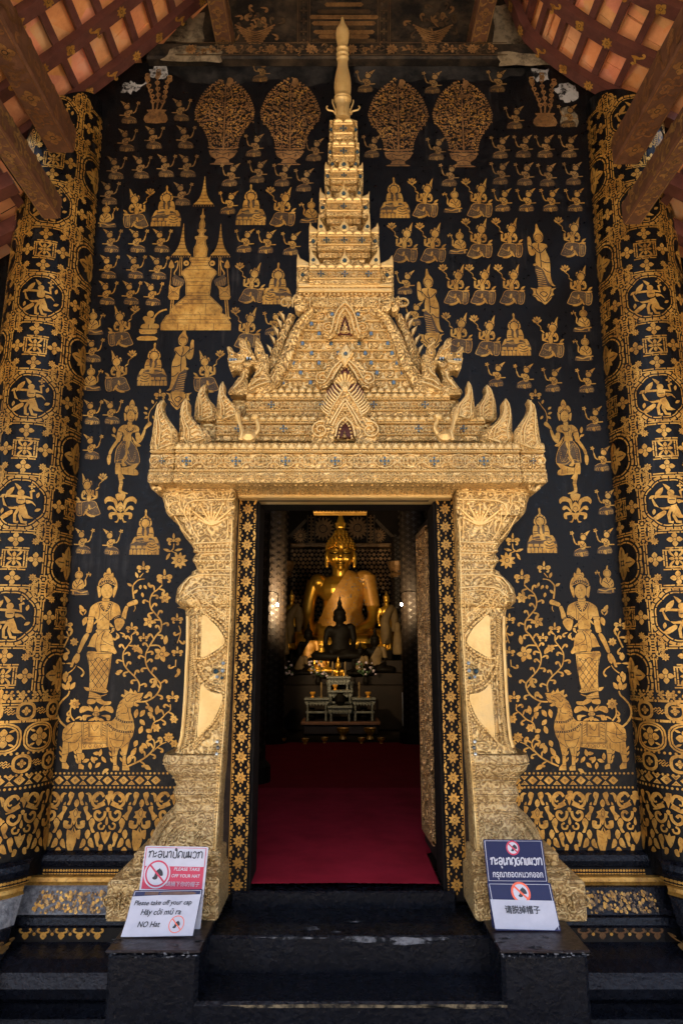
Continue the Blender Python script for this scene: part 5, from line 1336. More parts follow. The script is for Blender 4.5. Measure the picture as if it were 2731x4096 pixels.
    for i in range(26):
        y = rnd.uniform(2370, 2470); x = rnd.uniform(interp(OUT, y)+45, interp(INN, y)-30); r = rnd.uniform(8, 14); a0 = rnd.random()*6.3
        o.ridge([(x+r*(1-.7*k/10)*math.cos(a0+k*.62), y+r*(1-.7*k/10)*math.sin(a0+k*.62)) for k in range(11)], 6, .012, fr, 'gilt_plain')
    o.build('raised_ornament', pil)
    ik = Ink()
    for t in ('935,80 1080,190 1200,320 1285,520 1120,660 960,750 905,740 915,400', '905,1190 1000,1270 1120,1330 1245,1355 1215,1520 1100,1760 980,1900 845,2030 870,1600'):
        ik.poly(T2(t), 'gilt_plain', 3)
    ik.mesh('smooth_panel', lambda x, y, h: fr(x, y, .010+h), pil)
    gb = MB()
    for x, y, r, m in ((1260, 850, .010, 'gem_pale'), (1140, 980, .014, 'gem_blue'), (1250, 970, .011, 'gem_pale'), (1160, 1070, .009, 'gem_pale'), (1240, 1085, .009, 'gem_blue'), (1165, 2105, .009, 'gem_pale'), (1175, 2200, .010, 'gem_blue'), (1155, 2300, .009, 'gem_pale')):
        p = fr(580+x/4, 2440+y/4, .012); gb.ball(p, r, m, 8, 5)
    gb.build('mirror_inlay', pil)
    # stepped carved blocks at the foot
    foot = MB()
    def blk(x0, y0, x1, y1, Y, m='gilt_low'):
        a, c = P(x0, y0, Y), P(x1, y1, Y); xa, xb = sorted((a.x, c.x))
        if sx > 0: xa, xb = -xb+.045, -xa+.045
        foot.box(xa, xb, Y, YW-.01, c.z, a.z, m, .012); return xa, xb, c.z, a.z, Y
    bs = [blk(535, 3408, 880, 3476, 3.52), blk(489, 3473, 876, 3518, 3.48), blk(430, 3524, 866, 3690, 3.43, 'gilt_low'), blk(508, 3512, 870, 3688, 3.40)]
    for xa, xb, za, zb, Y in bs:
        for zz in (za+.012, zb-.014): foot.ridge([(xa+.01, zz), (xb-.01, zz)], .012, .010, frY(Y), 'gilt_low')
        n = max(1, int((xb-xa)/.11))
        for i in range(n):
            cx = xa+(xb-xa)*(i+.5)/n; scroll(foot, cx, (za+zb)/2, min(.045, (zb-za)*.28), frY(Y), 'gilt_low', 1, .016)
    foot.build('footing', pil)

# soffit lip with reeding under the lintel
s = MB()
zl0, zl1 = P(1365, 1985, 3.60).z, P(1365, 1940, 3.50).z
xa, xb = X(948, 1960, 3.6), X(1812, 1960, 3.6)
s.loft([[(xa, 3.66, zl0), (xb, 3.66, zl0)], [(xa, 3.64, zl0+.02), (xb, 3.64, zl0+.02)], [(xa, 3.46, zl1+.006), (xb, 3.46, zl1+.006)]], 'gilt_plain', False, False)
n = 44
for i in range(n):
    x = xa+(xb-xa)*(i+.5)/n
    s.tube([(x+(x*.02), 3.635, zl0+.022), (x*1.0, 3.55, zl0+.02+(zl1-zl0)*.45), (x-.006, 3.47, zl1-.002)], .011, 'gilt', 6)
s.box(xa, xb, 3.63, 3.80, zl0-.002, zl0+.022, 'gilt_plain', .006)
s.build('soffit', portal)

# lintel
lt = MB(); YL = 3.44
def span(x0, x1, y, Y): return X(x0, y, Y), X(x1, y, Y)
def zz(y, Y): return P(1365, y, Y).z
bands = [(1769, 1800, .00, 'gilt_fine'), (1800, 1812, -.012, 'gilt_plain'), (1812, 1876, .004, 'gilt'), (1876, 1890, -.012, 'gilt_plain'), (1890, 1934, -.022, 'gilt_fine')]
for wx0, wx1, fwd, in ((697, 2082, 0), (597, 700, .035), (2079, 2182, .035)):
    for y0, y1, d, m in bands:
        Y = YL+fwd+d
        xa, xb = X(wx0, 1850, YL+fwd), X(wx1, 1850, YL+fwd)
        lt.box(xa+.002, xb-.002, Y, YW-.003, zz(y1, YL+fwd), zz(y0, YL+fwd)-.001, m, .006)
    xa, xb = X(wx0, 1850, YL+fwd), X(wx1, 1850, YL+fwd); YY = YL+fwd
    leaf_row(lt, xa, xb, zz(1797, YY), YY-.004, .042, .038)
    for y, stp, r in ((1806, .016, .006), (1883, .016, .006)): bead_row(lt, xa+.01, xb-.01, zz(y, YY), YY-.014, stp, r)
    n = max(1, round((xb-xa)/.125))
    for i in range(n):
        cx = xa+(xb-xa)*(i+.5)/n
        if n > 2:
            if i % 2 == 0: gem_cross(lt, cx, zz(1845, YY), YY-.004, .0095)
            for q in (-1, 1): scroll(lt, cx+q*.030, zz(1845, YY), .027, frY(YY+.004), 'gilt_plain', q, .012)
            lt.ridge([(cx-.058, zz(1845, YY)), (cx-.03, zz(1822, YY)), (cx, zz(1816, YY)), (cx+.03, zz(1822, YY)), (cx+.058, zz(1845, YY)), (cx+.03, zz(1866, YY)), (cx, zz(1872, YY)), (cx-.03, zz(1866, YY)), (cx-.058, zz(1845, YY))], .007, .010, frY(YY+.004), 'gilt_plain')
        else:
            scroll(lt, cx, zz(1845, YY), .040, frY(YY+.004), 'gilt_plain', 1, .014); gem_cross(lt, cx+.0, zz(1845, YY), YY-.006, .006)
    n = int((xb-xa)/.05)
    for i in range(n): scroll(lt, xa+(xb-xa)*(i+.5)/n, zz(1912, YY), .016, frY(YY-.022), 'gilt_plain', 1, .008)
lt.build('lintel', portal)
dr = MB()                                              # drooping ends under the lintel wings
for sx in (-1, 1):
    t = [(596, 1934), (602, 1952), (622, 1964), (648, 1955), (652, 1934)]
    q = [P(x, y, 3.5) for x, y in t]; dr.relief([((v.x if sx < 0 else -v.x+.045), v.z) for v in q], 3.7, 3.5, .02, 'gilt')
dr.build('lintel_drop', portal)

# flame shaped acroteria along the lintel
def flame(pp, Y, thick, parent, name='flame_finial', flip=False):
    b = MB(); c = [P(x, y, Y) for x, y in pp]
    out = smooth_closed([((v.x if not flip else -v.x+.045), v.z) for v in c], 3)
    b.relief(out, Y+thick, Y, .018, 'gilt_fine')
    # rib lines following the flame
    tip = max(out, key=lambda q: q[1]); base = min(out, key=lambda q: q[1])
    zs = [base[1]+(tip[1]-base[1])*k/9 for k in range(10)]
    L_, R_ = [], []
    for z in zs[:-1]:
        xs = []
        for i in range(len(out)):
            a, d = out[i], out[(i+1) % len(out)]
            if (a[1]-z)*(d[1]-z) <= 0 and abs(a[1]-d[1]) > 1e-9: xs.append(a[0]+(d[0]-a[0])*(z-a[1])/(d[1]-a[1]))
        if len(xs) >= 2: L_.append((min(xs), z)); R_.append((max(xs), z))
    if len(L_) > 3:
        for f in (.22, .36, .8):
            b.ridge([(l[0]+(r[0]-l[0])*f, l[1]) for l, r in zip(L_, R_)]+[tip], .009, .012, frY(Y), 'gilt_plain')
        for k in range(len(L_)-1):
            w = R_[k][0]-L_[k][0]
            b.ball((L_[k][0]+w*.29, Y-.002, L_[k][1]+.01), .006, 'gilt_plain', 5, 3)
            b.ridge([(L_[k][0]+w*.42, L_[k][1]), (L_[k][0]+w*.62, L_[k][1]+.02), (L_[k][0]+w*.76, L_[k][1]+.012)], .010, .012, frY(Y), 'gilt_plain')
    return b.build(name, parent)
F1 = pts('605,1792 606,1740 614,1680 620,1640 634,1612 656,1600 650,1618 658,1650 684,1690 706,1722 708,1760 702,1792')
F2 = pts('716,1772 716,1720 718,1650 728,1610 744,1597 756,1610 758,1650 786,1690 822,1715 836,1740 834,1766')
F3 = pts('782,1678 778,1640 782,1600 796,1560 818,1542 828,1550 824,1570 840,1600 862,1625 866,1650 856,1678')
F4 = pts('868,1672 866,1630 870,1580 880,1542 892,1528 898,1540 898,1570 920,1600 950,1625 956,1668')
for flip in (False, True):
    flame(F1, 3.44, .06, portal, flip=flip); flame(F2, 3.47, .06, portal, flip=flip); flame(F3, 3.60, .06, portal, flip=flip); flame(F4, 3.54, .06, portal, flip=flip)

# two-step base of the gable roof
bs = MB()
def tier(x0, x1, ytop, ybot, Y, mb, gems=5, wings=0.0, m='gilt', leafh=.035):
    xa, xb = X(x0, (ytop+ybot)/2, Y), X(x1, (ytop+ybot)/2, Y); z1, z0 = zz(ytop, Y), zz(ybot, Y); h = z1-z0
    cuts = [(0, .22, -.012, 'gilt_fine'), (.22, .30, -.018, 'gilt_plain'), (.30, .70, .006, m), (.70, .78, -.010, 'gilt_plain'), (.78, 1, -.004, 'gilt_fine')]
    for a, c, d, mm in cuts: mb.box(xa, xb, Y+d, YW-.004, z0+h*a+.0005, z0+h*c-.0005, mm, .005)
    leaf_row(mb, xa, xb, z0+h*.80, Y-.008, .046*min(1, h/.16+.2), h*.24)
    bead_row(mb, xa, xb, z0+h*.74, Y-.012, .018, .0055); bead_row(mb, xa, xb, z0+h*.26, Y-.020, .018, .0055)
    n = max(1, round((xb-xa)/(h*.75)))
    for i in range(n):
        cx = xa+(xb-xa)*(i+.5)/n
        scroll(mb, cx-h*.16, z0+h*.5, h*.17, frY(Y+.006), 'gilt_plain', -1, .012); scroll(mb, cx+h*.16, z0+h*.5, h*.17, frY(Y+.006), 'gilt_plain', 1, .012)
    for i in range(gems): gem_cross(mb, xa+(xb-xa)*(i+.5)/gems, z0+h*.5, Y-.010, h*.055)
    return xa, xb, z0, z1
tier(865, 1942, 1666, 1767, 3.58, bs, 6); tier(984, 1800, 1573, 1668, 3.62, bs, 4)
for sx in (-1, 1):                                      # recessed returns at both ends of the base
    for a, c, y0, y1, Y in ((800, 870, 1690, 1768, 3.64), (925, 990, 1596, 1668, 3.68)):
        xs = sorted((X(a, 1700, Y), X(c, 1700, Y)))
        if sx > 0: xs = [-xs[1]+.045, -xs[0]+.045]
        bs.box(xs[0], xs[1], Y, YW-.006, zz(y1, Y), zz(y0, Y), 'gilt', .008); leaf_row(bs, xs[0], xs[1], zz(y0, Y)-.03, Y-.004, .05, .03)
bs.build('gable_base', portal)

# tiled gable roof with naga ridges
YR = 3.66
T6 = lambda t: [(880+a/1.524, 1160+c/1.524) for a, c in pts(t)]
left = T6('285,615 340,520 400,400 440,300 490,205 560,135 640,95 770,80')
def Lx(y):
    for (x0, y0), (x1, y1) in zip(left, left[1:]):
        if y1 <= y <= y0: return x0+(x1-x0)*(y0-y)/(y0-y1)
    return left[-1][0]
rb = MB()
out = [P(x, y, YR) for x, y in left]
prof2 = [(v.x, v.z) for v in out]; axx = P(AXC+2, 1400, YR).x
full = prof2+[(2*axx-x, z) for x, z in prof2[::-1]]
rb.relief(full, YW-.01, YR, .02, 'gilt_plain')
rows_n = 8; gems_ = []
for k in range(rows_n):
    y = 1554-k*39; x0 = Lx(y-10)+26
    a = P(x0, y, YR); c = P(x0, y-37, YR); w = axx-a.x
    rb.box(a.x, 2*axx-a.x, YR-.022, YR+.01, a.z+(c.z-a.z)*.80, c.z, 'gilt_plain', .006)
    n = max(2, int(2*w/.072))
    for i in range(n):
        cx = a.x+2*w*(i+.5)/n; tw = w/n*.86; h = c.z-a.z
        rb.relief([(cx-tw, a.z+h*.78), (cx-tw, a.z+h*.35), (cx-tw*.5, a.z+h*.08), (cx, a.z), (cx+tw*.5, a.z+h*.08), (cx+tw, a.z+h*.35), (cx+tw, a.z+h*.78)], YR, YR-.014, tw*.25, 'gilt_fine')
        if i % 2 == k % 2: gems_.append((cx, a.z+h*.55))
rb.build('gable_roof', portal)
gb = MB()
for x, z in gems_: gb.relief([(x-.010, z-.012), (x+.010, z-.012), (x+.010, z+.008), (x, z+.014), (x-.010, z+.008)], YR-.010, YR-.018, .002, 'gem_blue')
gb.build('mirror_inlay', portal)
leafb = MB(); leaf_row(leafb, axx-.42, axx+.42, zz(1572, 3.63), 3.62, .040, .034); leafb.build('gable_beading', portal)
for flip in (False, True):
    f = (lambda v: (v.x, v.z)) if not flip else (lambda v: (2*axx-v.x, v.z))
    nb = MB()
    # scaly bodies running up the edge of the roof
    body1 = [f(P(x, y, YR)) for x, y in T6('190,600 290,610 360,520 415,410 455,300 510,200 560,150')]
    body2 = [f(P(x, y, YR+.05)) for x, y in T6('305,500 330,440 370,330 410,230 440,160')]
    r1 = smooth_open(body1, 4); r2 = smooth_open(body2, 4)
    nb.tube([(x, YR-.02, z) for x, z in r1], [.055-.028*i/len(r1) for i in range(len(r1))], 'gilt', 8)
    nb.tube([(x, YR+.04, z) for x, z in r2], [.040-.018*i/len(r2) for i in range(len(r2))], 'gilt', 8)
    for i in range(0, len(r1)): nb.ball((r1[i][0], YR-.05+.0, r1[i][1]), .012, 'gilt_plain', 6, 4)
    edge = smooth_open([f(P(x, y, YR)) for x, y in T6('300,610 390,510 450,400 490,300 530,210 600,150 690,105 760,90')], 4)
    nb.ridge(edge, .020, .022, frY(YR-.004), 'gilt_plain')
    for i in range(len(edge)): nb.ball((edge[i][0], YR-.026, edge[i][1]), .0085, 'gilt_plain', 5, 3)
    # spiky crest on the outer body
    for i in range(2, len(r2)-1, 2):
        x, z = r2[i]; d = -1 if not flip else 1
        nb.relief([(x+d*.030, z-.025), (x+d*.030, z+.02), (x+d*.062, z+.045)], YR+.07, YR+.01, .004, 'gilt_plain')
    # heads rearing at the eaves, jaws open
    TN = lambda t: [(890+a/4.0727, 1320+c/4.0727) for a, c in pts(t)]
    for t, y1, y2 in (('545,112 590,130 640,220 670,290 690,370 735,390 740,470 760,490 750,600 740,650 770,750 820,800 850,870 700,960 500,1010 430,1010 430,860 520,720 540,620 510,580 560,480 530,400 520,330 540,200', YR+.03, YR-.075),
                      ('310,680 420,680 400,780 420,860 410,1030 110,1040 105,960 160,900 200,840 250,770 290,740', YR+.03, YR-.055),
                      ('300,600 430,575 425,690 310,700', YR+.03, YR-.06),
                      ('262,118 330,125 375,180 400,230 450,270 500,370 545,475 500,475 450,430 380,430 350,500 270,500 240,460 250,400 280,340 280,230', YR+.03, YR-.085),
                      ('340,500 560,480 600,540 480,540 440,585 380,590 350,560', YR+.03, YR-.09),
                      ('70,265 140,270 185,340 245,370 250,430 240,500 190,480 130,468 95,500 80,480 90,380', YR+.02, YR-.07),
                      ('95,540 110,520 340,500 330,620 300,660 200,630 150,670 120,640', YR+.02, YR-.075)):
        nb.relief(smooth_closed([f(P(x, y, y2)) for x, y in TN(t)], 2), y1, y2, .014, 'gilt_fine')
    for t in ('110,530 330,505', '150,555 330,525', '280,230 340,300 420,330', '545,200 600,250 660,300', '360,690 330,800 260,880 180,960', '520,760 600,700 640,620', '480,900 580,820 700,800', '450,980 600,900 760,850', '95,290 130,350 200,390', '370,200 400,300 470,400'):
        nb.ridge(smooth_open([f(P(x, y, YR-.085)) for x, y in TN(t)], 3), .012, .016, frY(YR-.083), 'gilt_plain')
    for x, y in TN('120,492 165,488 210,492 400,455 450,455'):
        v = f(P(x, y, YR-.08)); nb.relief([(v[0]-.008, v[1]+.014), (v[0]+.008, v[1]+.014), (v[0], v[1]-.012)], YR-.03, YR-.075, .003, 'gem_pale')
    for x, y in TN('155,400 275,385 595,380'):
        v = f(P(x, y, YR-.09)); nb.ball((v[0], YR-.082, v[1]), .013, 'gilt_plain', 8, 5); nb.ball((v[0], YR-.092, v[1]), .006, 'gem_blue', 6, 4)
    nb.build('naga', portal, smooth=False)

# three nested little gables
T8 = lambda t: [(1180+a/2.1675, 1180+c/2.1675) for a, c in pts(t)]
G = lambda q, Y: [(v.x, v.z) for v in (P(x, y, Y) for x, y in T8(q))]
def both(o, Y):
    ax2 = G('433,300', Y)[0][0]
    return [o, [(2*ax2-x, z) for x, z in o]]
gm = MB()
for q, Y, th in (('433,70 375,130 340,200 320,225 255,205 232,270 245,350 300,378 350,345 378,300 433,165', 3.60, .05),
                 ('425,560 372,510 300,580 240,655 185,655 178,760 230,808 290,790 340,725 372,650 415,605', 3.575, .06),
                 ('433,780 380,850 330,930 270,1040 190,1078 132,1200 150,1288 345,1288 345,1232 370,1130 433,1068', 3.50, .07)):
    for o in both(G(q, Y), Y): gm.relief(o, Y+th, Y, .010, 'gilt')
for q, Y, d in (('433,70 375,130 340,205 320,300 300,340', 3.60, 0), ('433,120 390,180 365,260 352,320', 3.60, 0), ('415,560 330,640 285,720 250,760', 3.575, 0), ('405,600 350,680 320,740', 3.575, 0),
                ('433,800 370,900 320,980 290,1060', 3.50, 1), ('433,905 380,985 330,1070 300,1120', 3.50, 0), ('433,940 390,1010 350,1080 325,1140', 3.50, 0), ('433,1068 375,1125 348,1232', 3.50, 0)):
    for i, o in enumerate(both(smooth_open(G(q, Y), 4), Y)):
        gm.ridge(o, .013, .018, frY(Y), 'gilt_plain')
        for k in o[::1]: gm.ball((k[0]+(.016 if i == 0 else -.016), Y-.003, k[1]-.008), .007, 'gilt_plain', 5, 3)
        if d:
            for j in range(2, len(o)-1):
                t_ = Vector(o[j+1])-Vector(o[j]); n_ = Vector((-t_.y, t_.x)).normalized()*(1 if i else -1)
                gm.ridge([o[j], (o[j][0]+n_.x*.03, o[j][1]+n_.y*.03+.01), (o[j][0]+n_.x*.05, o[j][1]+n_.y*.05+.03)], [.016, .012, .004], .018, frY(Y), 'gilt_plain')
def spiral(c, r, Y, turns=1.6, s=1):
    gm.ridge([(c[0]+s*r*(1-.8*k/18)*math.cos(k/18*turns*6.28+1.2), c[1]+r*(1-.8*k/18)*math.sin(k/18*turns*6.28+1.2)) for k in range(19)], r*.22, .018, frY(Y), 'gilt_plain')
for q, r, Y in (('285,290', .034, 3.60), ('235,730', .040, 3.575), ('218,1175', .050, 3.50)):
    o = both(G(q, Y), Y); spiral(o[0][0], r, Y); spiral(o[1][0], r, Y, 1.6, -1)
gm.relief(G('440,400 510,500 430,622 370,500', 3.55), 3.62, 3.55, .012, 'gilt_plain')
for q, Y in (('433,160 370,335 497,335', 3.625), ('433,600 345,750 275,830 280,905 590,905 595,840 520,730', 3.600), ('433,1068 370,1120 343,1235 507,1235 492,1120', 3.545)):
    gm.relief(G(q, Y), Y+.05, Y, .004, 'niche_red')
gm.build('nested_gable', portal)
fm = MB()
for k in range(-3, 4):
    c = G('433,790', 3.53)[0]; a = R(90-k*19); l = .078-.006*abs(k)
    fm.tube([(c[0], 3.55, c[1]-.02), (c[0]+l*.6*math.cos(a), 3.545, c[1]+l*.6*math.sin(a)), (c[0]+l*math.cos(a), 3.54, c[1]+l*math.sin(a)), (c[0]+l*1.12*math.cos(a), 3.54, c[1]+l*1.12*math.sin(a))], [.006, .007, .011, .004], 'gilt_plain', 6)
c = G('433,800', 3.50)[0]; fm.ball((c[0], 3.50, c[1]), .018, 'gilt_plain', 8, 6, .8, 1.7)
fm.build('flame_fan', portal)
def tiny_buddha(q, h, Y, m='gilt'):
    b = MB(); c = G(q, Y)[0]
    b.ball((c[0], Y, c[1]+h*.10), h*.42, m, 10, 6, .5, .3); b.ball((c[0], Y, c[1]+h*.38), h*.23, m, 10, 6, .6, 1.2); b.ball((c[0], Y-.004, c[1]+h*.74), h*.13, m, 10, 6); b.lathe((c[0], Y, c[1]+h*.82), [(h*.08, 0), (h*.05, h*.1), (.001, h*.26)], m, 8)
    o = b.build('niche_buddha', portal)
tiny_buddha('433,330', .072, 3.605); tiny_buddha('428,1235', .035, 3.53)
b = MB(); c = G('438,512', 3.55)[0]; b.ball((c[0], 3.546, c[1]), .012, 'gem_blue', 8, 5); 
for k in range(10): b.ball((c[0]+.028*math.cos(k*.628), 3.55, c[1]+.028*math.sin(k*.628)), .006, 'gilt_plain', 5, 3)
b.build('mirror_inlay', portal)

# birds standing on the lintel
for flip in (False, True):
    b = MB(); Yb = 3.47; T7 = lambda t: [(580+a/1.524, 1480+c/1.524) for a, c in pts(t)]
    f = (lambda v: (v.x, v.z)) if not flip else (lambda v: (-v.x+.055, v.z))
    g1 = lambda t: [f(P(x, y, Yb)) for x, y in T7(t)]
    p = smooth_open(g1('600,390 630,405 665,395 690,360 685,320 668,285'), 4)
    b.tube([(x, Yb, z) for x, z in p], [.020+.022*math.sin(min(1, i/8)*3.0) if i < 9 else .020-.0006*i for i in range(len(p))], 'gilt_plain', 8)
    b.relief(smooth_closed(g1('548,265 575,262 590,330 608,385 600,430 572,425 580,380 566,320'), 3), Yb+.03, Yb-.02, .010, 'gilt_plain')
    h = g1('672,285')[0]; b.ball((h[0], Yb, h[1]), .022, 'gilt_plain', 8, 5)
    bk = g1('662,290 640,296 664,302'); b.relief(bk, Yb+.01, Yb-.01, .003, 'gilt_plain')
    for q in ('635,405 640,440', '655,405 662,440'): 
        pp = g1(q); b.tube([(x, Yb, z) for x, z in pp], .008, 'gilt_plain', 6)
    b.build('gilded_bird', portal)

# spire: diminishing tiers with horned corners, then the bulb finial
sp = MB()
T5 = lambda t: [(1170+a/3.647, 600+c/3.647) for a, c in pts(t)]
T4 = lambda t: [(1170+a/4, 50+c/4) for a, c in pts(t)]
tiers = [(T5, 240, 1280, 1668, 1965, 60, 1475, 3.60, 75, 1500, 1450, 1530), (T5, 365, 1140, 1180, 1470, 240, 1262, 3.64, 258, 1040, 1240, 1055), (T5, 490, 1002, 690, 975, 390, 1122, 3.68, 405, 540, 1122, 595), (T5, 555, 942, 265, 495, 468, 1030, 3.71, 490, 165, 1020, 170), (T4, 635, 995, 2060, 2400, 570, 1068, 3.735, 590, 2075, 1062, 2080), (T4, 652, 972, 1700, 2040, 590, 1040, 3.755, 597, 1720, 1025, 1750)]
for i, (T, x0, x1, y0, y1, w0, w1, Y, lx, ly, rx, ry) in enumerate(tiers):
    q = lambda a, c, YY=Y: P(*T('%g,%g' % (a, c))[0], YY)
    (sx0, sy0), (sx1, sy1) = T('%g,%g' % (x0, y0))[0], T('%g,%g' % (x1, y1))[0]
    tier(sx0, sx1, sy0, sy1, Y, sp, 1 if i > 1 else 3, leafh=.03)
    for a, c, tx, ty in ((w0, x0, lx, ly), (x1, w1, rx, ry)):
        A, B = q(a, y0+(y1-y0)*.08, Y+.03), q(c, y1, Y+.03); tip = q(tx, ty, Y+.03)
        sp.box(A.x, B.x, Y+.03, YW-.005, B.z, A.z, 'gilt', .008)
        wd = B.x-A.x
        out = [(A.x, A.z-.004), (B.x, A.z-.004), (B.x, A.z+(tip.z-A.z)*.25), (tip.x+wd*.2, A.z+(tip.z-A.z)*.62), (tip.x, tip.z), (A.x if tip.x < A.x+wd/2 else A.x, A.z+(tip.z-A.z)*.5)]
        if tip.x > A.x+wd/2: out = [(A.x, A.z-.004), (B.x, A.z-.004), (B.x, A.z+(tip.z-A.z)*.5), (tip.x, tip.z), (tip.x-wd*.25, A.z+(tip.z-A.z)*.62), (A.x, A.z+(tip.z-A.z)*.25)]
        sp.relief(out, Y+.07, Y+.028, .006, 'gilt_plain')
        bead_row(sp, A.x, B.x, A.z-.02, Y+.026, .026, .010); sp.ball(((A.x+B.x)/2, Y+.026, (A.z+B.z)/2), .013, 'gem_blue', 6, 4)
    # recessed drum below the tier and front horns standing before it
    zb = q(x0, y1).z; nxt = tiers[i-1] if i else None
    mid = q((x0+x1)/2, y1)
    drop = .13 if i < 4 else .03
    wv = (q(x1, y1).x-q(x0, y1).x)
    for k, (fw, zf, zt, mm) in enumerate(((.97, 0, .25, 'gilt_fine'), (.80, .25, .65, 'gilt'), (.90, .65, 1, 'gilt_fine'))):
        sp.box(mid.x-wv*fw/2, mid.x+wv*fw/2, Y+.015+.02*(k == 1), YW-.007, zb-drop*zt, zb-drop*zf-.0005, mm, .005)
    bead_row(sp, mid.x-wv*.46, mid.x+wv*.46, zb-drop*.12, Y+.012, .022, .008)
    if i < 4:
        z1 = q(x0, y0).z
        for s in (-1, 1):
            ex = mid.x+s*wv*.5; hw = wv*.17
            o = [(ex, z1-.005), (ex-s*hw, z1-.005), (ex-s*hw*.75, z1+.03), (ex-s*hw*.30, z1+.075), (ex-s*.004, z1+.12)]
            sp.relief(o, Y+.04, Y-.004, .006, 'gilt_plain'); sp.ball((ex-s*hw*.35, Y-.006, z1+.025), .012, 'gem_blue', 6, 4)
        o = [(mid.x-.035, z1-.004), (mid.x+.035, z1-.004), (mid.x+.03, z1+.03), (mid.x+.008, z1+.06), (mid.x, z1+.10), (mid.x-.008, z1+.06), (mid.x-.03, z1+.03)]
        sp.relief(o, Y+.04, Y-.006, .006, 'gilt_plain'); sp.ball((mid.x, Y-.008, z1+.02), .014, 'gem_blue', 6, 4)
sp.build('spire', portal)
cap = MB(); pb = P(*T5('760,2090')[0], 3.62)           # scroll apron between the spire and the gable
o = [P(x, y, 3.62) for x, y in T5('60,1975 1475,1975 1480,2070 1400,2140 1390,2330 1100,2350 760,2330 420,2350 130,2330 150,2140 50,2070')]
cap.relief([(v.x, v.z) for v in o], YW-.01, 3.63, .012, 'gilt')
for k in range(7): scroll(cap, pb.x-.30+.10*k, pb.z-.06, .042, frY(3.63), 'gilt_plain', 1 if k > 3 else -1, .016)
for y in (1990, 2060): 
    a, c = P(*T5('80,%d' % y)[0], 3.62), P(*T5('1450,%d' % y)[0], 3.62); cap.box(a.x, c.x, 3.60, 3.66, a.z-.012, a.z+.012, 'gilt_plain', .006); bead_row(cap, a.x, c.x, a.z-.024, 3.612, .024, .009)
for s, t in ((0, '10,2120 60,2080 130,2090 170,2150 200,2250 190,2330 60,2330 20,2230'), (1, '1300,2230 1400,2080 1470,2110 1460,2220 1400,2330 1300,2330'), (1, '1470,2190 1540,2130 1568,2230 1520,2330 1450,2330')):
    o = [P(x, y, 3.60) for x, y in T5(t)]; cap.relief(smooth_closed([(v.x, v.z) for v in o], 3), 3.68, 3.60, .015, 'gilt')
cap.build('spire_apron', portal)
fn = MB()
prof = [(1700, 110), (1660, 120), (1600, 105), (1560, 122), (1540, 100), (1430, 118), (1415, 140), (1400, 140), (1390, 120), (1380, 138), (1360, 138), (1350, 116), (1300, 128), (1200, 136), (1120, 133), (1050, 125), (950, 106), (880, 88), (820, 82), (760, 84), (750, 98), (735, 98), (725, 82), (690, 84), (680, 100), (665, 100), (655, 82), (610, 82), (600, 98), (575, 98), (560, 76), (500, 86), (420, 102), (330, 106), (270, 96), (220, 68), (180, 44), (130, 28), (90, 20), (72, 8)]
cs = [P(*T4('%g,%g' % (803-(1700-y)*.004, y))[0], 3.77) for y, w in prof]
d0 = [((3.77*CP+(c.z-CAMZ)*SP)/FPX)*w/4 for c, (y, w) in zip(cs, prof)]
fn.loft([[(c.x+r*math.cos(k*math.pi/10), 3.77+.75*r*math.sin(k*math.pi/10), c.z) for k in range(20)] for c, r in zip(cs, d0)], 'gilt_plain')
for t, rr in (('690,1670 650,1620 570,1600 545,1560 560,1535', 15), ('700,1640 670,1560 640,1480 640,1430', 13), ('930,1670 960,1620 1040,1600 1070,1560 1055,1535', 15), ('915,1640 940,1560 970,1480 970,1440', 13), ('820,1640 822,1540 826,1430', 8)):
    p = smooth_open([tuple(P(x, y, 3.72))[::2] for x, y in T4(t)], 4)
    fn.tube([(x, 3.70, z) for x, z in p], [rr/4*4.8/FPX*(1-.35*i/len(p)) for i in range(len(p))], 'gilt_plain', 6)
fn.build('finial', portal, smooth=True)

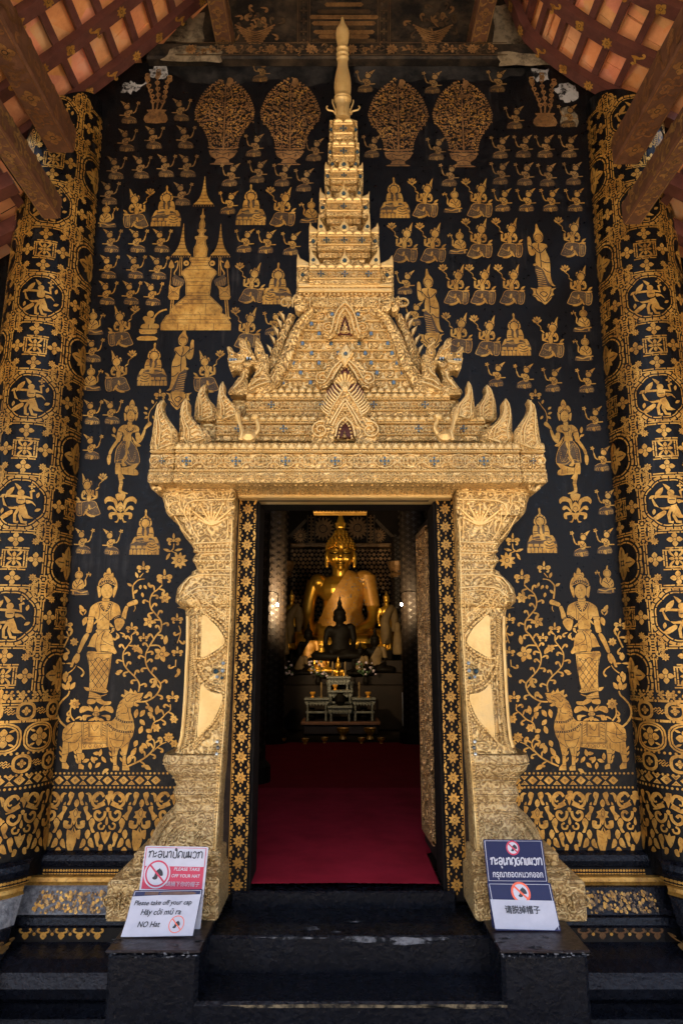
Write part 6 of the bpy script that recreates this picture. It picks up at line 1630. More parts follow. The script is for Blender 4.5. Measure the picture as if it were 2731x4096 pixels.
# ------------------------------------------------------------------ dark timber door frame with gold stencilled jambs, and the open carved leaf
YF = 3.70
frame = thing('door_frame', 'black timber door frame with gold flower bands down both jambs', 'door frame', (0, YF, FZ))
JX = {-1: (-.566, -.466), 1: (.521, .622)}
ZT = P(1365, 2012, YF).z; ZH = P(1365, 1985, YF).z
for sx in (-1, 1):
    xa, xb = JX[sx]
    b = MB(); b.box(xa, xb, YF, 4.06, FZ-.06, ZT+.03, 'frame_black', .004)
    xo = (-.66, xa-.001) if sx < 0 else (xb+.001, .72)
    b.box(xo[0], xo[1], YF+.012, YW+.1, FZ-.06, ZT+.05, 'pitch_wood', .003)
    xi = (xb+.001, xb+.012) if sx < 0 else (xa-.012, xa-.001)
    b.box(xi[0], xi[1], YF+.010, 3.95, FZ-.05, ZT+.01, 'frame_black', .003)
    # thin mitred boards at the back of the recess beside the pilaster
    j = b.build('jamb', frame)
    ik = Ink(); c = (xa+xb)/2; w = xb-xa; z = FZ+.02; per = .1005
    for q in (-1, 1):
        dots(ik, 0, 0, 0, 1, 0) if False else None
        n = int((ZT-FZ)/.0142)
        for i in range(n): ik.disk(c+q*w*.40, FZ-.02+i*.0142, .0040, 'gold', 6)
    ik.line([(xa+.003 if sx < 0 else xb-.003, FZ-.03), (xa+.003 if sx < 0 else xb-.003, (FZ+ZT)/2), (xa+.003 if sx < 0 else xb-.003, ZT)], .003, 'gold', 1)
    while z < ZT-.02:
        ik.flower(c, z, .032, 8, core=.2, wd=.42, rot=R(22.5))
        for q in (-1, 1):
            ik.leaf(c+q*w*.33, z+per*.22, R(90-q*25), .030, .013); ik.leaf(c+q*w*.33, z+per*.78, R(-90+q*25), .030, .013)
            ik.leaf(c+q*w*.31, z+per*.5, R(90+90*q), .010, .012)
        ik.leaf(c, z+.030, R(90), .016, .010); ik.leaf(c, z-.030, R(-90), .016, .010)
        z += per
    ik.mesh('flower_band', lambda x, zz_, h: (x, YF-h, zz_), j, mod=300)
b = MB(); b.box(-.66, .72, YF+.006, 4.06, ZT+.031, ZH+.14, 'frame_black', .004); b.box(-.47, .49, YF-.012, YF+.02, ZT+.012, ZT+.075, 'pitch_wood', .008)
hd = b.build('head_board', frame)
ik = Ink()
for k in range(60):
    t = (k+.5)/60; x = -.42+.84*t
    ik.comma(x, ZT+.045, k*2.4, .022, 1 if k % 2 else -1, 'gold_dim')
ik.disk(0, ZT+.04, .035, 'plaster', 12, .014)
ik.mesh('head_carving', lambda x, z, h: (x, YF-.012-h, z), hd)
b = MB(); b.box(-.545, .565, YF-.02, 4.06, P(1365, 3640, 3.68).z-.02, FZ-.005, 'lacquer_low', .008); b.build('sill', frame)

leaf_t = thing('door_leaf', 'carved gilt door leaf swung open into the hall at the right', 'door', (.54, 4.06, FZ))
b = MB()
dL, dth = .46, .05
a0 = R(87.5)
def dframe(u, t, z):                                    # u along leaf from hinge, t thickness
    return (.535+.0-math.cos(a0)*u-math.sin(a0)*t*0-(t if True else 0), 4.07+math.sin(a0)*u, z)
def dbox(mb, u0, u1, t0, t1, z0, z1, m):
    v = [dframe(u, t, z) for z in (z0, z1) for t in (t0, t1) for u in (u0, u1)]
    mb.add(v, [(0, 2, 3, 1), (4, 5, 7, 6), (0, 1, 5, 4), (2, 6, 7, 3), (0, 4, 6, 2), (1, 3, 7, 5)], m)
dbox(b, 0, dL, -.05, 0, FZ+.01, ZT+.0, 'pitch_wood'); b.build('leaf_board', leaf_t)
b = MB(); dbox(b, .05, dL-.04, 0, .012, FZ+.10, ZT-.07, 'carved_wood')
rnd = random.Random(8)
for i in range(110):
    z = FZ+.14+(ZT-FZ-.26)*(i+.5)/110; u = rnd.uniform(.09, dL-.08); r = rnd.uniform(.02, .045); a1 = rnd.random()*6.3
    b.ridge([(u+r*(1-.7*k/9)*math.cos(a1+k*.65), z+r*(1-.7*k/9)*math.sin(a1+k*.65)) for k in range(10)], .013, .018, lambda x, y, h: dframe(x, .012+h, y), 'carved_wood')
for u0, u1, z0, z1 in ((.04, .065, FZ+.1, ZT-.06), (dL-.06, dL-.03, FZ+.1, ZT-.06), (.04, dL-.03, FZ+.09, FZ+.115), (.04, dL-.03, ZT-.08, ZT-.05), (.04, dL-.03, FZ+.47, FZ+.49)): dbox(b, u0, u1, .012, .024, z0, z1, 'carved_wood')
b.build('carved_panel', leaf_t)

# ------------------------------------------------------------------ steps and the two blocks beside them
Z1 = 1.75-1.231; Z2 = 1.75-1.379; Z3 = .19
st = thing('entrance_steps', 'chipped black lacquered steps rising to the doorway', 'steps', (0, 3.2, 0))
xl, xr = P(800, 3800, 3.3).x, P(2000, 3800, 3.3).x
b = MB(); b.box(xl, xr, 3.335, 3.9, 0, Z1, 'lacquer_low', .012); b.build('upper_step', st)
b = MB(); b.box(xl-.02, xr+.02, 3.083, 3.33, 0, Z2, 'lacquer_low', .012); b.build('middle_step', st)
b = MB(); b.box(xl-.3, xr+.3, 2.78, 3.08, 0, Z3, 'lacquer_low', .015); b.build('lower_step', st)
ik = Ink(); rnd = random.Random(12)
def chip(ik, x, z, w, h, m, seed):
    r = random.Random(seed); ik.poly([(x+w*math.cos(R(30*k))*r.uniform(.5, 1.1), z+h*math.sin(R(30*k))*r.uniform(.5, 1.1)) for k in range(12)], m, 2)
def each(ik, name, fr, parent):
    for e in ik.e:
        one = Ink(); one.e = [e]; one.mesh(name, fr, parent)
for x, z, w, h in ((.10, Z1-.012, .16, .014), (.30, Z1-.02, .10, .02), (-.2, Z1-.006, .2, .006), (.42, Z1-.01, .08, .008)): chip(ik, x, z, w, h, 'scuffed', int(x*100)+50)
each(ik, 'edge_wear', lambda x, z, h: (x, 3.334-h, z), st)
ik = Ink()
for x, y, w, h in ((-.14, 3.42, .06, .022), (.06, 3.5, .035, .012), (-.02, 3.38, .03, .01)): chip(ik, x, y, w, h, 'scuffed', int(y*100))
each(ik, 'flaked_patch', lambda x, y, h: (x, y, Z1+h), st)
ik = Ink()
chip(ik, -.05, Z2-.012, .62, .008, 'scuffed_warm', 4); chip(ik, .5, Z2-.012, .3, .010, 'scuffed_warm', 8)
each(ik, 'edge_wear', lambda x, z, h: (x, 3.082-h, z), st)
ZPD = 1.75-1.187
for sx in (-1, 1):
    a, c = (P(430, 3830, 3.08).x, P(795, 3830, 3.08).x) if sx < 0 else (P(2005, 3830, 3.08).x, P(2352, 3830, 3.08).x)
    t = thing('step_block', 'squat black block flanking the steps, %s' % ('under the red and white notice' if sx < 0 else 'under the navy blue notices'), 'plinth', ((a+c)/2, 3.1, 0), 'blocks flanking the steps')
    b = MB()
    n = 12; rr = random.Random(4+sx)
    b.box(a, c, 3.08, 3.78, 0, ZPD-.012, 'lacquer_low', .016); b.box(a-.008, c+.008, 3.072, 3.78, ZPD-.012, ZPD, 'lacquer_red', .005)
    o = b.build('block', t)
    ik = Ink()
    for k in range(26):
        x = a+(c-a)*rr.random(); chip(ik, x, ZPD-.012+rr.uniform(-.012, .006), rr.uniform(.004, .012), rr.uniform(.002, .005), 'scuffed', k)
    each(ik, 'edge_wear', lambda x, z, h: (x, 3.071-h, z), o)
    ik = Ink()
    for k in range(6): chip(ik, a+(c-a)*rr.random(), 3.09+.14*rr.random(), .03*rr.random()+.008, .010, 'scuffed', 40+k)
    each(ik, 'flaked_patch', lambda x, y, h: (x, y, ZPD+h), o)

# ------------------------------------------------------------------ carpet
b = MB(); n = 24
rings = []
for k, y in enumerate((3.74, 3.76, 3.85, 4.3, 5.2, 6.2, 7.5, 9.2)):
    w = .480 if k < 3 else (.50 if k < 4 else 1.35)
    e = .010 if k else .0
    rings.append([(-w+.02 if k < 3 else -w, y, FZ+.001), (-w+.01, y, FZ+.012+e*.3), (0, y+.0, FZ+.016), (w-.01 if k > 2 else w+.01, y, FZ+.012+e*.3), (w+.02 if k < 3 else w, y, FZ+.001)])
b.loft(rings[:6], 'carpet', False, False); b.loft(rings[5:], 'carpet_shade', False, False)
cp = b.build('red_carpet', None, origin=(0, 5, FZ)); tag(cp, 'crimson carpet running from the doorway into the dim hall', 'carpet')
# ------------------------------------------------------------------ inside the hall
def blob(name, parts, m, voxel, parent=None, sm=6, origin=None):
    """one continuous body grown from overlapping ellipsoids and tapered limbs"""
    b = MB()
    for p in parts:
        if p[0] == 'e':
            _, c, r = p; n, k = 16, 10
            b.loft([[(c[0]+r[0]*math.sin(math.pi*i/k)*math.cos(2*math.pi*j/n), c[1]+r[1]*math.sin(math.pi*i/k)*math.sin(2*math.pi*j/n), c[2]+r[2]*math.cos(math.pi*i/k)) for j in range(n)] for i in range(k+1)], m, True, False)
        elif p[0] == 'l':
            _, path, rad = p; b.tube(smooth3(path, 4), [v for v in lerp_r(rad, 4)], m, 12)
    o = b.build(name, parent, smooth=True, origin=origin)
    md = o.modifiers.new('one_skin', 'REMESH'); md.mode = 'VOXEL'; md.voxel_size = voxel; md.use_smooth_shade = True
    md2 = o.modifiers.new('soften', 'SMOOTH'); md2.factor = .5; md2.iterations = sm
    return o
def smooth3(p, k):
    n = len(p); o = []
    for i in range(n-1):
        a, b, c, d = (Vector(p[max(i-1, 0)]), Vector(p[i]), Vector(p[i+1]), Vector(p[min(i+2, n-1)]))
        for q in range(k):
            t = q/k; o.append(.5*(2*b+(c-a)*t+(2*a-5*b+4*c-d)*t*t+(3*b-a-3*c+d)*t**3))
    o.append(Vector(p[-1])); return o
def lerp_r(r, k):
    o = []
    for a, b in zip(r, r[1:]): o += [a+(b-a)*q/k for q in range(k)]
    return o+[r[-1]]
def seated(base, s, m, mrobe, name, label, group=None, voxel=.02, fine=False, robe=True):
    """seated figure, hands at the knee and lap; s = height of the figure without the flame"""
    x0, y0, z0 = base
    t = thing(name, label, 'statue', base, group)
    q = lambda x, y, z: (x0+x*s, y0+y*s, z0+z*s)
    e = lambda x, y, z, a, b, c: ('e', q(x, y, z), (a*s, b*s, c*s))
    l = lambda pp, rr: ('l', [q(*v) for v in pp], [r*s for r in rr])
    parts = [e(0, .05, .14, .30, .2, .14), e(0, .03, .33, .145, .11, .22), e(0, .02, .49, .19, .112, .12), e(-.175, .02, .545, .075, .078, .07), e(.175, .02, .545, .075, .078, .07),
             l([(0, .02, .52), (0, .01, .60), (0, .0, .66)], [.085, .066, .066]), e(0, -.005, .76, .098, .108, .128), e(0, -.01, .695, .07, .085, .055),
             l([(-.205, .02, .55), (-.245, .01, .40), (-.250, -.03, .25), (-.235, -.16, .13), (-.22, -.22, .08)], [.062, .053, .046, .038, .03]),
             l([(.205, .02, .55), (.245, .01, .40), (.245, -.05, .25), (.14, -.19, .17), (.02, -.23, .15)], [.062, .053, .046, .038, .03]),
             l([(-.12, .02, .10), (-.36, -.06, .08), (-.42, -.14, .065), (-.20, -.25, .06), (.12, -.24, .06)], [.10, .10, .085, .07, .045]),
             l([(.12, .02, .10), (.36, -.06, .08), (.42, -.14, .065), (.20, -.22, .075), (-.10, -.20, .085)], [.10, .10, .085, .07, .045])]
    if fine:                                            # hands: separate fingers over the knee and in the lap
        for k in range(4): parts.append(l([(-.245+.018*k, -.235, .075), (-.248+.018*k, -.262, .035), (-.250+.018*k, -.262, -.02+.006*abs(k-1.4))], [.011, .010, .008]))
        parts.append(l([(-.19, -.21, .085), (-.165, -.235, .06)], [.012, .008]))
        for k in range(4): parts.append(l([(.03, -.25+.02*k, .155), (-.03, -.255+.022*k, .158), (-.075-.01*(k % 2), -.25+.022*k, .152)], [.011, .010, .008]))
        # face
        parts += [l([(0, -.098, .79), (0, -.128, .745), (0, -.128, .735)], [.012, .020, .018]), e(0, -.102, .69, .030, .018, .009), e(0, -.10, .674, .026, .016, .008), e(0, -.085, .65, .028, .022, .018),
                  l([(-.015, -.104, .785), (-.045, -.101, .797), (-.078, -.075, .785)], [.006, .007, .004]), l([(.015, -.104, .785), (.045, -.101, .797), (.078, -.075, .785)], [.006, .007, .004]),
                  e(-.042, -.092, .768, .026, .014, .010), e(.042, -.092, .768, .026, .014, .010), e(-.055, -.075, .72, .03, .03, .03), e(.055, -.075, .72, .03, .03, .03)]
    for sg in (-1, 1): parts.append(l([(sg*.100, .0, .79), (sg*.112, .0, .74), (sg*.108, -.005, .66)], [.018, .016, .014]))
    body = blob('body', parts, m, voxel*s, t, 3)
    hb = MB(); h0 = q(0, .0, .80)
    hb.lathe((h0[0], h0[1]+.01*s, h0[2]), [(.104*s, -.01*s), (.113*s, .02*s), (.106*s, .06*s), (.08*s, .095*s), (.058*s, .115*s), (.052*s, .14*s), (.035*s, .17*s), (.02*s, .18*s)], m, 18, 1, 1.08)
    if fine:
        rnd = random.Random(2)
        for r_, z_ in ((.113, .01), (.112, .032), (.107, .054), (.096, .074), (.08, .094), (.062, .112), (.054, .13), (.045, .15)):
            n = int(r_*190)
            for k in range(n):
                a = 2*math.pi*k/n+z_*40
                hb.ball((h0[0]+r_*s*math.cos(a), h0[1]+.01*s+r_*1.08*s*math.sin(a), h0[2]+z_*s), .011*s, m, 5, 3)
    hb.build('hair', t)
    if fine:
        lb = MB()  # dark arcs for lids, nose and mouth; brow shade drawn in as colour
        for pp, rr in (([(-.082, -.085, .768), (-.045, -.112, .757), (-.014, -.112, .766)], .0042), ([(.082, -.085, .768), (.045, -.112, .757), (.014, -.112, .766)], .0042), ([(-.032, -.112, .683), (0, -.124, .681), (.032, -.112, .683)], .0036), ([(-.085, -.082, .797), (-.045, -.108, .808), (-.012, -.112, .795)], .003), ([(.085, -.082, .797), (.045, -.108, .808), (.012, -.112, .795)], .003), ([(-.02, -.128, .727), (0, -.132, .722), (.02, -.128, .727)], .003)):
            lb.tube(smooth3([q(*v) for v in pp], 4), rr*s, 'bronze_dark', 6)
        lb.build('face_lines', t)
    fb = MB(); fb.lathe((h0[0], h0[1]+.01*s, h0[2]), [(.03*s, .17*s), (.044*s, .19*s), (.034*s, .23*s), (.018*s, .27*s), (.010*s, .31*s), (.002*s, .36*s)], m, 10, 1, .5)
    if fine:
        for k in (-2, -1, 1, 2): fb.tube([(h0[0]+k*.012*s, h0[1], h0[2]+.18*s), (h0[0]+k*.018*s, h0[1], h0[2]+.22*s), (h0[0]+k*.010*s, h0[1], h0[2]+.27*s-.02*abs(k)*s)], [.010*s, .009*s, .002*s], m, 6)
    fb.build('flame', t)
    if robe:
        tab = [(.10, .24, .17), (.20, .205, .155), (.33, .165, .135), (.42, .19, .138), (.50, .21, .135), (.56, .20, .125), (.60, .17, .11), (.635, .10, .09)]
        def wv(z):
            for (z0_, a, b_), (z1_, c_, d_) in zip(tab, tab[1:]):
                if z <= z1_: f = max(0, (z-z0_)/(z1_-z0_)); return a+(c_-a)*f, b_+(d_-b_)*f
            return tab[-1][1:]
        rings = []
        for i in range(27):
            z = .10+.535*i/26; wx, wy = wv(z); xd = max(-wx*.97, -.19+.24*((z-.20)/.43)**1.15 if z > .2 else -.19); ring = []
            a0_ = math.acos(max(-1, min(1, xd/wx)))
            for k in range(29):
                a = a0_*(1-k/28)-R(70)*(k/28)
                fold = 1+.020*math.sin((math.cos(a)*1.3+z*2.4)*46)+.012*math.sin((math.cos(a)-z*1.2)*80)
                ring.append(q(wx*math.cos(a)*fold, .02-wy*math.sin(a)*fold, z))
            rings.append(ring)
        mb = MB(); mb.loft(rings, mrobe, False, False)
        mb.loft([[q(.205+.045*f+.074*math.cos(k*math.pi/8)*(1-.2*f), .02-.03*f+.085*math.sin(k*math.pi/8)*(1-.2*f), .60-.24*f) for k in range(16)] for f in (0, .15, .35, .55, .75, 1)], mrobe, True, False)
        mb.ball(q(.185, .02, .568), .090*s, mrobe, 14, 8, .95, .85)
        ob_ = mb.build('robe', t, smooth=True)
    return t
BY = 12.6
bz = P(1358, 2612, BY).z
bx = P(1362, 2400, BY).x
hh = (P(1358, 2115, BY).z-bz)/.975
big = seated((bx, BY, bz), hh, 'statue_gold', 'robe', 'buddha_statue', 'large gilded seated buddha statue draped in an orange robe, facing the doorway', None, .0065, True)
ik = Ink(); rnd = random.Random(6)                      # sequins on the robe
sq = MB()
for i in range(150):
    a = rnd.random(); w = rnd.uniform(-1, 1)
    z = .18+.40*a; x = (-.15+.24*((z-.2)/.43) if z > .2 else -.15)+(.33 if z < .5 else .26)*(w*.5+.5); yy = .02-.142*math.sqrt(max(.05, 1-(x/.24)**2))
    sq.ball((bx+hh*x, BY+hh*(yy-.012), bz+hh*z), .009, 'gem_pale', 5, 3)
sq.build('sequins', big)['kind'] = 'stuff'
# throne of stacked mouldings
thr = thing('altar_throne', 'dark tiered throne carrying the large gilded buddha', 'altar', (bx, BY, FZ))
b = MB(); H = bz-FZ
for k, (w, z0, z1) in enumerate(((1.30, 0, .22), (1.18, .22, .42), (1.04, .42, .60), (1.12, .60, .78), (1.22, .78, 1.0))):
    b.box(bx-w, bx+w, BY-.62+.05*k, BY+.9, FZ+H*z0, FZ+H*z1-.002, 'hall_dark' if k % 2 else 'lacquer_red', .02)
b.build('pedestal', thr)
# attendant images
def standing(base, hgt, name, label, m='statue_gold', mrobe='robe_pale', group=None):
    x0, y0, z0 = base; s = hgt; t = thing(name, label, 'statue', base, group)
    q = lambda x, y, z: (x0+x*s, y0+y*s, z0+z*s); l = lambda pp, rr: ('l', [q(*v) for v in pp], [r*s for r in rr]); e = lambda x, y, z, a, b, c: ('e', q(x, y, z), (a*s, b*s, c*s))
    blob('body', [l([(-.05, 0, .0), (-.05, 0, .45)], [.045, .06]), l([(.05, 0, .0), (.05, 0, .45)], [.045, .06]), e(0, 0, .5, .10, .075, .12), e(0, 0, .70, .125, .075, .12), l([(0, 0, .75), (0, 0, .86)], [.05, .036]), e(0, -.005, .915, .055, .06, .07),
                  l([(-.12, 0, .77), (-.155, -.01, .60), (-.14, -.05, .46), (-.13, -.06, .42)], [.038, .032, .026, .02]), l([(.12, 0, .77), (.155, -.01, .60), (.14, -.05, .46), (.13, -.06, .42)], [.038, .032, .026, .02]), e(0, .02, .0, .11, .09, .02)], m, .012*s, t, 3)
    b = MB(); b.lathe(q(0, .0, .95), [(.058*s, -.01*s), (.055*s, .03*s), (.03*s, .055*s), (.02*s, .08*s), (.004*s, .13*s)], m, 12); b.build('hair', t)
    blob('robe', [l([(.11, -.01, .79), (.04, -.075, .70), (-.03, -.08, .55), (-.02, -.07, .30), (.0, -.05, .12)], [.055, .07, .085, .10, .10]), l([(.13, 0, .76), (.15, -.03, .55), (.13, -.05, .32)], [.06, .075, .04])], mrobe, .014*s, t, 3)
    return t
for px, py0, py1, Y, lb in ((1166, 2372, 2600, 11.9, 'slim standing gilded image in a pale robe, left of the large buddha'), (1545, 2378, 2600, 11.9, 'slim standing gilded image in a pale robe, right of the large buddha')):
    z1 = P(px, py0, Y).z; z0 = P(px, py1, Y).z; standing((P(px, 2400, Y).x, Y, z0), (z1-z0)/1.02, 'standing_image', lb, group='standing attendant images')
def small_seated(px, py0, py1, Y, m, label, group, robe=None):
    z1, z0 = P(px, py0, Y).z, P(px, py1, Y).z
    return seated((P(px, py1, Y).x, Y, z0), (z1-z0)/1.16, m, robe or m, 'small_image', label, group, .03, False, robe is not None)
small_seated(1358, 2378, 2640, 11.2, 'bronze_dark', 'dark seated bronze image silhouetted against the large buddha', 'smaller seated images', 'bronze_dark')
small_seated(1232, 2480, 2660, 11.3, 'bronze_dark', 'dark seated image in a yellow robe at the left of the group', 'smaller seated images', 'robe')
small_seated(1500, 2500, 2690, 11.2, 'bronze_dark', 'dark seated image in a yellow robe at the right of the group', 'smaller seated images', 'robe_pale')
small_seated(1196, 2560, 2700, 11.05, 'bronze_dark', 'low dark image in a dull robe at the lower left of the group', 'smaller seated images', 'robe_pale')
small_seated(1440, 2560, 2700, 11.0, 'bronze_dark', 'low dark image right of the silhouetted bronze image', 'smaller seated images', 'robe_pale')
small_seated(1285, 2560, 2690, 11.05, 'statue_gold', 'small gilded image left of the tiny gold image', 'smaller seated images', 'robe')
small_seated(1352, 2625, 2735, 10.9, 'statue_gold', 'tiny gold image above the pearl inlaid tables', 'smaller seated images')
for px, py0, py1, w, lb in ((1130, 2480, 2640, 30, 'pale robe draped over an image beside the left pillar'), (1590, 2500, 2640, 26, 'narrow pale robe hanging beside the right pillar')):
    Y = 11.3; a, c = P(px, py0, Y), P(px, py1, Y); s = (11.3)/FPX
    o = blob('draped_image', [('l', [(a.x, Y, a.z-.08), (a.x, Y-.05, (a.z+c.z)/2), (a.x+.01, Y-.06, c.z+.08)], [w*s*.5, w*s*.85, w*s*.95]), ('e', (a.x, Y, a.z-.02), (.06, .06, .08))], 'robe_pale' if px != 1505 else 'robe', .03, None, 3, origin=(a.x, Y, c.z))
    tag(o, lb, 'statue', 'draped images')
# altar plinths under the images so that nothing floats
pl = thing('altar_steps', 'dark stepped altar under the group of small images', 'altar', (0, 11.4, FZ))
b = MB()
for k, (y0, zt) in enumerate(((10.75, P(0, 2740, 10.9).z), (10.95, P(0, 2690, 11.2).z), (11.15, P(0, 2640, 11.3).z), (11.65, P(0, 2600, 11.9).z))):
    b.box(-1.35, 1.35, y0, 11.95, FZ+.001 if k == 0 else last, zt-.003, 'hall_dark', .01); last = zt-.003+.0005
b.build('plinth_block', pl)
# mother of pearl tables in front
def ptable(px0, px1, py0, py1, Y, label):
    a, c = P(px0, py0, Y), P(px1, py1, Y); t = thing('pearl_table', label, 'table', ((a.x+c.x)/2, Y, c.z), 'pearl inlaid altar tables')
    b = MB(); b.box(a.x-.02, c.x+.02, Y-.15, Y+.15, a.z-.03, a.z, 'pearl', .006); b.build('tabletop', t)
    for x in (a.x+.03, c.x-.03):
        for y in (Y-.11, Y+.11):
            b = MB(); b.tube([(x, y, a.z-.03), (x*1.0, y, (a.z+c.z)/2), (x, y, c.z)], [.018, .012, .018], 'pearl', 6); b.build('leg', t)
    b = MB(); n = 7; b.box(a.x, c.x, Y-.12, Y-.10, a.z-.05, a.z-.031, 'pearl', .003)
    for i in range(n):
        x = a.x+(c.x-a.x)*(i+.5)/n; b.relief([(x-.04, a.z-.05), (x+.04, a.z-.05), (x+.02, a.z-.085), (x, a.z-.11), (x-.02, a.z-.085)], Y-.11, Y-.13, .004, 'pearl')
    b.build('apron', t)
    b = MB(); b.box(a.x, c.x, Y-.11, Y-.09, c.z+.10, c.z+.13, 'pearl', .004); b.build('stretcher', t)
ptable(1224, 1312, 2790, 2880, 10.3, 'pearl inlaid altar table, left wing of the set'); ptable(1412, 1496, 2790, 2880, 10.3, 'pearl inlaid altar table, right wing of the set')
ptable(1316, 1406, 2760, 2840, 10.5, 'pearl inlaid altar table, centre of the set upper tier'); ptable(1316, 1404, 2822, 2882, 10.25, 'low pearl inlaid altar table, centre front'); ptable(1312, 1396, 2705, 2765, 10.6, 'small pearl inlaid altar table, topmost of the set')
b = MB(); a, c = P(1215, 2880, 10.35), P(1510, 2950, 10.35); b.box(a.x, c.x, 10.12, 10.72, FZ, a.z, 'lacquer_red', .02); b.box(a.x-.03, c.x+.03, 10.09, 10.73, a.z-.05, a.z-.001, 'beam_wood', .01)
tb = b.build('altar_bench', None, origin=(0, 10.4, FZ)); tag(tb, 'low red brown bench under the pearl inlaid tables', 'bench')
for px, Y in ((1316, 10.55), (1404, 10.55)):
    a = P(px, 2730, Y); zt = tb.bound_box and P(px, 2882, 10.35).z
    b = MB(); b.lathe((a.x, 10.62, zt), [(.05, 0), (.05, .04), (.03, .06), (.028, a.z-zt-.05), (.05, a.z-zt), (.05, a.z-zt+.01)], 'pearl', 10); o = b.build('candle_stand', None, origin=(a.x, 10.62, zt)); tag(o, 'white candle stand at the %s of the altar tables' % ('left' if px < 1360 else 'right'), 'candle stand', 'candle stands')
# candles and offering bowls on the floor
lab = {0: 'small glowing amber candle cup', 1: 'brass offering bowl'}
ks = [(1220, 2975, 0), (1298, 2970, 0), (1372, 2950, 1), (1446, 2972, 0), (1480, 2950, 1), (1524, 2972, 0), (1130, 2972, 0)]
for i, (px, py, k) in enumerate(ks):
    Y = YatZ(py, FZ+.02); a = P(px, py, Y); s = 1.0+.7*k
    b = MB(); b.lathe((a.x, Y, FZ), [(.03*s, 0), (.022*s, .02*s), (.02*s, .03*s), (.045*s, .06*s), (.05*s, .085*s), (.04*s, .085*s), (.03*s, .06*s)], 'candle_amber', 12)
    o = b.build('candle_cup' if not k else 'offering_bowl', None, origin=(a.x, Y, FZ)); tag(o, '%s on the carpet, %s from the left before the altar' % (lab[k], ['second', 'third', 'fourth', 'fifth', 'sixth', 'last', 'first'][i]), 'bowl', 'offering cups on the carpet')
# small things crowding the altar tables
for i, (px, py, Y, kind, lb) in enumerate(((1250, 2790, 10.3, 0, 'small brass cup on the left wing pearl table'), (1285, 2790, 10.3, 1, 'slim candle on the left wing pearl table'), (1436, 2790, 10.3, 1, 'slim candle on the right wing pearl table'), (1472, 2790, 10.3, 0, 'small brass cup on the right wing pearl table'),
                                            (1340, 2760, 10.5, 0, 'small brass cup at the left of the middle pearl table'), (1388, 2760, 10.5, 1, 'slim candle at the right of the middle pearl table'), (1330, 2705, 10.6, 1, 'slim candle at the left of the topmost pearl table'), (1380, 2705, 10.6, 1, 'slim candle at the right of the topmost pearl table'),
                                            (1360, 2822, 10.25, 2, 'dark incense urn on the low front pearl table'), (1245, 2882, 10.3, 2, 'dark jar under the left wing pearl table'), (1455, 2882, 10.3, 2, 'dark jar under the right wing pearl table'))):
    a = P(px, py, Y); b = MB(); zt = a.z+.001
    if kind == 0: b.lathe((a.x, Y, zt), [(.03, 0), (.015, .02), (.04, .06), (.042, .08)], 'candle_amber', 10)
    elif kind == 1: b.lathe((a.x, Y, zt), [(.03, 0), (.012, .02), (.012, .10), (.016, .11), (.016, .20), (.004, .22)], 'robe_pale', 8)
    else: b.lathe((a.x, Y, zt), [(.04, 0), (.08, .06), (.075, .12), (.045, .16), (.055, .18)], 'bronze_dark', 12)
    o = b.build(('brass_cup', 'candle', 'incense_urn')[kind], None, origin=(a.x, Y, zt)); tag(o, lb, ('cup', 'candle', 'urn')[kind], 'small offerings on the altar tables')
# flowers either side of the pearl tables
for px, py, lb in ((1272, 2690, 'pale flowers in a vase, left of the tiny gold image'), (1462, 2685, 'pale pink flowers in a vase, right of the tiny gold image'), (1130, 2660, 'white flowers in a vase at the far left of the altar')):
    Y = 10.85; a = P(px, py, Y); zt = P(0, 2740, 10.9).z
    t = thing('flower_vase', lb, 'vase', (a.x, Y, zt), 'flower vases on the altar'); b = MB(); b.lathe((a.x, Y, zt), [(.03, 0), (.05, .05), (.025, .12), (.04, .15)], 'bronze_dark', 10); b.build('vase', t)
    b = MB(); rnd = random.Random(px)
    for k in range(26):
        d = Vector((rnd.uniform(-.16, .16), rnd.uniform(-.08, .08), rnd.uniform(.02, .24))); b.ball((a.x+d.x, Y+d.y, zt+.12+d.z), rnd.uniform(.014, .026), 'petal' if k % 3 else 'leaf_green', 6, 4, 1, .8)
        if k % 3 == 0: b.tube([(a.x, Y, zt+.12), (a.x+d.x, Y+d.y, zt+.12+d.z)], .004, 'leaf_green', 4)
    b.build('flowers', t)
# framed notice leaning at the right
a, c = P(1608, 2770, 9.6), P(1655, 2905, 9.6); t = thing('framed_notice', 'pale framed notice standing in the shadows beside the open door leaf', 'notice', ((a.x+c.x)/2, 9.6, FZ), None)
b = MB(); b.box(a.x, c.x, 9.6, 9.63, c.z, a.z, 'paper', .004); b.build('board', t)
b = MB(); b.box(a.x+.02, c.x-.02, 9.592, 9.599, c.z+(a.z-c.z)*.45, a.z-.04, 'hall_dark', .002); b.build('picture', t)
b = MB(); b.tube([((a.x+c.x)/2, 9.64, c.z+.2), ((a.x+c.x)/2, 9.75, FZ)], .012, 'bronze_dark', 6); b.build('strut', t)
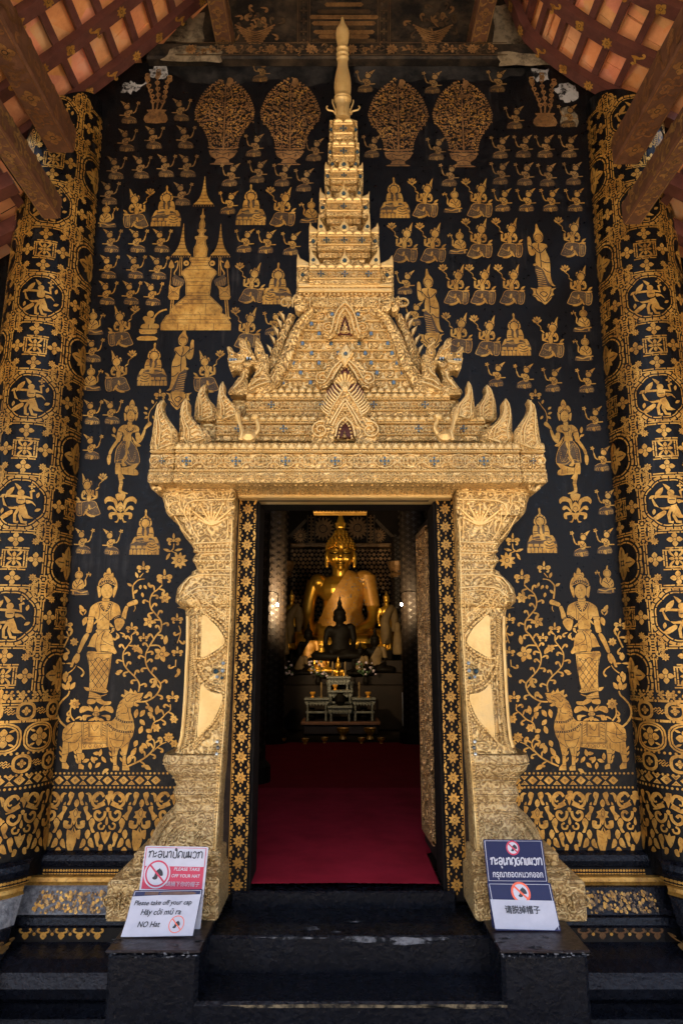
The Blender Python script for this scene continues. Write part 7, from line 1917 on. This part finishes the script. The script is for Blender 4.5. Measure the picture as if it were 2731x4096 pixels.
# pillars, screen wall, ornamental beams
for px, Y, r, lb in ((1010, 6.5, .16, 'nearer dark pillar inside the hall at the left'), (1095, 9.2, .17, 'middle dark pillar inside the hall at the left'), (1135, 12.9, .13, 'far stencilled pillar at the left of the large buddha'), (1592, 12.9, .13, 'far stencilled pillar at the right of the large buddha'), (1652, 9.2, .17, 'dark pillar inside the hall beside the framed notice')):
    x = P(px, 2300, Y).x; t = thing('hall_pillar', lb, 'pillar', (x, Y, FZ), 'pillars inside the hall')
    b = MB(); b.lathe((x, Y, FZ), [(r*1.3, 0), (r*1.3, .15), (r, .2), (r, 2.5), (r*.97, 3.3)], 'hall_dark', 20); b.build('shaft', t)
    if Y > 12: 
        b = MB(); z = P(px, 2290, Y).z; b.lathe((x, Y, z), [(r*1.05, -.1), (r*1.3, -.05), (r*1.1, 0), (r*1.5, .12), (r*1.5, .2), (r*1.1, .22)], 'gold_old', 16); b.build('capital', t)
    ik = Ink(); rnd = random.Random(px)
    for j in range(34):
        for i in range(-3, 4): 
            ik.flower(i*r*.42, .3+j*.09+(.045 if i % 2 else 0), .030, 4, 'gold_faint', ink=False)
    ik.mesh('stencil', lambda u, z, h, x=x, Y=Y, r=r: (x+(r+.004+h)*math.sin(u/r), Y-(r+.004+h)*math.cos(u/r), FZ+z), t)
b = MB(); YB = 14.6
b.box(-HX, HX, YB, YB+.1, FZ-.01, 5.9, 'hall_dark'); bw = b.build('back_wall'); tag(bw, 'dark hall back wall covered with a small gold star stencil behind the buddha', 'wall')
ik = Ink()
x0, x1, z0, z1 = P(1150, 2300, YB).x, P(1575, 2300, YB).x, P(1365, 2600, YB).z, P(1365, 2195, YB).z
nx, nz = 24, 24
for i in range(nx):
    for j in range(nz): ik.flower(x0+(x1-x0)*(i+.5+(.5 if j % 2 else 0))/nx, z0+(z1-z0)*(j+.5)/nz, .043, 6 if (i+j) % 2 else 4, 'gold_old', ink=False)
ik.mesh('star_stencil', lambda x, z, h: (x, YB-h, z), bw)
za, zb = P(1365, 2190, YB-.1).z, P(1365, 2172, YB-.1).z
b = MB(); b.box(P(1140, 2180, YB).x, P(1590, 2180, YB).x, YB-.12, YB-.001, za, zb, 'gold_old', .015); o = b.build('carved_rail', bw)
ik = Ink()
for px, py, r in ((1292, 2115, .26), (1430, 2112, .26), (1202, 2142, .17), (1512, 2142, .17)):
    p = P(px, py, YB); ik.flower(p.x, p.z, r, 16, 'gold_old', core=.3, wd=.25); 
    for k in range(24): ik.disk(p.x+r*.96*math.cos(k*.2618), p.z+r*.96*math.sin(k*.2618), r*.07, 'gold_dim', 6)
for s, xs in ((1, 1245), (-1, 1482)):
    for k in range(8):
        p = P(xs, 2070+k*14, YB); ik.flower(p.x, p.z, .06, 4, 'gold_old', ink=False)
    a, c = P(xs-14, 2060, YB), P(xs-14, 2180, YB); ik.line([(a.x, a.z), (c.x, c.z)], .03, 'gold_dim'); a, c = P(xs+14, 2060, YB), P(xs+14, 2180, YB); ik.line([(a.x, a.z), (c.x, c.z)], .03, 'gold_dim')
    a, c = P(xs-s*20, 2080, YB), P(xs-s*105, 2165, YB); ik.line([(a.x, a.z), (c.x, c.z)], .07, 'gold_dim')
for k in range(22): p = P(1150+20*k, 2181, YB-.12); ik.flower(p.x, p.z, .05, 6, 'gold_dim')
ik.mesh('gable_stencil', lambda x, z, h: (x, YB-.001-h, z), bw)
a, c = P(1253, 2028, 9.0), P(1468, 2050, 9.0); b = MB(); b.box(a.x, c.x, 9.0, 9.2, c.z, a.z, 'gold', .008); ob = b.build('gilded_beam', None, origin=(0, 9.0, c.z))
tag(ob, 'short bright gold patterned beam across the hall above the buddha', 'beam')
ik = Ink(); 
for i in range(16): x = a.x+(c.x-a.x)*(i+.5)/16; ik.flower(x, (a.z+c.z)/2, .03, 4, 'ink', ink=False); ik.disk(x+.022, a.z-.02, .006, 'ink')
ik.mesh('pattern', lambda x, z, h: (x, 9.0-h, z), ob)
b = MB(); b.box(-HX, HX, 9.0, 9.2, a.z-.001, a.z+.15, 'hall_dark'); o = b.build('tie_beam'); tag(o, 'dark tie beam spanning the hall above the gold patterned beam', 'beam')
# lit bulbs
for px, py, Y, pw, lb in ((1030, 2314, 5.2, 2, 'lit bulb hanging near the left door jamb, highest of the three bulbs'), (1110, 2420, 8.6, 70, 'lit bulb on a wall arm at the left, behind the doorway'), (1605, 2418, 8.6, 22, 'lit bulb on a wall arm at the right of the large buddha')):
    p = P(px, py, Y); t = thing('light_bulb', lb, 'bulb', tuple(p), 'lit bulbs in the hall')
    b = MB(); r = .015*Y/8.6+.002; b.lathe(tuple(p), [(.002, -r), (r*.7, -r*.7), (r, 0), (r*.7, r*.7), (r*.4, r*1.2)], 'bulb', 14); b.build('glass', t, smooth=True)
    b = MB(); b.lathe(tuple(p+Vector((0, 0, r*1.2))), [(r*.42, 0), (r*.42, r*1.2), (r*.2, r*1.4)], 'bronze_dark', 10)
    sd = -1 if px < 1300 else 1
    b.tube(smooth3([p+Vector((0, 0, r*2.4)), p+Vector((0, 0, .14)), p+Vector((sd*.12, .02, .17)), p+Vector((sd*.30, .06, .13))], 4), .006, 'bronze_dark', 5); b.build('arm', t)
    ld = bpy.data.lights.new('bulb_light', 'SPOT'); ld.energy = pw; ld.color = (1, .74, .42); ld.shadow_soft_size = .05
    ld.spot_size = R(150); ld.spot_blend = .9
    lo = bpy.data.objects.new('bulb_light', ld); link(lo, t); lo.location = (0, r*1.8, 0)
    lo.rotation_euler = (Vector((bx, BY-.3, bz+hh*.75))-p).to_track_quat('-Z', 'Y').to_euler()
# ------------------------------------------------------------------ notices leaning on the blocks
def sign_frame(c00, c10, c01, Yb, Yt):
    """corners in photo pixels: bottom-left, bottom-right, top-left; the foot stands at Yb, the top leans back to Yt"""
    o, a, b = P(*c00, Yb), P(*c10, Yb), P(*c01, Yt)
    ex, ey = a-o, b-o
    n = ex.cross(ey).normalized()
    if n.y > 0: n = -n
    return o, ex, ey, n
def plate(fr, thick, m, name, parent, r=.03, rim=None):
    o, ex, ey, n = fr; asp = ex.length/ey.length; b = MB()
    def rr(r0, ins):
        q = []
        for cx, cy, a0 in ((1-ins-r0, 1-ins-r0*asp, 0), (ins+r0, 1-ins-r0*asp, 90), (ins+r0, ins+r0*asp, 180), (1-ins-r0, ins+r0*asp, 270)):
            for k in range(4): a = R(a0+30*k); q.append((cx+r0*math.cos(a), cy+r0*asp*math.sin(a)))
        return q
    q = rr(r, 0)
    b.loft([[o+ex*u+ey*v+n*h for u, v in q] for h in (0, thick*.8)]+[[o+ex*(u*.99+.005)+ey*(v*.99+.005)+n*thick for u, v in q]], m)
    return b.build(name, parent)
def decal(fr, ik, name, parent, base, unit=1.0):
    o, ex, ey, n = fr
    return ik.mesh(name, lambda u, v, h: tuple(o+ex*u+ey*v+n*(base+h)), parent, base=.0004)
_fc = {}
def text_polys(s, bold=False):
    cu = bpy.data.curves.new('lettering', 'FONT'); cu.body = s; cu.size = 1; cu.resolution_u = 3
    if bold: cu.offset = .015
    o = bpy.data.objects.new('lettering', cu); col.objects.link(o)
    dg = bpy.context.evaluated_depsgraph_get(); me = bpy.data.meshes.new_from_object(o.evaluated_get(dg))
    vs = [(v.co.x, v.co.y) for v in me.vertices]; fs = [tuple(p.vertices) for p in me.polygons]
    bpy.data.objects.remove(o); bpy.data.curves.remove(cu); bpy.data.meshes.remove(me)
    return vs, fs
def text_on(fr, s, u0, u1, v0, h, m, name, parent, base, bold=False, shear=0.0, wob=0):
    vs, fs = text_polys(s, bold)
    if not vs: return None
    o, ex, ey, n = fr
    x0, x1 = min(v[0] for v in vs), max(v[0] for v in vs); k = (u1-u0)/(x1-x0)
    b = MB(); rnd = random.Random(len(s))
    b.add([tuple(o+ex*(u0+(x-x0)*k+shear*y*k)+ey*(v0+y*h/.72+wob*math.sin(x*5))+n*base) for x, y in vs], fs, m)
    return b.build(name, parent)
LAO = {'k': (.92, ['0,.70 .12,.95 .28,.80 .22,.45 .10,.0', '.27,.72 .50,1 .80,.92 .86,.6 .86,0']), 'a': (.50, ['0,.70 .18,.60 .40,.86', '0,.22 .18,.12 .40,.38']),
       'l': (.85, ['.08,.80 .38,1 .72,.85 .74,.35 .45,.02 .12,.18 .18,.48 .48,.50 .74,.40']), 'u': (0, ['-.45,-.18 -.38,-.35 -.30,-.48']), 'n': (.90, ['0,.95 .14,.85 .14,.10 .36,.04 .60,.30 .80,.05 .80,1']),
       'A': (.62, ['.02,.72 .22,1 .45,.85 .46,0']), 'p': (.85, ['.02,.95 .12,.80 .12,.15 .40,.0 .72,.15 .72,1.30']), 'o': (0, ['-.62,1.18 -.45,1.42 -.25,1.18 -.45,1.12 -.62,1.18']),
       'd': (.88, ['.35,.40 .20,.25 .08,.0 .05,.55 .25,.95 .55,1 .80,.75 .80,0']), 'm': (1.55, ['0,.95 .12,.80 .12,.10 .40,.05 .55,.45 .55,.95', '.55,.40 .72,.1 .85,.40 .85,.95 1.0,.85 1.0,.1 1.22,.35 1.42,.05 1.42,1']),
       'w': (.80, ['.10,.75 .35,1 .68,.80 .68,.25 .38,.0 .10,.18']), 'h': (.88, ['.30,.35 .15,.20 .05,.0 .03,.55 .25,.95 .55,1 .80,.75 .80,.10 .60,-.10 .70,-.22']), 'O': (.84, ['.66,.92 .38,1 .08,.75 .06,.28 .34,.0 .68,.22 .70,.62 .42,.58'])}
def lao(fr, word, u0, u1, v0, h, m, name, parent, base, w):
    tot = sum(LAO[c][0]+.12 for c in word if LAO[c][0]); k = (u1-u0)/tot; ik = Ink(); x = u0; asp = fr[1].length/fr[2].length
    ik.T = lambda a, b: (a, b)
    o, ex, ey, n = fr; L1, L2 = ex.length, ey.length
    for c in word:
        for st in LAO[c][1]:
            p = [((x+a*k)*L1, (v0+b*h)*L2) for a, b in pts(st)]; ik.line(p, w*L1, m, 4)
        if LAO[c][0]: x += (LAO[c][0]+.12)*k
    return ik.mesh(name, lambda a, b, hh: tuple(o+ex*(a/L1)+ey*(b/L2)+n*(base+hh)), parent, base=.0004)
def ring(ik, u, v, r0, r1, asp, m, n=28):
    for k in range(n):
        a, b = 2*math.pi*k/n, 2*math.pi*(k+1)/n
        ik.poly([(u+r0*math.cos(a), v+r0*asp*math.sin(a)), (u+r1*math.cos(a), v+r1*asp*math.sin(a)), (u+r1*math.cos(b), v+r1*asp*math.sin(b)), (u+r0*math.cos(b), v+r0*asp*math.sin(b))], m, 1)
def cap(ik, u, v, s, asp, m='sign_black'):
    q = [(-.62, -.42), (-.40, -.22), (-.30, .20), (-.05, .48), (.18, .56), (.42, .46), (.62, .18), (.64, -.18), (.30, -.20), (.08, -.24), (-.02, -.52), (-.25, -.62), (-.48, -.58)]
    ik.poly([(u+x*s, v+y*s*asp) for x, y in q], m, 3); ik.disk(u+.20*s, v+.60*s*asp, .06*s, m, 8, .06*s*asp)
def slash(ik, u, v, r, asp, w, m):
    c = math.cos(R(40)); s = math.sin(R(47)); ik.poly([(u-r*c-w*.7, v+r*s*asp-w*.5*asp), (u-r*c+w*.7, v+r*s*asp+w*.5*asp), (u+r*c+w*.7, v-r*s*asp+w*.5*asp), (u+r*c-w*.7, v-r*s*asp-w*.5*asp)], m, 1)
# red and white notice (its foot stands behind the paper board)
Yb = 3.24
f1 = sign_frame((558, 3562), (817, 3567), (583, 3383), 3.335, 3.385); asp = f1[1].length/f1[2].length
t = thing('hat_notice', 'white and crimson notice with a struck out cap, words PLEASE TAKE OFF YOUR HAT', 'notice', tuple(f1[0]), 'hat notices on the step blocks')
# its foot reaches the block behind the board in front
o, ex, ey, n = f1; drop = (o.z-ZPD-.003)/ey.z; f1b = (o-ey*drop, ex, ey*(1+drop), n)
plate(f1b, .004, 'white_sign', 'panel', t, .025)
ik = Ink(); ik.poly([(.03, .035), (.965, .035), (.965, .545), (.03, .545)], 'sign_red', 1)
for p in (((.028, .54), (.028, .965)), ((.967, .54), (.967, .965)), ((.028, .965), (.967, .965))): ik.line([p[0], p[1]], .011, 'sign_red', 1)
decal(f1, ik, 'red_field', t, .0045)
ik = Ink(); ik.disk(.245, .38, .205, 'white_sign', 32, .205*asp); ring(ik, .245, .38, .160, .185, asp, 'sign_red'); cap(ik, .255, .37, .125, asp); slash(ik, .245, .38, .165, asp, .016, 'sign_red')
decal(f1, ik, 'no_hat_symbol', t, .0062)
lao(f1, 'kalunApodmwk', .075, .93, .735, .15, 'sign_black', 'lao_words', t, .005, .016)
text_on(f1, 'PLEASE TAKE', .50, .90, .455, .072, 'white_sign', 'english_words', t, .0062, True, .12)
text_on(f1, 'OFF YOUR HAT', .47, .91, .305, .072, 'white_sign', 'english_words', t, .0062, True, .12)
text_on(f1, '請摘下你的帽子', .40, .92, .115, .085, 'paper', 'chinese_words', t, .0062, False, .05)
# hand lettered paper on a navy board
f2 = sign_frame((487, 3753), (772, 3748), (538, 3566), YatZ(3750, ZPD), YatZ(3750, ZPD)+.075); asp = f2[1].length/f2[2].length
o, ex, ey, n = f2
dz = ZPD+.0015-o.z; f2 = (o+Vector((0, 0, dz)), ex, ey, n)
t = thing('paper_notice', 'hand lettered white paper on a navy board reading NO Hat, leaning below the red notice', 'notice', tuple(f2[0]), 'hat notices on the step blocks')
plate(f2, .004, 'sign_navy', 'board', t, .02)
ik = Ink(); ring_ = [((.02, .97), (.98, .97)), ((.02, .97), (.02, .88)), ((.98, .97), (.98, .88))]
for a, b in ring_: ik.line([a, b], .008, 'white_sign', 1)
ik.poly([(.17, .89), (.37, .89), (.37, .955), (.17, .955)], 'beam_wood', 1); ik.poly([(.42, .885), (.88, .885), (.86, .945), (.44, .95)], 'beam_wood', 2)
decal(f2, ik, 'board_edge', t, .0045)
ik = Ink(); ik.poly([(-.008, .0), (.2, -.004), (.6, .0), (1.0, -.002), (.995, .4), (.99, .72), (.99, .885), (.7, .875), (.4, .88), (.0, .86), (.008, .4)], 'paper', 1)
decal(f2, ik, 'paper_sheet', t, .006)
text_on(f2, 'Please take off your cap', .06, .88, .665, .105, 'sign_black', 'hand_lettering', t, .0095, True, .18, .004)
text_on(f2, 'Hãy cởi mũ ra', .19, .76, .455, .125, 'sign_black', 'hand_lettering', t, .0095, True, .16, .004)
text_on(f2, 'NO Hat', .19, .50, .195, .125, 'sign_black', 'hand_lettering', t, .0095, True, .16, .004)
ik = Ink(); ring(ik, .735, .245, .098, .108, asp, 'sign_orange'); cap(ik, .735, .24, .075, asp); slash(ik, .735, .245, .09, asp, .008, 'sign_orange'); decal(f2, ik, 'no_hat_symbol', t, .0068)
# navy notices at the right: the upper stands behind the lower
f3 = sign_frame((1948, 3528), (2190, 3530), (1930, 3357), 3.345, 3.39); asp = f3[1].length/f3[2].length
o, ex, ey, n = f3; drop = (o.z-ZPD-.003)/ey.z; f3b = (o-ey*drop, ex, ey*(1+drop), n)
t = thing('lao_notice', 'navy blue notice with two lines of white lettering and a small struck out cap', 'notice', tuple(f3[0]), 'hat notices on the step blocks')
plate(f3b, .004, 'sign_navy', 'panel', t, .02)
ik = Ink()
for a, b in (((.025, .03), (.975, .03)), ((.975, .03), (.975, .965)), ((.975, .965), (.025, .965)), ((.025, .965), (.025, .03))): ik.line([a, b], .009, 'white_sign', 1)
ring(ik, .485, .80, .088, .112, asp, 'sign_red'); ik.disk(.485, .80, .088, 'white_sign', 24, .088*asp); cap(ik, .50, .80, .085, asp); slash(ik, .485, .80, .095, asp, .014, 'sign_red')
decal(f3, ik, 'no_hat_symbol', t, .0045)
lao(f3, 'kalunAhOdmwk', .09, .95, .40, .165, 'white_sign', 'lao_words', t, .0052, .021)
text_on(f3, 'กรุณาถอดหมวกออก', .10, .93, .115, .150, 'white_sign', 'thai_words', t, .0056, True)
f4 = sign_frame((1980, 3722), (2242, 3725), (1946, 3528), YatZ(3724, ZPD), YatZ(3724, ZPD)+.07); asp = f4[1].length/f4[2].length
o, ex, ey, n = f4; dz = ZPD+.0015-o.z; f4 = (o+Vector((0, 0, dz)), ex, ey, n)
t = thing('chinese_notice', 'navy notice half covered by white paper with one hand written Chinese line', 'notice', tuple(f4[0]), 'hat notices on the step blocks')
plate(f4, .004, 'sign_navy', 'board', t, .02)
ik = Ink()
for a, b in (((.03, .96), (.97, .96)), ((.03, .96), (.03, .03)), ((.97, .96), (.97, .03))): ik.line([a, b], .009, 'white_sign', 1)
ring(ik, .50, .785, .118, .150, asp, 'sign_orange'); ik.disk(.50, .785, .118, 'white_sign', 26, .118*asp); cap(ik, .52, .79, .11, asp); slash(ik, .50, .785, .125, asp, .018, 'sign_orange')
decal(f4, ik, 'no_hat_symbol', t, .0045)
ik = Ink(); ik.poly([(.0, .035), (.90, .02), (.985, .12), (.985, .62), (.6, .625), (.0, .635)], 'paper', 1); decal(f4, ik, 'paper_sheet', t, .0062)
text_on(f4, '请脱掉帽子', .20, .74, .36, .13, 'sign_black', 'hand_lettering', t, .0105, True, .0, .004)
